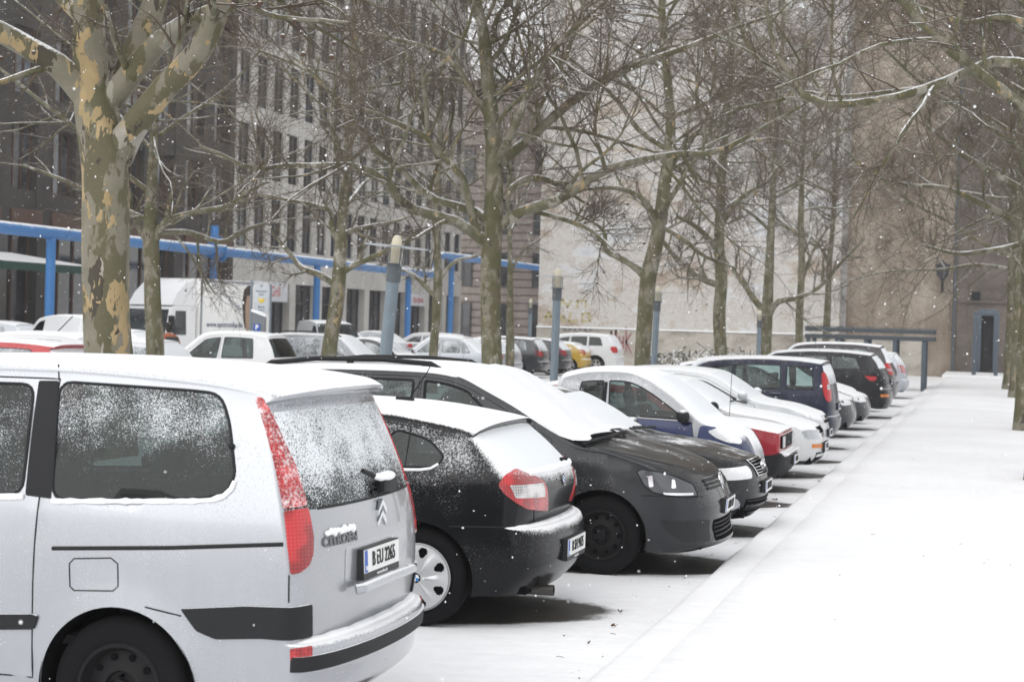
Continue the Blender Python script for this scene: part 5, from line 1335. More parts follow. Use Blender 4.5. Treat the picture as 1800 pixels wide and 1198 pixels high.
put_car('parked_estate', 'silver car with red lamps, farthest of the kerb row, tail to the kerb', VIEWED, sp, -2.36, 58.5, True, 2)
# ================================================================ second row across the aisle
ROW2 = 'cars parked across the aisle behind the first row'
def far(kind, paint, label, px, Y, rear_out, name, py=620, X=None, lamps=True, sc=1., rz=0., grp=ROW2, det=2, **kw):
    sp = kind(paint, **kw)
    if lamps and rear_out: sp['lamps'] = [rear_lamps(sp, .78, 1.0)]
    if not rear_out: sp['lamps'] = [front_lamps(sp, .62, .74, .42, .76, LAMPC)]
    x = X if X is not None else float(ony(px, py, Y)[0])
    return put_car(name, label, grp, sp, x, Y+sp['W']/2, rear_out, det, rz, sc)
c = far(hatch, P_RED, 'red hatchback with snowed spoiler at the left edge, behind the silver van roof', 125, 29.5, True, 'parked_hatchback', H=1.50, lip=(3.62, 1.43), det=1)
c = far(hatch, P_WHITE, 'white snow covered car with short roof aerial, just beyond the red hatchback', 168, 34.0, True, 'parked_hatchback', H=1.60, L=4.4, grw=GL_WS)
M = MB(); M.tube([(3.0, .1, 1.58), (3.35, .1, 1.92)], .012, 5); M.build('antenna', BLACK, c.root)
far(hatch, P_RED, 'dull red car with snowy roof, mostly hidden by the patchy plane trunk', 205, 38.5, True, 'parked_hatchback', H=1.54, L=3.9)
far(sedan, P_WHITE, 'white snow covered saloon right of the patchy plane trunk', 352, 34.5, True, 'parked_saloon', H=1.52, L=4.4, grw=GL_WS)
c = far(hatch, P_WHITE, 'white five door hatchback with dark windows before the box truck', 498, 41.0, True, 'parked_hatchback', H=1.66, L=4.05, det=1, gside=M_glass('teal_glass', (.30, .38, .365), (.5, .8), .15), grw=M_glass('white_hatch_rear', (.12, .14, .14), (.85, 1.1), .30, 0, 0, 60))
far(estate, P_GREY, 'grey estate with black roof rails and snowed windscreen, beside white hatchback', 705, 48.5, False, 'parked_estate', H=1.60, L=4.6)
for sg in (-1, 1):
    M = MB(); M.tube([(1.9, sg*.56, 1.50), (2.1, sg*.57, 1.60), (3.6, sg*.57, 1.62), (3.8, sg*.56, 1.56)], .022, 6); M.build('roof_rail', BLACK, bpy.data.objects[[o.name for o in COL.objects if o.get('label', '').startswith('grey estate with black')][0]])
c = far(sedan, P_DARK, 'dark saloon with bright window trim and snowy roof, nose out behind leaning lamp post', 772, 53.0, False, 'parked_saloon', H=1.47, L=4.6, gws=M_glass('part_clear_screen', (.30, .34, .30), (.55, .95), .3), det=1, seal=CHROME)
far(sedan, P_SILV, 'silver saloon with large rear quarter window, right of the leaning lamp post', 885, 58.5, True, 'parked_saloon', H=1.56, L=4.7, det=1)
far(estate, P_SILV, 'silver estate with red tail lamp partly behind the middle plane trunk', 905, 62.5, True, 'parked_estate', H=1.46, L=4.3)
far(estate, P_DARK, 'black estate with red tail lamps beside the middle plane trunk', 955, 66.0, True, 'parked_estate', H=1.52, L=4.6)
far(hatch, P_DARK, 'dark hatchback with heavy snow and red lamp, left of the upright lamp post', 996, 70.0, True, 'parked_hatchback', H=1.46, L=4.1, grw=GL_WS)
far(hatch, P_YEL, 'yellow car with snow covered top, low behind the upright lamp post', 1030, 73.5, True, 'parked_hatchback', H=1.32, L=3.9)
sp = suv(P_WHITE, 4.6, 1.68); sp['lamps'] = [([(4.2, -.86, 1.02), (4.2, -.85, 1.14), (4.5, -.66, 1.12), (4.5, -.66, .88), (4.3, -.84, .86)], 50, RED0, 'taillight', .03)]
sp['gwin'] = {i: M_glass('suv_dark_glass', (.12, .13, .14), (.5, .8), .15) if i == 0 else bpy.data.materials['suv_dark_glass'] for i in range(3)}
put_car('parked_suv', 'white boxy sport utility with dark windows in front of the gable wall', ROW2, sp, float(ony(1088, 620, 75)[0]), 75.9, True, 1)
def van(paint, **kw):
    return gen(4.2, 1.80, 1.92, (.85, 1.15), (1.55, 1.80), (3.6, 1.90), (4.02, 1.86), (4.14, 1.15), (4.17, .9), .85, 3.4, .32, [(0, 1.05), (1, 1.12), (4.2, 1.15)], [(1.15, 1.6, 2.0, 2.02)], [(.95, 2.05)], paint, nose=.95, fr=.30, rr=.10, crown=.05, tum=.14, **kw)
STR = 'vehicles parked along the street'
far(van, P_WHITE, 'white van with dark rear window at the far left, behind the red hatchback', 160, 47.0, True, 'parked_van', py=580, grp=STR, rz=radians(-32), grw=M_glass('van_dark_window', (.25, .3, .3), (.7, 1.0), .15), lamps=False)
far(van, P_WHITE, 'white van with dark windscreen facing the yard, left of a plane tree', 600, 64.0, False, 'parked_van', py=580, grp=STR, rz=radians(-50), gws=M_glass('van_screen', (.2, .24, .24), (.8, 1.1), .2))
far(sedan, P_WHITE, 'small white car roof between the truck and the white van', 505, 60.0, True, 'parked_saloon', py=590, grp=STR, H=1.46)
far(sedan, P_WHITE, 'white car left of the mossy trunk in front of the truck cab', 300, 47.5, True, 'parked_saloon', py=590, grp=STR, H=1.56)
far(hatch, P_SILV, 'pale car at the far left edge, beyond the white snow covered car', 48, 50.0, True, 'parked_hatchback', py=570, grp=STR, H=1.66)
far(sedan, P_WHITE, 'white saloon far off behind the leaning lamp post, near the shop piers', 660, 70.0, True, 'parked_saloon', py=590, grp=STR, H=1.55)
far(sedan, P_SILV, 'silver saloon far off right of the leaning lamp post', 725, 76.0, True, 'parked_saloon', py=590, grp=STR, H=1.5)
far(estate, P_WHITE, 'white estate far off at the foot of a blue pipe post', 815, 82.0, True, 'parked_estate', py=590, grp=STR, H=1.45)

# ================================================================ box truck
TW = M_plain('truck_white', (.84, .845, .85), .35, snow=(.5, .8), var=.04); TB = M_plain('truck_box', (.86, .86, .84), .5, snow=(.5, .8), var=.04)
p = at(296, 560, 63); t = thing('box_truck', (p[0], p[1], 0), 'white box truck with printed side and rounded cab roof fairing', 'truck', None, radians(-13))
# local: x right side at 0 .. -2.1, front at y=0, tail at +y
M = MB(); M.prism([(0, .5), (.0, 1.25), (.22, 2.22), (.5, 2.30), (1.55, 2.30), (1.55, .5)], -2.08, -.02, 'yz'); M.build('cab', TW, t, fixn=True, ang=30)
M = MB(); M.prism([(-.012, 1.30), (.19, 2.16), (.21, 2.16), (.02, 1.30)], -1.95, -.15, 'yz'); M.build('windscreen', M_pane('truck_pane', (.03, .034, .038)), t, fixn=True, smooth=False)
M = MB(); M.prism([(.30, 1.28), (.42, 2.12), (.98, 2.12), (1.02, 1.28)], -.03, -.008, 'yz'); M.build('window', bpy.data.materials['truck_pane'], t, fixn=True, smooth=False)
M = MB(); M.prism([(.25, 2.31), (.6, 2.75), (1.1, 3.12), (1.66, 3.24), (1.66, 2.31)], -2.0, -.10, 'yz'); M.build('roof_fairing', TW, t, fixn=True, ang=50)
M = MB(); ring(M, (-1.05, .42, 2.62), .30, .06, (1, 0, 0), (0, .62, .78), (0, -.78, .62), 24); M.build('badge', M_plain('truck_blue', (.10, .13, .30), .5), t)
M = MB(); M.b(-2.16, .06, 1.68, 6.0, .95, 3.28, .04); M.build('cargo_box', TB, t)
GREYL = M_plain('truck_rail', (.30, .31, .33), .5)
M = MB(); M.b(.061, .075, 1.70, 5.98, 3.15, 3.25); M.b(.061, .075, 1.70, 1.80, .98, 3.149); M.b(.061, .075, 5.90, 5.98, .98, 3.149); M.b(.061, .075, 1.81, 5.89, .98, 1.06); M.build('box_rail', GREYL, t, smooth=False)
M = MB(); M.b(-1.9, -.1, .4, 5.9, .55, .94); M.build('chassis', DARK, t)
for yy in (.75, 4.7):
    for x in (-1.95, -.13):
        M = MB(); M.lathe([(.001, -.11), (.2, -.12), (.38, -.11), (.42, -.06), (.42, .08), (.2, .10)], (0, 0, 0), 'X', 20); o = M.build('wheel', RUBBER, t); o.location = (x, yy, .42)
M = MB(); M.b(.02, .22, -.05, .08, 1.35, 1.95, .03); M.tube([(-.05, .2, 1.9), (.12, .02, 1.9)], .02, 5); M.tube([(-.05, .2, 1.35), (.12, .02, 1.4)], .02, 5); M.build('wing_mirror', BLACK, t)
M = MB(); M.b(-2.1, .0, -.06, .1, .45, .75, .03); M.build('bumper', GREYTRIM, t)
for x in (-1.8, -.3): M = MB(); M.b(x-.15, x+.15, -.02, .03, .86, 1.06, .02); M.build('headlight', LAMPC, t)
INKB = M_plain('truck_ink', (.07, .075, .16), .6); INKG = M_plain('truck_grey_ink', (.16, .16, .20), .6)
def tk(txt, y, z, sz, mat, rot=0.):
    vs, fs = text_mb(txt, sz, .004, 1); M = MB(); cr, sr = cos(rot), sin(rot)
    M.add(place(vs, (.064, y, z), (0, cr, sr), (0, -sr, cr), (1, 0, 0)), fs); M.build('side_text', mat, t, smooth=False)
tk('www.apotronika.de', 3.15, 1.66, .27, INKB); tk('Ich habe bestellt!', 3.3, 2.66, .28, INKG, radians(-30))
M = MB()
for k in range(10): a = radians(200-k*20); b_ = radians(200-(k+1)*20); M.prism([(4.75+.25*cos(a), 1.62+.32*sin(a)), (4.75+.25*cos(b_), 1.62+.32*sin(b_)), (4.75+.19*cos(b_), 1.62+.27*sin(b_)), (4.75+.19*cos(a), 1.62+.27*sin(a))], .06, .066, 'yz')
M.build('side_logo', INKB, t, fixn=True, smooth=False)
def flat(poly, mat, nm, x=.0): poly = [(a-1.05, b) for a, b in poly]; M = MB(); M.prism(poly, .06, .066+x, 'yz'); M.build(nm, mat, t, fixn=True, smooth=False)
flat([(5.30, 1.95), (5.22, 2.5), (5.32, 2.95), (5.55, 3.12), (5.85, 3.12), (5.85, 1.6), (5.42, 1.55)], M_plain('print_brown', (.05, .032, .027), .7), 'side_picture')
flat([(5.46, 1.75), (5.42, 2.35), (5.52, 2.75), (5.86, 2.75), (5.86, 1.45), (5.5, 1.4)], M_plain('print_skin', (.42, .29, .21), .7), 'side_picture', .003)
flat([(5.12, 1.10), (5.2, 1.45), (5.4, 1.40), (5.86, 1.2), (5.86, 1.08), (5.2, 1.08)], M_plain('print_white', (.6, .6, .6), .7), 'side_picture', .003)
for k in range(6): flat([(5.14+k*.11, 1.09), (5.22+k*.10, 1.36-k*.02), (5.26+k*.10, 1.34-k*.02), (5.20+k*.11, 1.09)], INK, 'side_picture', .006)

# ================================================================ blue overhead pipe
BLUE = M_plain('pipe_blue', (.05, .185, .44), .4, snow=(.45, .85, .25, .4), var=.1, vs=2)
PXX = -29.0
t = thing('overhead_pipe', (PXX, 60, 0), 'long bright blue overhead pipe on blue posts along the street', 'pipe')
def py_(px): return float(onx(px, 500, PXX)[1])-60
z0 = float(onx(88, 404, PXX)[2]); z1 = float(onx(557, 463, PXX)[2]); zz = (z0+z1)/2
yA, yB = py_(-90), py_(757)
M = MB(); M.tube([(0, yA, zz), (0, py_(375)-.1, zz), (0, yB, zz-.02)], .20, 16)
M.build('pipe_run', BLUE, t)
yb = yB; M = MB(); M.tube([(0, yb-.2, zz-.02), (0, yb+.3, zz), (0, yb+.75, zz+.25), (0, yb+.95, zz+.75), (0, yb+1.2, zz+1.0), (.1, yb+1.8, zz+1.08), (.3, yb+8, zz+1.1), (.9, yb+26, zz+1.1)], .21, 14); M.build('pipe_run', BLUE, t)
for k, px in enumerate((-60, 88, 375, 557, 718, 793)):
    yy = py_(px); top = zz+(1.0 if px == 793 else 0)
    M = MB(); M.tube([(0, yy, .5), (0, yy, top)], .155, 14); pt_ = M.build('pipe_post', BLUE, t)
    M = MB(); M.lathe([(.155, .9), (.30, .85), (.30, 0), (.34, 0)], (0, yy, 0), 'Z', 14); M.build('post_base', M_plain('pipe_concrete', (.42, .42, .41), .8), pt_)
yy = py_(375); M = MB(); M.tube([(0, yy, zz-.1), (0, yy, zz+.95)], .16, 12); M.lathe([(.30, .42), (.30, .52), (.16, .52)], (0, yy, zz), 'Z', 14); M.tube([(0, yy-.3, zz), (0, yy+.35, zz)], .30, 14); M.tube([(0, yy+.6, zz-.35), (.25, yy+.5, zz-.2), (.25, yy+.3, zz+.2)], .12, 10); M.build('valve', BLUE, t)

# ================================================================ lamp posts, signs, machine, person, shelter
GALV = M_plain('galvanised_bluegrey', (.19, .235, .27), .5, .25, snow=(.7, 1.1, .4, .7), var=.18, bump=.1); LCOL = M_plain('lamp_collar', (.10, .115, .125), .5)
CREAM = M_plain('lamp_cream', (.56, .52, .40), .4, snow=(.6, .9)); 
def lamp(px, py_top, Z, label, lean=0., r=.075):
    p = at(px, py_top, Z); h = p[2]; t_ = thing('lamp_post', (p[0]-sin(lean)*h*cos(YAW), p[1]-sin(lean)*h*sin(YAW), 0), label, 'street lamp', 'lamp posts between the car rows')
    t_.rotation_euler = (0, lean, YAW)
    M = MB(); M.lathe([(r*1.05, 0), (r, .4), (r, h-.62), (r*1.02, h-.60)], (0, 0, 0), 'Z', 16); M.build('pole', GALV, t_)
    M = MB(); M.lathe([(r*1.02, h-.60), (r*1.18, h-.59), (r*1.18, h-.36), (.02, h-.355)], (0, 0, 0), 'Z', 16); M.build('collar', LCOL, t_)
    M = MB(); M.lathe([(.060, h-.36), (.064, h-.10), (.060, h-.05), (.04, h-.01), (.001, h)], (0, 0, 0), 'Z', 18); M.build('lamp_glass', CREAM, t_)
    M = MB()
    for k in range(4): a = pi/2*k+.6; M.tube([(.115*cos(a), .115*sin(a), h-.38), (.115*cos(a), .115*sin(a), h-.15)], .007, 5)
    M.lathe([(.105, h-.375), (.125, h-.375), (.125, h-.36), (.105, h-.36), (.105, h-.375)], (0, 0, 0), 'Z', 18); M.build('lamp_cage', LCOL, t_)
    M = MB(); M.lathe([(.10, h-.155), (.41, h-.150), (.412, h-.142), (.10, h-.140)], (0, 0, 0), 'Z', 28); M.build('reflector_disc', M_plain('disc_grey', (.42, .44, .46), .4, snow=(.5, .9)), t_)
lamp(699, 412, 23, 'leaning grey blue lamp post with cream lamp and thin disc, nearest of the lamps', radians(4.2), .08)
lamp(981, 472, 34, 'straight grey blue lamp post left of the pale blue city car roof', radians(.6))
lamp(1157, 503, 44, 'grey blue lamp post right beside a mossy leaning trunk', radians(1.6))
lamp(1336, 545, 62, 'thin far lamp post beside the forked tree before the gable wall', radians(.5))
lamp(933, 525, 72, 'small distant lamp post before the pinkish banded building', 0)
p = at(455, 585, 50); t = thing('parking_machine', (p[0], p[1], .34), 'grey parking ticket machine with blue P and snow cap', 'machine', None, YAW)
M = MB(); M.prism([(-.17, 0), (.17, 0), (.17, 1.66), (-.17, 1.80)], -.19, .19, 'xz'); M.b(-.25, .25, -.25, .25, -.36, -.001); M.build('cabinet', M_plain('machine_grey', (.20, .215, .235), .4, .3), t, fixn=True, ang=20)
M = MB(); M.prism([(-.20, 1.81), (.20, 1.665), (.20, 1.72), (.02, 1.82), (-.20, 1.87)], -.21, .21, 'xz'); M.build('snow_cap', SNOWM, t, fixn=True)
M = MB(); M.b(-.12, .06, -.205, -.191, 1.28, 1.47); pl = M.build('blue_square', PLATEB, t)
vs, fs = text_mb('P', .17, .008); M = MB(); M.add(place(vs, (-.03, -.207, 1.375), (1, 0, 0), (0, 0, 1), (0, -1, 0)), fs); M.build('letter', PLATEW, pl, smooth=False)
p = at(457, 520, 51); t = thing('sign_post', (p[0], p[1], 0), 'twin steel posts carrying a pale notice board with yellow mark', 'sign', None, YAW)
M = MB(); M.tube([(-.24, 0, 0), (-.24, 0, 3.02)], .035, 8); M.build('post', GALV, t); M = MB(); M.tube([(.30, 0, 0), (.30, 0, 2.9)], .03, 8); M.build('post', GALV, t)
M = MB(); M.b(-.16, .26, -.06, -.02, 2.1, 2.95, .02); pl = M.build('board', M_plain('board_pale', (.50, .53, .56), .5), t)
M = MB(); M.prism([(-.05, 2.52), (.15, 2.52), (.10, 2.40), (0, 2.40)], -.068, -.061); M.build('mark', M_plain('mark_yellow', (.7, .5, .05), .5), pl, fixn=True, smooth=False)
for z, s_, w_ in ((2.86, 'P', .12), (2.72, 'Parkschein', .07), (2.63, 'l\u00f6sen', .07), (2.28, 'Mo-Sa', .07), (2.18, '9-20 h', .07)):
    vs, fs = text_mb(s_, w_, .001); M = MB(); M.add(place(vs, (.05, -.063, z), (1, 0, 0), (0, 0, 1), (0, -1, 0)), fs); M.build('board_text', INKB, pl, smooth=False)
p = at(592, 569, 72); t = thing('no_entry_sign', (p[0], p[1], 0), 'round red no entry sign on thin post by the plane trunk', 'sign', None, YAW)
M = MB(); M.tube([(0, .03, 0), (0, .03, p[2]+.3)], .03, 8); M.build('post', GALV, t)
M = MB(); M.lathe([(.001, -.02), (.19, -.02), (.19, .0)], (0, 0, p[2]), 'Y', 24); M.build('disc', SRED, t)
M = MB(); M.b(-.13, .13, -.03, -.021, p[2]-.035, p[2]+.035); M.build('white_bar', PLATEW, t)
# steel shelter before the end wall
xa = float(ony(1415, 600, 66)[0]); xb = float(ony(1642, 600, 66)[0]); zt = float(ony(1520, 576, 66)[2])
t = thing('bike_shelter', (xa, 66, 0), 'low grey steel shelter frame with flat roof before the end wall', 'shelter')
Lx = xb-xa
for x in np.linspace(.12, Lx-.35, 5):
    for yy in (0, 2.4):
        M = MB(); M.b(x-.07, x+.07, yy-.07, yy+.07, 0, zt-.28, .01); M.build('post', BG, t)
SHG = M_plain('shelter_grey', (.075, .088, .10), .5, .2, snow=(.75, 1.0))
for yy in (-.05, 2.45):
    for z_ in (zt-.34, zt-.09):
        M = MB(); M.b(0, Lx, yy-.05, yy+.05, z_-.08, z_+.08, .01); M.build('beam', SHG, t)
for k in range(9):
    x = Lx*k/8; M = MB(); M.b(x-.03, x+.03, 0, 2.4, zt-.05, zt+.01); M.build('rafter', SHG, t)
M = MB(); M.b(.05, Lx-.05, .1, 2.3, zt+.012, zt+.03); M.build('roof', SHG, t)
# hedge of snowy shrubs at the wall foot
SHR = M_plain('shrub_leaf', (.05, .06, .04), .8, snow=(.1, .7, .5, .8)); 
p = ony(1195, 628, 60); t = thing('snowy_shrub', (p[0], p[1]+10, 0), 'low dark shrubs flecked with snow between two trunks at the wall foot', 'shrub')
M = MB(); r_ = np.random.default_rng(4)
for k in range(1500):
    c_ = np.array([r_.uniform(-3.2, 3.2), r_.uniform(-.8, .8), 0]); c_[2] = r_.uniform(.1, 1.25-.12*abs(c_[0]))*(1 if r_.random() < .9 else 1.15)
    d = r_.normal(size=3); d /= np.linalg.norm(d); e = np.cross(d, r_.normal(size=3)); e /= np.linalg.norm(e); s_ = r_.uniform(.05, .10)
    M.add([c_, c_+d*s_+e*s_*.5, c_+d*2*s_, c_+d*s_-e*s_*.5], [(0, 1, 2, 3)])
M.build('foliage', SHR, t, smooth=False)
M = MB()
for k in range(24): x = r_.uniform(-3, 3); y = r_.uniform(-.6, .6); M.tube([(x, y, 0), (x+r_.uniform(-.3, .3), y, .6), (x+r_.uniform(-.5, .5), y, 1.05)], [.02, .012, .006], 5)
M.build('stems', M_plain('shrub_stem', (.05, .04, .03), .9), t)
# pedestrian in a rust jacket by the truck
p = at(297, 590, 46)
t = thing('person', (p[0], p[1], 0), 'person in rust orange jacket with dark bag on the shoulder, walking before the truck cab', 'person', None, radians(200))
def skin(name, J, E_, mat, par, sub=2):
    me = bpy.data.meshes.new(name); me.from_pydata([j[:3] for j in J], E_, []); o = bpy.data.objects.new(name, me); COL.objects.link(o); o.parent = par
    md = o.modifiers.new('s', 'SKIN'); 
    for i, j in enumerate(J): me.skin_vertices[0].data[i].radius = (j[3], j[4] if len(j) > 4 else j[3])
    me.skin_vertices[0].data[0].use_root = True
    sb = o.modifiers.new('u', 'SUBSURF'); sb.levels = sub; sb.render_levels = sub
    dg = bpy.context.evaluated_depsgraph_get(); m2 = bpy.data.meshes.new_from_object(o.evaluated_get(dg)); o.modifiers.clear(); o.data = m2; m2.materials.clear(); m2.materials.append(mat)
    m2.polygons.foreach_set('use_smooth', [True]*len(m2.polygons)); return o
J = [(0, 0, .95, .15, .12), (0, 0, 1.12, .15, .11), (0, .01, 1.32, .18, .12), (0, .01, 1.46, .13, .09), (0, .0, 1.55, .055), (0, -.01, 1.68, .085, .10), (0, -.01, 1.76, .07, .08),
     (.20, .01, 1.43, .06), (.27, .03, 1.17, .05), (.26, -.06, .93, .038), (.26, -.09, .85, .03), (-.20, .01, 1.43, .06), (-.27, .0, 1.17, .05), (-.26, -.12, .95, .038), (-.25, -.15, .88, .03),
     (.09, 0, .88, .09), (.10, -.14, .50, .062), (.10, -.04, .10, .045), (.10, -.18, .04, .04), (-.09, 0, .88, .09), (-.10, .10, .50, .062), (-.10, .26, .12, .045), (-.10, .16, .04, .04)]
E_ = [(0, 1), (1, 2), (2, 3), (3, 4), (4, 5), (5, 6), (3, 7), (7, 8), (8, 9), (9, 10), (3, 11), (11, 12), (12, 13), (13, 14), (0, 15), (15, 16), (16, 17), (17, 18), (0, 19), (19, 20), (20, 21), (21, 22)]
SK = newmat('person_cloth_and_skin'); m, nt, out = SK; g = G(nt); z = g.sep(g.obj())[2]
col = g.mix(g.step(z, .93, .95), (.025, .027, .035), (.34, .10, .045)); col = g.mix(g.step(z, 1.52, 1.54), col, (.45, .29, .22))
nt.links.new(g.bsdf(col, .85), out.inputs[0])
bo = skin('body', J, E_, m, t)
M = MB(); M.sphere((0, .012, 1.73), 1, 3, (.098, .112, .098)); M.sphere((0, .06, 1.64), 1, 2, (.085, .06, .09)); M.build('hair', M_plain('dark_hair', (.02, .017, .015), .8), t)
M = MB(); M.box((-.10, .22, 1.22), (.34, .17, .46), 0, .06); M.build('shoulder_bag', M_plain('dark_bag', (.035, .04, .042), .8), t)
M = MB()
for sx in (-.035, .035): M.sphere((sx, -.108, 1.695), .011, 1)
M.build('eyes', INK, t)
M = MB(); M.sphere((0, -.118, 1.665), .016, 1); M.build('nose', M_plain('skin', (.45, .29, .22), .7), t)
# ================================================================ plane trees
def tubes(P, R, n):
    """many polylines at once: P (N,K,3), R (N,K)"""
    N, K, _ = P.shape
    T = np.gradient(P, axis=1); T /= np.linalg.norm(T, axis=2, keepdims=True)+1e-12
    ref = np.where(np.abs(T[:, :1, 2:3]) < .85, np.array([0, 0, 1.])[None, None], np.array([1., 0, 0])[None, None])
    u = np.cross(T, np.broadcast_to(ref, T.shape)); u /= np.linalg.norm(u, axis=2, keepdims=True)+1e-12
    w = np.cross(T, u); a = 2*pi*np.arange(n)/n
    V = P[:, :, None]+R[:, :, None, None]*(u[:, :, None]*np.cos(a)[None, None, :, None]+w[:, :, None]*np.sin(a)[None, None, :, None])
    idx = np.arange(N*K*n).reshape(N, K, n)
    a0 = idx[:, :-1]; a1 = idx[:, 1:]
    F = np.stack([a0, np.roll(a0, -1, 2), np.roll(a1, -1, 2), a1], -1).reshape(-1, 4)
    return V.reshape(-1, 3), F
def np_mesh(name, V, F, mat, parent, smooth=True):
    k = F.shape[1]
    me = bpy.data.meshes.new(name); me.vertices.add(len(V)); me.vertices.foreach_set('co', V.astype(np.float32).ravel())
    me.loops.add(F.size); me.loops.foreach_set('vertex_index', F.astype(np.int32).ravel())
    me.polygons.add(len(F)); me.polygons.foreach_set('loop_start', np.arange(0, F.size, k, dtype=np.int32)); 
    me.polygons.foreach_set('use_smooth', np.full(len(F), smooth)); me.update(calc_edges=True); me.validate(); me.materials.append(mat)
    o = bpy.data.objects.new(name, me); COL.objects.link(o); o.parent = parent; return o
def M_bark(name, mossy, patches=True):
    m, nt, out = newmat(name); g = G(nt)
    v = g.obj()
    mp = g.n('ShaderNodeMapping'); nt.links.new(v, mp.inputs[0]); mp.inputs['Scale'].default_value = (1, 1, .5)
    dn = g.n('ShaderNodeTexNoise'); nt.links.new(mp.outputs[0], dn.inputs['Vector']); dn.inputs['Scale'].default_value = 6; dn.inputs['Detail'].default_value = 3
    mx = g.n('ShaderNodeMix', data_type='RGBA'); mx.blend_type = 'ADD'; mx.inputs['Factor'].default_value = .30; nt.links.new(mp.outputs[0], mx.inputs[6]); nt.links.new(dn.outputs['Color'], mx.inputs[7])
    def pn(sc, sd):
        q = g.n('ShaderNodeMapping'); nt.links.new(mx.outputs[2], q.inputs[0]); q.inputs['Location'].default_value = (sd, sd*.7, sd*1.3)
        return g.noise(sc, 3, .5, q.outputs[0])
    A, B, C_ = pn(3.6, 0), pn(4.6, 5.), pn(2.6, 9.)
    olive = g.mix(g.noise(30, 4), (.085, .078, .042), (.13, .115, .068))
    grey = g.mix(g.noise(24, 4), (.17, .155, .115), (.235, .215, .165))
    c = g.mix(g.step(A, .462, .495), olive, grey)
    if patches:
        cream = g.mix(C_, (.34, .235, .105), (.41, .325, .19)); c = g.mix(g.step(B, .565 if mossy < .5 else .64, .575 if mossy < .5 else .66), c, cream)
        c = g.mix(g.step(C_, .60, .61), c, (.34, .32, .275))
        c = g.mix(g.step(pn(5.2, 14.), .64, .65), c, (.055, .045, .033))
    if mossy: c = g.mix(g.m('MULTIPLY', g.step(g.noise(4, 4), .38, .62), mossy), c, (.075, .075, .028))
    crack = g.noise(16, 5, .7, None, (1, 1, .22)); c = g.mix(g.step(crack, .36, .30), c, (.035, .028, .02))
    k = snowmask(g, .64, .90, .7, .6, 3, 40)
    h = g.m('ADD', g.m('MULTIPLY', crack, .6), g.m('MULTIPLY', g.step(B, .555, .585), .5))
    nrm = g.bump(h, .5, .02)
    nt.links.new(g.bsdf(g.mix(k, c, SNOW), .85, 0, nrm), out.inputs[0]); return m
BK1 = M_bark('plane_bark_patchy', 0.25); BK2 = M_bark('plane_bark_mossy', .75)
def M_twig():
    m, nt, out = newmat('twig_bark'); g = G(nt)
    c = g.mix(g.noise(1.5, 3), (.072, .056, .038), (.118, .088, .062)); k = snowmask(g, .80, 1.15, .9, .5, 1.7, 30)
    nt.links.new(g.bsdf(g.mix(k, c, SNOW), .9), out.inputs[0]); return m
TWIG = M_twig(); LIMB = BK2
BALL = M_plain('seed_ball', (.10, .065, .045), .95, snow=(.35, .7)); 
r_ = np.random.default_rng(77)
def smooth_path(pts, k):
    P = np.array(pts, float); n = len(P)
    d = np.concatenate([[0], np.cumsum(np.linalg.norm(np.diff(P[:, :3], axis=0), axis=1))]); t = np.linspace(0, d[-1], k); out = np.zeros((k, P.shape[1]))
    for i, tt in enumerate(t):
        j = min(max(np.searchsorted(d, tt)-1, 0), n-2); u = (tt-d[j])/(d[j+1]-d[j]+1e-9)
        p0, p1, p2, p3 = P[max(j-1, 0)], P[j], P[j+1], P[min(j+2, n-1)]
        out[i] = .5*((2*p1)+(-p0+p2)*u+(2*p0-5*p1+4*p2-p3)*u*u+(-p0+3*p1-3*p2+p3)*u**3)
    return out
def children(P, R, per, lenf, K, ang=(35, 70), up=.15, wob=.10, rf=.55, tmin=.15, minl=.25, maxl=9., droop=0., rmax=.05, tips=1):
    """grow children off parents P (N,M,3): per = mean number along each"""
    N, Mk, _ = P.shape; out = []; rad = []
    seg = np.linalg.norm(np.diff(P, axis=1), axis=2).sum(1)
    cnt = r_.poisson(np.broadcast_to(np.asarray(per, float), (N,)))+tips; tot = int(cnt.sum())
    if tot == 0: return np.zeros((0, K, 3)), np.zeros((0, K))
    par = np.repeat(np.arange(N), cnt); t = tmin+(1-tmin)*r_.random(tot)**.85
    first = np.concatenate([[0], np.cumsum(cnt)[:-1]])
    tip = np.zeros(tot, bool)
    if tips: tip[first] = True
    t[tip] = .985
    f = t*(Mk-1); i = np.minimum(f.astype(int), Mk-2); u = f-i
    o = P[par, i]*(1-u)[:, None]+P[par, i+1]*u[:, None]; d = P[par, i+1]-P[par, i]; d /= np.linalg.norm(d, axis=1)[:, None]+1e-9
    r0 = R[par, i]*(1-u)+R[par, i+1]*u
    q = r_.normal(size=(tot, 3)); q -= d*(q*d).sum(1)[:, None]; q /= np.linalg.norm(q, axis=1)[:, None]+1e-9
    a = np.radians(np.where(tip, r_.uniform(3, 22, tot), r_.uniform(ang[0], ang[1], tot))); nd = d*np.cos(a)[:, None]+q*np.sin(a)[:, None]
    nd[:, 2] += up; nd /= np.linalg.norm(nd, axis=1)[:, None]
    L = np.clip(seg[par]*lenf*r_.uniform(.55, 1.25, tot)*np.where(tip, 1.0, 1.15-.6*t), minl, maxl)
    C_ = np.zeros((tot, K, 3)); C_[:, 0] = o; st = L/(K-1); dr = nd
    for k in range(1, K):
        dr = dr+r_.normal(size=(tot, 3))*wob; dr[:, 2] += up*.35-droop*k/K; dr /= np.linalg.norm(dr, axis=1)[:, None]
        C_[:, k] = C_[:, k-1]+dr*st[:, None]
    rb = np.clip(r0*rf, .0025, rmax); Rr = rb[:, None]*np.linspace(1, .38, K)[None]
    return C_, Rr
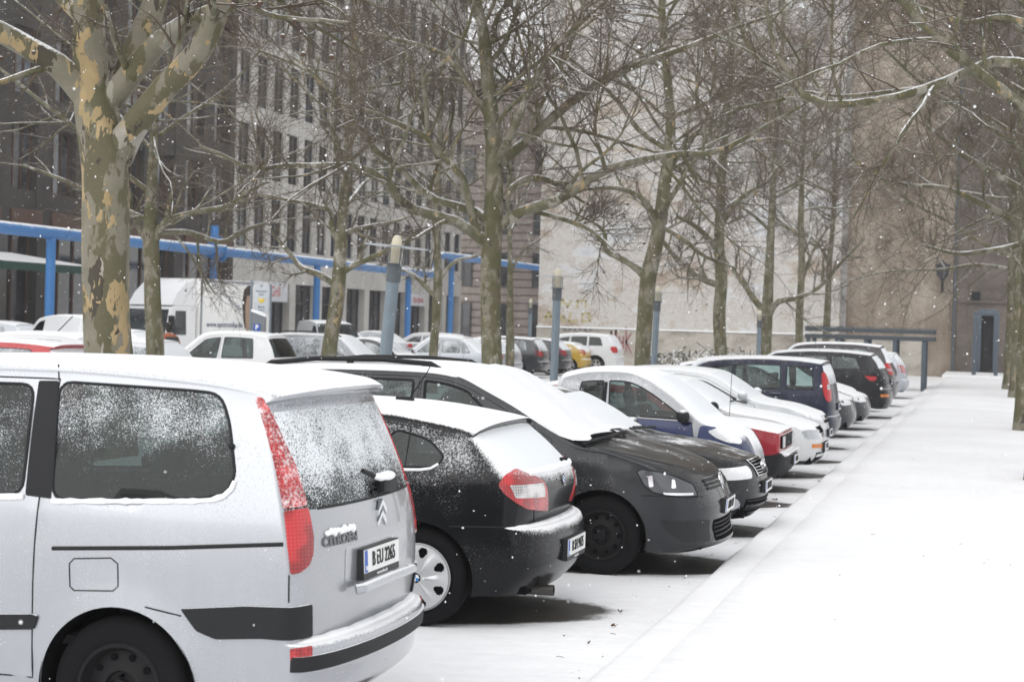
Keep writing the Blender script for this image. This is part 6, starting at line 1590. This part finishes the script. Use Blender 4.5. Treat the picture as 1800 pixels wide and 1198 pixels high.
def tree(label, trunk, limbs, bark, extra=9, z_lo=2.8, dens=1., cat='tree', balls=70, group='bare plane trees', seed=1, lfac=1., twig_r=.0026, spread=(45, 80)):
    """trunk/limbs: polylines (x, y, z, r) in the world"""
    global r_
    r_ = np.random.default_rng(seed)
    b0 = np.array(trunk[0][:3]); root = thing('plane_tree', (b0[0], b0[1], 0), label, cat, group); off = np.array([b0[0], b0[1], 0, 0])
    T = smooth_path([np.array(p)-off for p in trunk], 46)
    # swelling and knobs on the trunk
    a = MB(); n = 28; ph = r_.uniform(0, 6, 6); vs = []
    for k, (x, y, z, r) in enumerate(T):
        for j in range(n):
            t = 2*pi*j/n; q = r*(1+.055*sin(2*t+ph[0]+z*.8)+.04*sin(3*t+ph[1]-z*1.3)+.03*sin(5*t+ph[2]+z*2.1)+.035*sin(z*3.1+ph[3]+t))
            if z < .5: q *= 1+.45*(.5-z)**2*(1+.4*sin(4*t+ph[4]))
            vs.append((x+q*cos(t), y+q*sin(t), z))
    fs = [(k*n+j, k*n+(j+1) % n, (k+1)*n+(j+1) % n, (k+1)*n+j) for k in range(len(T)-1) for j in range(n)]
    a.add(vs, fs).build('trunk', bark, root, ang=80)
    L1 = []; 
    for lb in limbs: L1.append(smooth_path([np.array(p)-off for p in lb], 16))
    # procedural limbs
    zt = T[:, 2]; cand = np.where(zt > z_lo)[0]
    az = r_.uniform(0, 6.28)
    for k in range(extra):
        i = cand[int(len(cand)*(k+.5*r_.random())/max(1, extra))]; az += 2.4+r_.normal()*.25; x, y, z, r = T[i]
        el = radians(r_.uniform(12, 38)); L = (4.6-2.2*k/extra)*r_.uniform(.8, 1.2)*lfac; d = np.array([cos(az)*cos(el), sin(az)*cos(el), sin(el)]); p = np.array([x, y, z]); pts = [(*p, r*.48)]; 
        for s_ in range(1, 6):
            d = d+r_.normal(size=3)*.17; d[2] += .05; d /= np.linalg.norm(d); p = p+d*L/5; pts.append((*p, r*.48*(1-.15*s_)+.004))
        L1.append(smooth_path(pts, 16))
    for q in L1:
        V, F = tubes(q[None, :, :3], q[None, :, 3], 12); o = np_mesh('limb', V, F, bark, root)
    A = np.array(L1); P, R = A[:, :, :3], A[:, :, 3]
    top = np.concatenate([T[cand][np.linspace(0, len(cand)-1, 16).astype(int)]])[None]
    P = np.concatenate([P, top[:, :, :3]]); R = np.concatenate([R, top[:, :, 3]])
    seg = np.linalg.norm(np.diff(P, axis=1), axis=2).sum(1)
    P2, R2 = children(P, R, np.clip(seg*2.9, 4, 18)*dens, .46, 9, spread, .07, .09, .50, .10, .7, 3.0, rmax=.038)
    P3, R3 = children(P2, R2, 8.0*dens, .52, 6, (32, 70), .05, .10, .55, .10, .4, 1.6, rmax=.016)
    P4, R4 = children(P3, R3, 6.4*dens, .62, 4, (28, 62), .04, .08, .60, .12, .2, .95, rmax=.007)
    R4 = np.maximum(R4, twig_r)
    R3 = np.maximum(R3, twig_r*1.15)
    parts = [tubes(P2, R2, 7), tubes(P3, R3, 4), tubes(P4, R4, 3)]; nf2 = len(parts[0][1])
    V = []; F = []; o = 0
    for v, f in parts: V.append(v); F.append(f+o); o += len(v)
    ob = np_mesh('branches_and_twigs', np.concatenate(V), np.concatenate(F), TWIG, root); ob.data.materials.append(BK2); mi = np.zeros(len(ob.data.polygons), np.int32); mi[:nf2] = 1; ob.data.polygons.foreach_set('material_index', mi)  # secondary branches and fine twigs joined in one mesh
    if balls and len(P4):
        M = MB(); k = r_.choice(len(P4), min(int(balls*1.7), len(P4)), replace=False)
        for p in P4[k, -1]:
            l = r_.uniform(.05, .12); M.sphere((p[0], p[1], p[2]-l), r_.uniform(.021, .029), 1); M.tube([p, (p[0]+.004, p[1], p[2]-l*.5), (p[0], p[1], p[2]-l)], .0018, 3, False)
        ob = M.build('seed_balls', BALL, root); ob['kind'] = 'stuff'
    return root
def px_path(pts, Z, dz=None, wscale=1.):
    """outline points (px, py, width px) at depth Z (+ per point offsets) -> world polyline with radii"""
    out = []
    for i, p in enumerate(pts):
        z = Z+(dz[i] if dz is not None and not np.isscalar(dz) else (dz or 0)*i/(len(pts)-1))
        w = at(p[0], p[1], z); out.append((*w, max(.006, p[2]/2*z/FPX*wscale)))
    return out
def trunk_to_ground(pts, Z):
    P = px_path(pts, Z); x, y, z, r = P[0]
    lean = np.array(P[1])-np.array(P[0]); k = -(z+.15)/lean[2]*.35
    return [(x+lean[0]*k, y+lean[1]*k, -.15, r*1.12), (x, y, z, r)]+P[1:]
def xdepth(px, X): d = ray(px, 600); return X/d[0]
# 1 patchy giant on the left
Z = xdepth(192, -7.75); print('Z1', Z)
tr = trunk_to_ground([(192, 690, 88), (190, 600, 82), (188, 500, 80), (187, 400, 84), (184, 310, 84), (178, 240, 86), (168, 185, 74), (160, 110, 62), (157, 20, 56), (152, -120, 46), (146, -380, 34), (140, -700, 22)], Z)
lb = [px_path([(205, 275, 60), (228, 232, 52), (262, 188, 46), (300, 143, 46), (343, 100, 44), (376, 40, 42), (398, -40, 36), (430, -160, 26), (450, -330, 14)], Z, -1.2),
      px_path([(178, 190, 40), (205, 155, 46), (224, 120, 46), (250, 60, 44), (272, 5, 42), (292, -70, 36), (320, -220, 24), (330, -400, 12)], Z, .8),
      px_path([(180, 195, 44), (215, 150, 44), (262, 92, 40), (310, 52, 36), (370, 22, 30), (430, 2, 24), (520, -30, 18), (640, -90, 10)], Z, -.6),
      px_path([(165, 178, 60), (128, 140, 50), (98, 112, 44), (50, 84, 40), (0, 56, 38), (-90, 15, 30), (-220, -60, 16)], Z, -.4),
      px_path([(160, 40, 34), (128, 12, 32), (100, -20, 30), (60, -90, 22), (20, -220, 10)], Z, .8)]
tree('large plane tree with patchy cream and olive bark, nearest tree at left', tr, lb, BK1, 4, 5.0, .8, balls=90, seed=3, lfac=.9)
# 2 middle tree
Z = xdepth(866, -7.6); print('Z2', Z)
tr = trunk_to_ground([(866, 650, 38), (863, 560, 37), (862, 480, 37), (864, 420, 37), (868, 370, 36), (868, 320, 31), (866, 250, 28), (860, 160, 24), (850, 60, 20), (838, 0, 17), (828, -120, 13), (815, -300, 8)], Z)
lb = [px_path([(878, 398, 22), (905, 378, 20), (935, 366, 20), (985, 350, 19), (1040, 312, 17), (1090, 290, 15), (1180, 272, 12), (1262, 266, 10), (1340, 225, 7), (1420, 180, 4)], Z, -1.5),
      px_path([(876, 292, 18), (905, 264, 18), (945, 230, 18), (1000, 182, 17), (1060, 142, 15), (1130, 110, 12), (1200, 86, 10), (1290, 50, 7), (1380, 20, 4)], Z, 1.2),
      px_path([(858, 428, 24), (834, 410, 20), (795, 386, 19), (746, 375, 18), (707, 357, 17), (693, 333, 16), (658, 305, 14), (623, 291, 12), (546, 291, 10), (490, 291, 9), (445, 298, 8), (402, 277, 7), (350, 256, 4)], Z, -2.),
      px_path([(862, 392, 20), (851, 378, 18), (813, 364, 15), (771, 354, 14), (735, 329, 13), (700, 291, 11), (665, 270, 11), (641, 231, 10), (613, 207, 9), (578, 158, 7), (546, 126, 6), (455, 88, 4)], Z, 1.),
      px_path([(858, 412, 18), (837, 403, 16), (820, 336, 14), (806, 301, 13), (771, 270, 12), (750, 242, 11), (700, 217, 9), (648, 196, 8), (602, 179, 6), (540, 123, 3)], Z, -.5),
      px_path([(752, 244, 9), (749, 180, 9), (746, 138, 8), (790, 100, 7), (822, 50, 6), (836, -20, 4)], Z, -.6),
      px_path([(858, 205, 11), (848, 186, 10), (827, 154, 9), (802, 140, 8), (753, 140, 7), (700, 147, 6), (623, 158, 3)], Z, 1.),
      px_path([(860, 190, 10), (837, 172, 9), (792, 105, 8), (753, 84, 7), (700, 70, 7), (648, 60, 6), (546, 35, 5), (470, 5, 3)], Z, -1.2),
      px_path([(884, 352, 10), (905, 325, 12), (940, 312, 12), (985, 326, 10), (1010, 345, 6), (1050, 370, 4)], Z, 1.),
      px_path([(862, 110, 9), (885, 80, 9), (905, 30, 8), (918, -40, 6)], Z, .3),
      px_path([(866, 240, 9), (890, 195, 8), (945, 150, 7), (985, 120, 6), (1010, 60, 5), (1035, -20, 3)], Z, -.8),
      px_path([(935, 370, 9), (990, 385, 9), (1030, 400, 8), (1058, 420, 6), (1075, 435, 4)], Z, -.8)]
tree('spreading plane tree with many forking limbs in the middle of the photo', tr, lb, BK2, 4, 4.2, 1.0, balls=110, seed=8)
def simple(label, pts, Z, limbs, seed, **kw):
    return tree(label, trunk_to_ground(pts, Z), [px_path(l, Z, d) for l, d in limbs], kw.pop('bark', BK2), seed=seed, **kw)
A = -7.6
simple('slanting mossy plane tree right of the middle tree, behind the blue two seater', [(1128, 650, 27), (1133, 560, 27), (1140, 490, 27), (1155, 420, 25), (1168, 330, 22), (1178, 230, 19), (1172, 120, 16), (1164, 20, 13), (1170, -120, 9)], xdepth(1135, A),
       [([(1138, 492, 14), (1115, 468, 13), (1080, 448, 12), (1063, 440, 9), (1064, 415, 8), (1050, 395, 6), (1000, 370, 4)], .6), ([(1160, 395, 10), (1200, 420, 9), (1240, 450, 8), (1290, 470, 5)], -1), ([(1172, 310, 12), (1200, 260, 10), (1250, 215, 8), (1330, 180, 5)], .8), ([(1160, 400, 11), (1130, 350, 10), (1080, 330, 8), (1010, 335, 5)], -.7)], 21, extra=9, z_lo=4.4, dens=.95, balls=90)
simple('straight mossy plane tree with bulging fork, behind the white saloon', [(1267, 625, 23), (1265, 545, 23), (1268, 490, 22), (1264, 420, 18), (1268, 320, 15), (1278, 200, 12), (1288, 80, 9), (1295, -80, 6)], xdepth(1267, A),
       [([(1268, 500, 15), (1240, 492, 13), (1205, 470, 11), (1170, 430, 8), (1140, 380, 5)], .7), ([(1266, 400, 10), (1300, 350, 8), (1350, 320, 5)], -.8), ([(1266, 440, 10), (1225, 400, 9), (1190, 380, 6)], -.6)], 22, extra=9, z_lo=5, dens=.9, balls=80)
simple('forked plane tree with two low limbs, before the pale gable wall', [(1347, 620, 19), (1347, 560, 20), (1350, 520, 18), (1354, 440, 14), (1358, 340, 12), (1366, 220, 10), (1375, 80, 7), (1380, -60, 5)], xdepth(1348, A),
       [([(1346, 550, 13), (1325, 525, 11), (1305, 495, 9), (1285, 470, 6), (1262, 440, 4)], .6), ([(1352, 553, 13), (1367, 530, 11), (1410, 521, 9), (1447, 498, 7), (1480, 460, 5), (1520, 420, 3)], -.6)], 23, extra=9, z_lo=5.2, dens=.85, balls=70)
simple('slim plane tree near the end of the row, left of the shelter', [(1404, 615, 14), (1406, 545, 14), (1409, 470, 12), (1408, 380, 10), (1412, 240, 8), (1418, 80, 6)], xdepth(1405, A), [([(1408, 500, 7), (1430, 440, 5), (1470, 380, 3)], .5)], 24, extra=10, z_lo=5, dens=.8, balls=60)
simple('slimmest plane tree at the row end, standing before the shelter', [(1452, 605, 13), (1455, 530, 12), (1458, 460, 10), (1465, 380, 8), (1472, 240, 6), (1480, 90, 4)], 80, [([(1458, 470, 6), (1440, 430, 5), (1400, 400, 3)], .5)], 25, extra=9, z_lo=5, dens=.75, balls=50)
Bx = -15.2
simple('mossy plane tree with knobbly trunk in front of the truck cab', [(272, 600, 30), (270, 540, 28), (268, 470, 27), (265, 430, 28), (264, 385, 24), (268, 300, 18), (272, 200, 14), (276, 60, 10), (280, -100, 6)], xdepth(270, Bx),
       [([(262, 425, 18), (245, 398, 14), (232, 370, 12), (228, 340, 9), (210, 300, 5)], .5), ([(272, 420, 18), (290, 392, 14), (330, 376, 11), (400, 362, 9), (430, 340, 7), (470, 320, 4)], -.8), ([(275, 410, 12), (330, 408, 10), (390, 425, 9), (440, 400, 6), (500, 385, 3)], .8), ([(266, 390, 11), (200, 360, 9), (120, 320, 7), (40, 290, 4)], -.6)], 31, extra=9, z_lo=4.2, dens=.9, balls=90)
simple('plane tree with snow lined forks between the van and the leaning lamp post', [(580, 600, 26), (590, 540, 27), (596, 490, 26), (599, 430, 22), (606, 340, 18), (614, 240, 14), (620, 120, 10), (625, -40, 6)], xdepth(590, Bx),
       [([(592, 500, 14), (560, 482, 12), (530, 470, 11), (505, 440, 8), (480, 410, 5)], .6), ([(598, 480, 13), (625, 465, 11), (670, 445, 9), (700, 430, 6), (740, 400, 4)], -.6), ([(600, 430, 12), (583, 400, 11), (585, 375, 10), (560, 362, 8), (500, 350, 6), (440, 340, 4)], .6), ([(602, 410, 10), (640, 400, 9), (690, 390, 6), (720, 380, 4)], .4)], 32, extra=9, z_lo=4.6, dens=.9, balls=80)
simple('thin plane tree before the last blue pipe posts', [(763, 600, 16), (767, 540, 17), (770, 480, 15), (766, 400, 11), (770, 300, 9), (775, 170, 7), (780, 20, 5)], xdepth(768, Bx), [([(765, 520, 10), (745, 500, 9), (722, 480, 6), (690, 470, 4)], .5), ([(772, 490, 8), (800, 460, 7), (840, 450, 4)], -.4)], 33, extra=9, z_lo=4.5, dens=.8, balls=50)
simple('thin distant plane tree before the pinkish banded building', [(897, 590, 14), (896, 520, 11), (897, 450, 9), (894, 340, 7), (900, 200, 5), (905, 60, 4)], xdepth(896, Bx), [([(897, 480, 6), (920, 440, 5), (950, 420, 3)], .4)], 34, extra=9, z_lo=4.5, dens=.75, balls=40)
# right hand row on the pavement
def right(label, px, py, Z, w, seed, limbs=[], **kw):
    p0 = at(px, py, Z); x, y = p0[0], p0[1]; r = w/2*Z/FPX
    tr = [(x, y, -.05, r*1.25), (x+.01, y, .5, r*1.02), (x+.05, y+.03, 2.5, r*.95), (x+.02, y, 5, r*.8), (x-.05, y, 8, r*.6), (x, y+.1, 11.5, r*.35), (x+.1, y, 14.5, r*.12)]
    return tree(label, tr, [px_path(l, Z, d) for l, d in limbs], BK2, seed=seed, group='bare plane trees', **kw)
right('nearest plane tree of the pavement row, at the right edge of the photo', 1794, 752, 37.3, 25, 41, [([(1790, 390, 14), (1760, 375, 12), (1715, 352, 10), (1660, 330, 8), (1600, 325, 6), (1540, 310, 4), (1500, 280, 3)], -.5), ([(1790, 330, 14), (1740, 300, 12), (1690, 270, 9), (1640, 230, 7), (1580, 190, 4)], .4), ([(1790, 430, 10), (1740, 440, 9), (1680, 445, 7), (1620, 430, 4)], -.6)], extra=12, z_lo=3.4, dens=1.1, balls=90, lfac=1.35)
right('second plane tree of the pavement row, its foot just left behind the nearest', 1782, 696, 57, 19, 42, extra=12, z_lo=3.2, dens=1., balls=60, lfac=1.4)
right('farthest plane tree of the pavement row beside the doorway', 1770, 684, 65.5, 16, 43, extra=12, z_lo=3.2, dens=.95, balls=50, lfac=1.5)
Z = 24.5
p0 = at(1832, 870, Z); x, y = float(p0[0]), float(p0[1])
tr = [(x, y, 0, .24), (x, y, 2, .2), (x, y+.05, 4, .18), (x+.05, y, 6.5, .14), (x, y, 9, .09), (x, y, 11.5, .04)]
tree('plane tree just outside the right edge, its snow lined limb reaching into view', tr, [px_path([(1830, 122, 22), (1800, 112, 20), (1745, 108, 19), (1690, 132, 18), (1630, 155, 17), (1570, 172, 15), (1500, 182, 14), (1440, 182, 14), (1405, 160, 13), (1385, 125, 12), (1362, 92, 8), (1350, 30, 6), (1340, -40, 5)], Z, -.3), px_path([(1830, 50, 16), (1760, 30, 12), (1700, 40, 10), (1640, 20, 7), (1560, -10, 4)], Z, .4), px_path([(1440, 182, 7), (1400, 172, 6), (1350, 180, 5), (1290, 190, 3)], Z, .2), px_path([(1405, 162, 9), (1340, 110, 8), (1310, 70, 6), (1290, 10, 4)], Z, .3)], BK2, 6, 4.6, .9, balls=60, seed=44)

HAZE = .0009
# ================================================================ falling snow and litter on the snow
r_ = np.random.default_rng(9)
bm = bmesh.new(); bmesh.ops.create_icosphere(bm, subdivisions=1, radius=1); bm.verts.index_update(); IV = np.array([v.co[:] for v in bm.verts]); IF = np.array([[v.index for v in f.verts] for f in bm.faces]); bm.free()
N = 15000; Zf = (r_.random(N)**.62)*40+5.0; pxs = r_.uniform(-150, 1950, N); pys = r_.uniform(-100, 1300, N)
cen = np.array([at(a, b, z) for a, b, z in zip(pxs, pys, Zf)]); ok = cen[:, 2] > .05; cen = cen[ok]; n = len(cen)
rad = r_.uniform(.0016, .0042, n)*np.where(r_.random(n) < .08, 1.7, 1)
sc3 = r_.uniform(.45, 1.55, (n, 1, 3)); V = cen[:, None]+IV[None]*rad[:, None, None]*sc3; F = (IF[None]+(np.arange(n)*len(IV))[:, None, None]).reshape(-1, 3)
o = np_mesh('falling_snow', V.reshape(-1, 3), F, M_plain('flake', (.9, .91, .93), .9, var=.01), None); tag(o, 'scattered snowflakes drifting through the air over the car park', 'snowfall', kind='stuff')
M = MB()
for k in range(150):
    if k < 90: y = r_.uniform(9, 40); x = -2.2-abs(r_.normal())*.35
    else: x = r_.uniform(-1.2, 2.5); y = r_.uniform(9, 32)
    z = .16 if x > -1.7 else .016; a = r_.uniform(0, 6.28); l = r_.uniform(.004, .013); c_, s1 = cos(a), sin(a)
    if k % 4 == 0: M.tube([(x, y, z), (x+c_*l*3, y+s1*l*3, z+.004), (x+c_*l*5+s1*l, y+s1*l*5, z)], .0016, 4)
    else: M.sphere((x, y, z), l*.6, 1, (1, .7, .5))
o = M.build('bark_litter', M_plain('litter', (.07, .05, .035), .9)); tag(o, 'tiny bits of bark and twig sprinkled on the snow along the kerb', 'litter', kind='stuff')
LEAF = M_plain('dead_leaf', (.13, .075, .04), .8, var=.4, vs=20)
for k, (px, py, s_) in enumerate(((1362, 878, .055), (1346, 846, .05), (1090, 1075, .035), (1078, 1100, .03), (1035, 1130, .02), (1440, 846, .03))):
    ray_ = ray(px, py); q = CP+ray_*((.018-CAMH)/ray_[2]); s_ *= .75; M = MB(); vs = []
    for j in range(10): a = 2*pi*j/10; rr_ = s_*(1 if j % 2 == 0 else .45); vs.append((rr_*cos(a), rr_*sin(a)*.8, .012*sin(a*2)+.01))
    vs.append((0, 0, .004)); M.add(vs, [(10, j, (j+1) % 10) for j in range(10)]+[(10, (j+1) % 10, j) for j in []])
    M.tube([(0, 0, .006), (-s_*1.3, .01, .012)], .002, 4)
    o = M.build('fallen_leaf', LEAF); o.location = q; o.rotation_euler = (0, 0, k*1.3)
    tag(o, ['brown star shaped leaf on the snow beside the kerb near the charcoal saloon', 'smaller brown leaf just beyond it toward the charcoal saloon bumper', 'dark dead leaf on the snow right of the black hatchback tail', 'crumpled dark leaf in the open snow below the black hatchback', 'tiny leaf scrap on the snow nearest the photo bottom', 'small brown leaf by the shadow of the red hatchback'][k], 'leaf', 'dead leaves on the snow')

# ================================================================ snow filled air
m, nt, out = newmat('snowy_air'); v = nt.nodes.new('ShaderNodeVolumePrincipled'); v.inputs['Color'].default_value = (.93, .94, .96, 1); v.inputs['Density'].default_value = HAZE; v.inputs['Anisotropy'].default_value = 0.0
nt.links.new(v.outputs[0], out.inputs['Volume'])
M = MB(); M.b(-75, 40, -40, 150, -1.2, 42); o = M.build('haze', m, None, smooth=False); tag(o, 'pale air thick with fine falling snow', 'haze', kind='stuff')
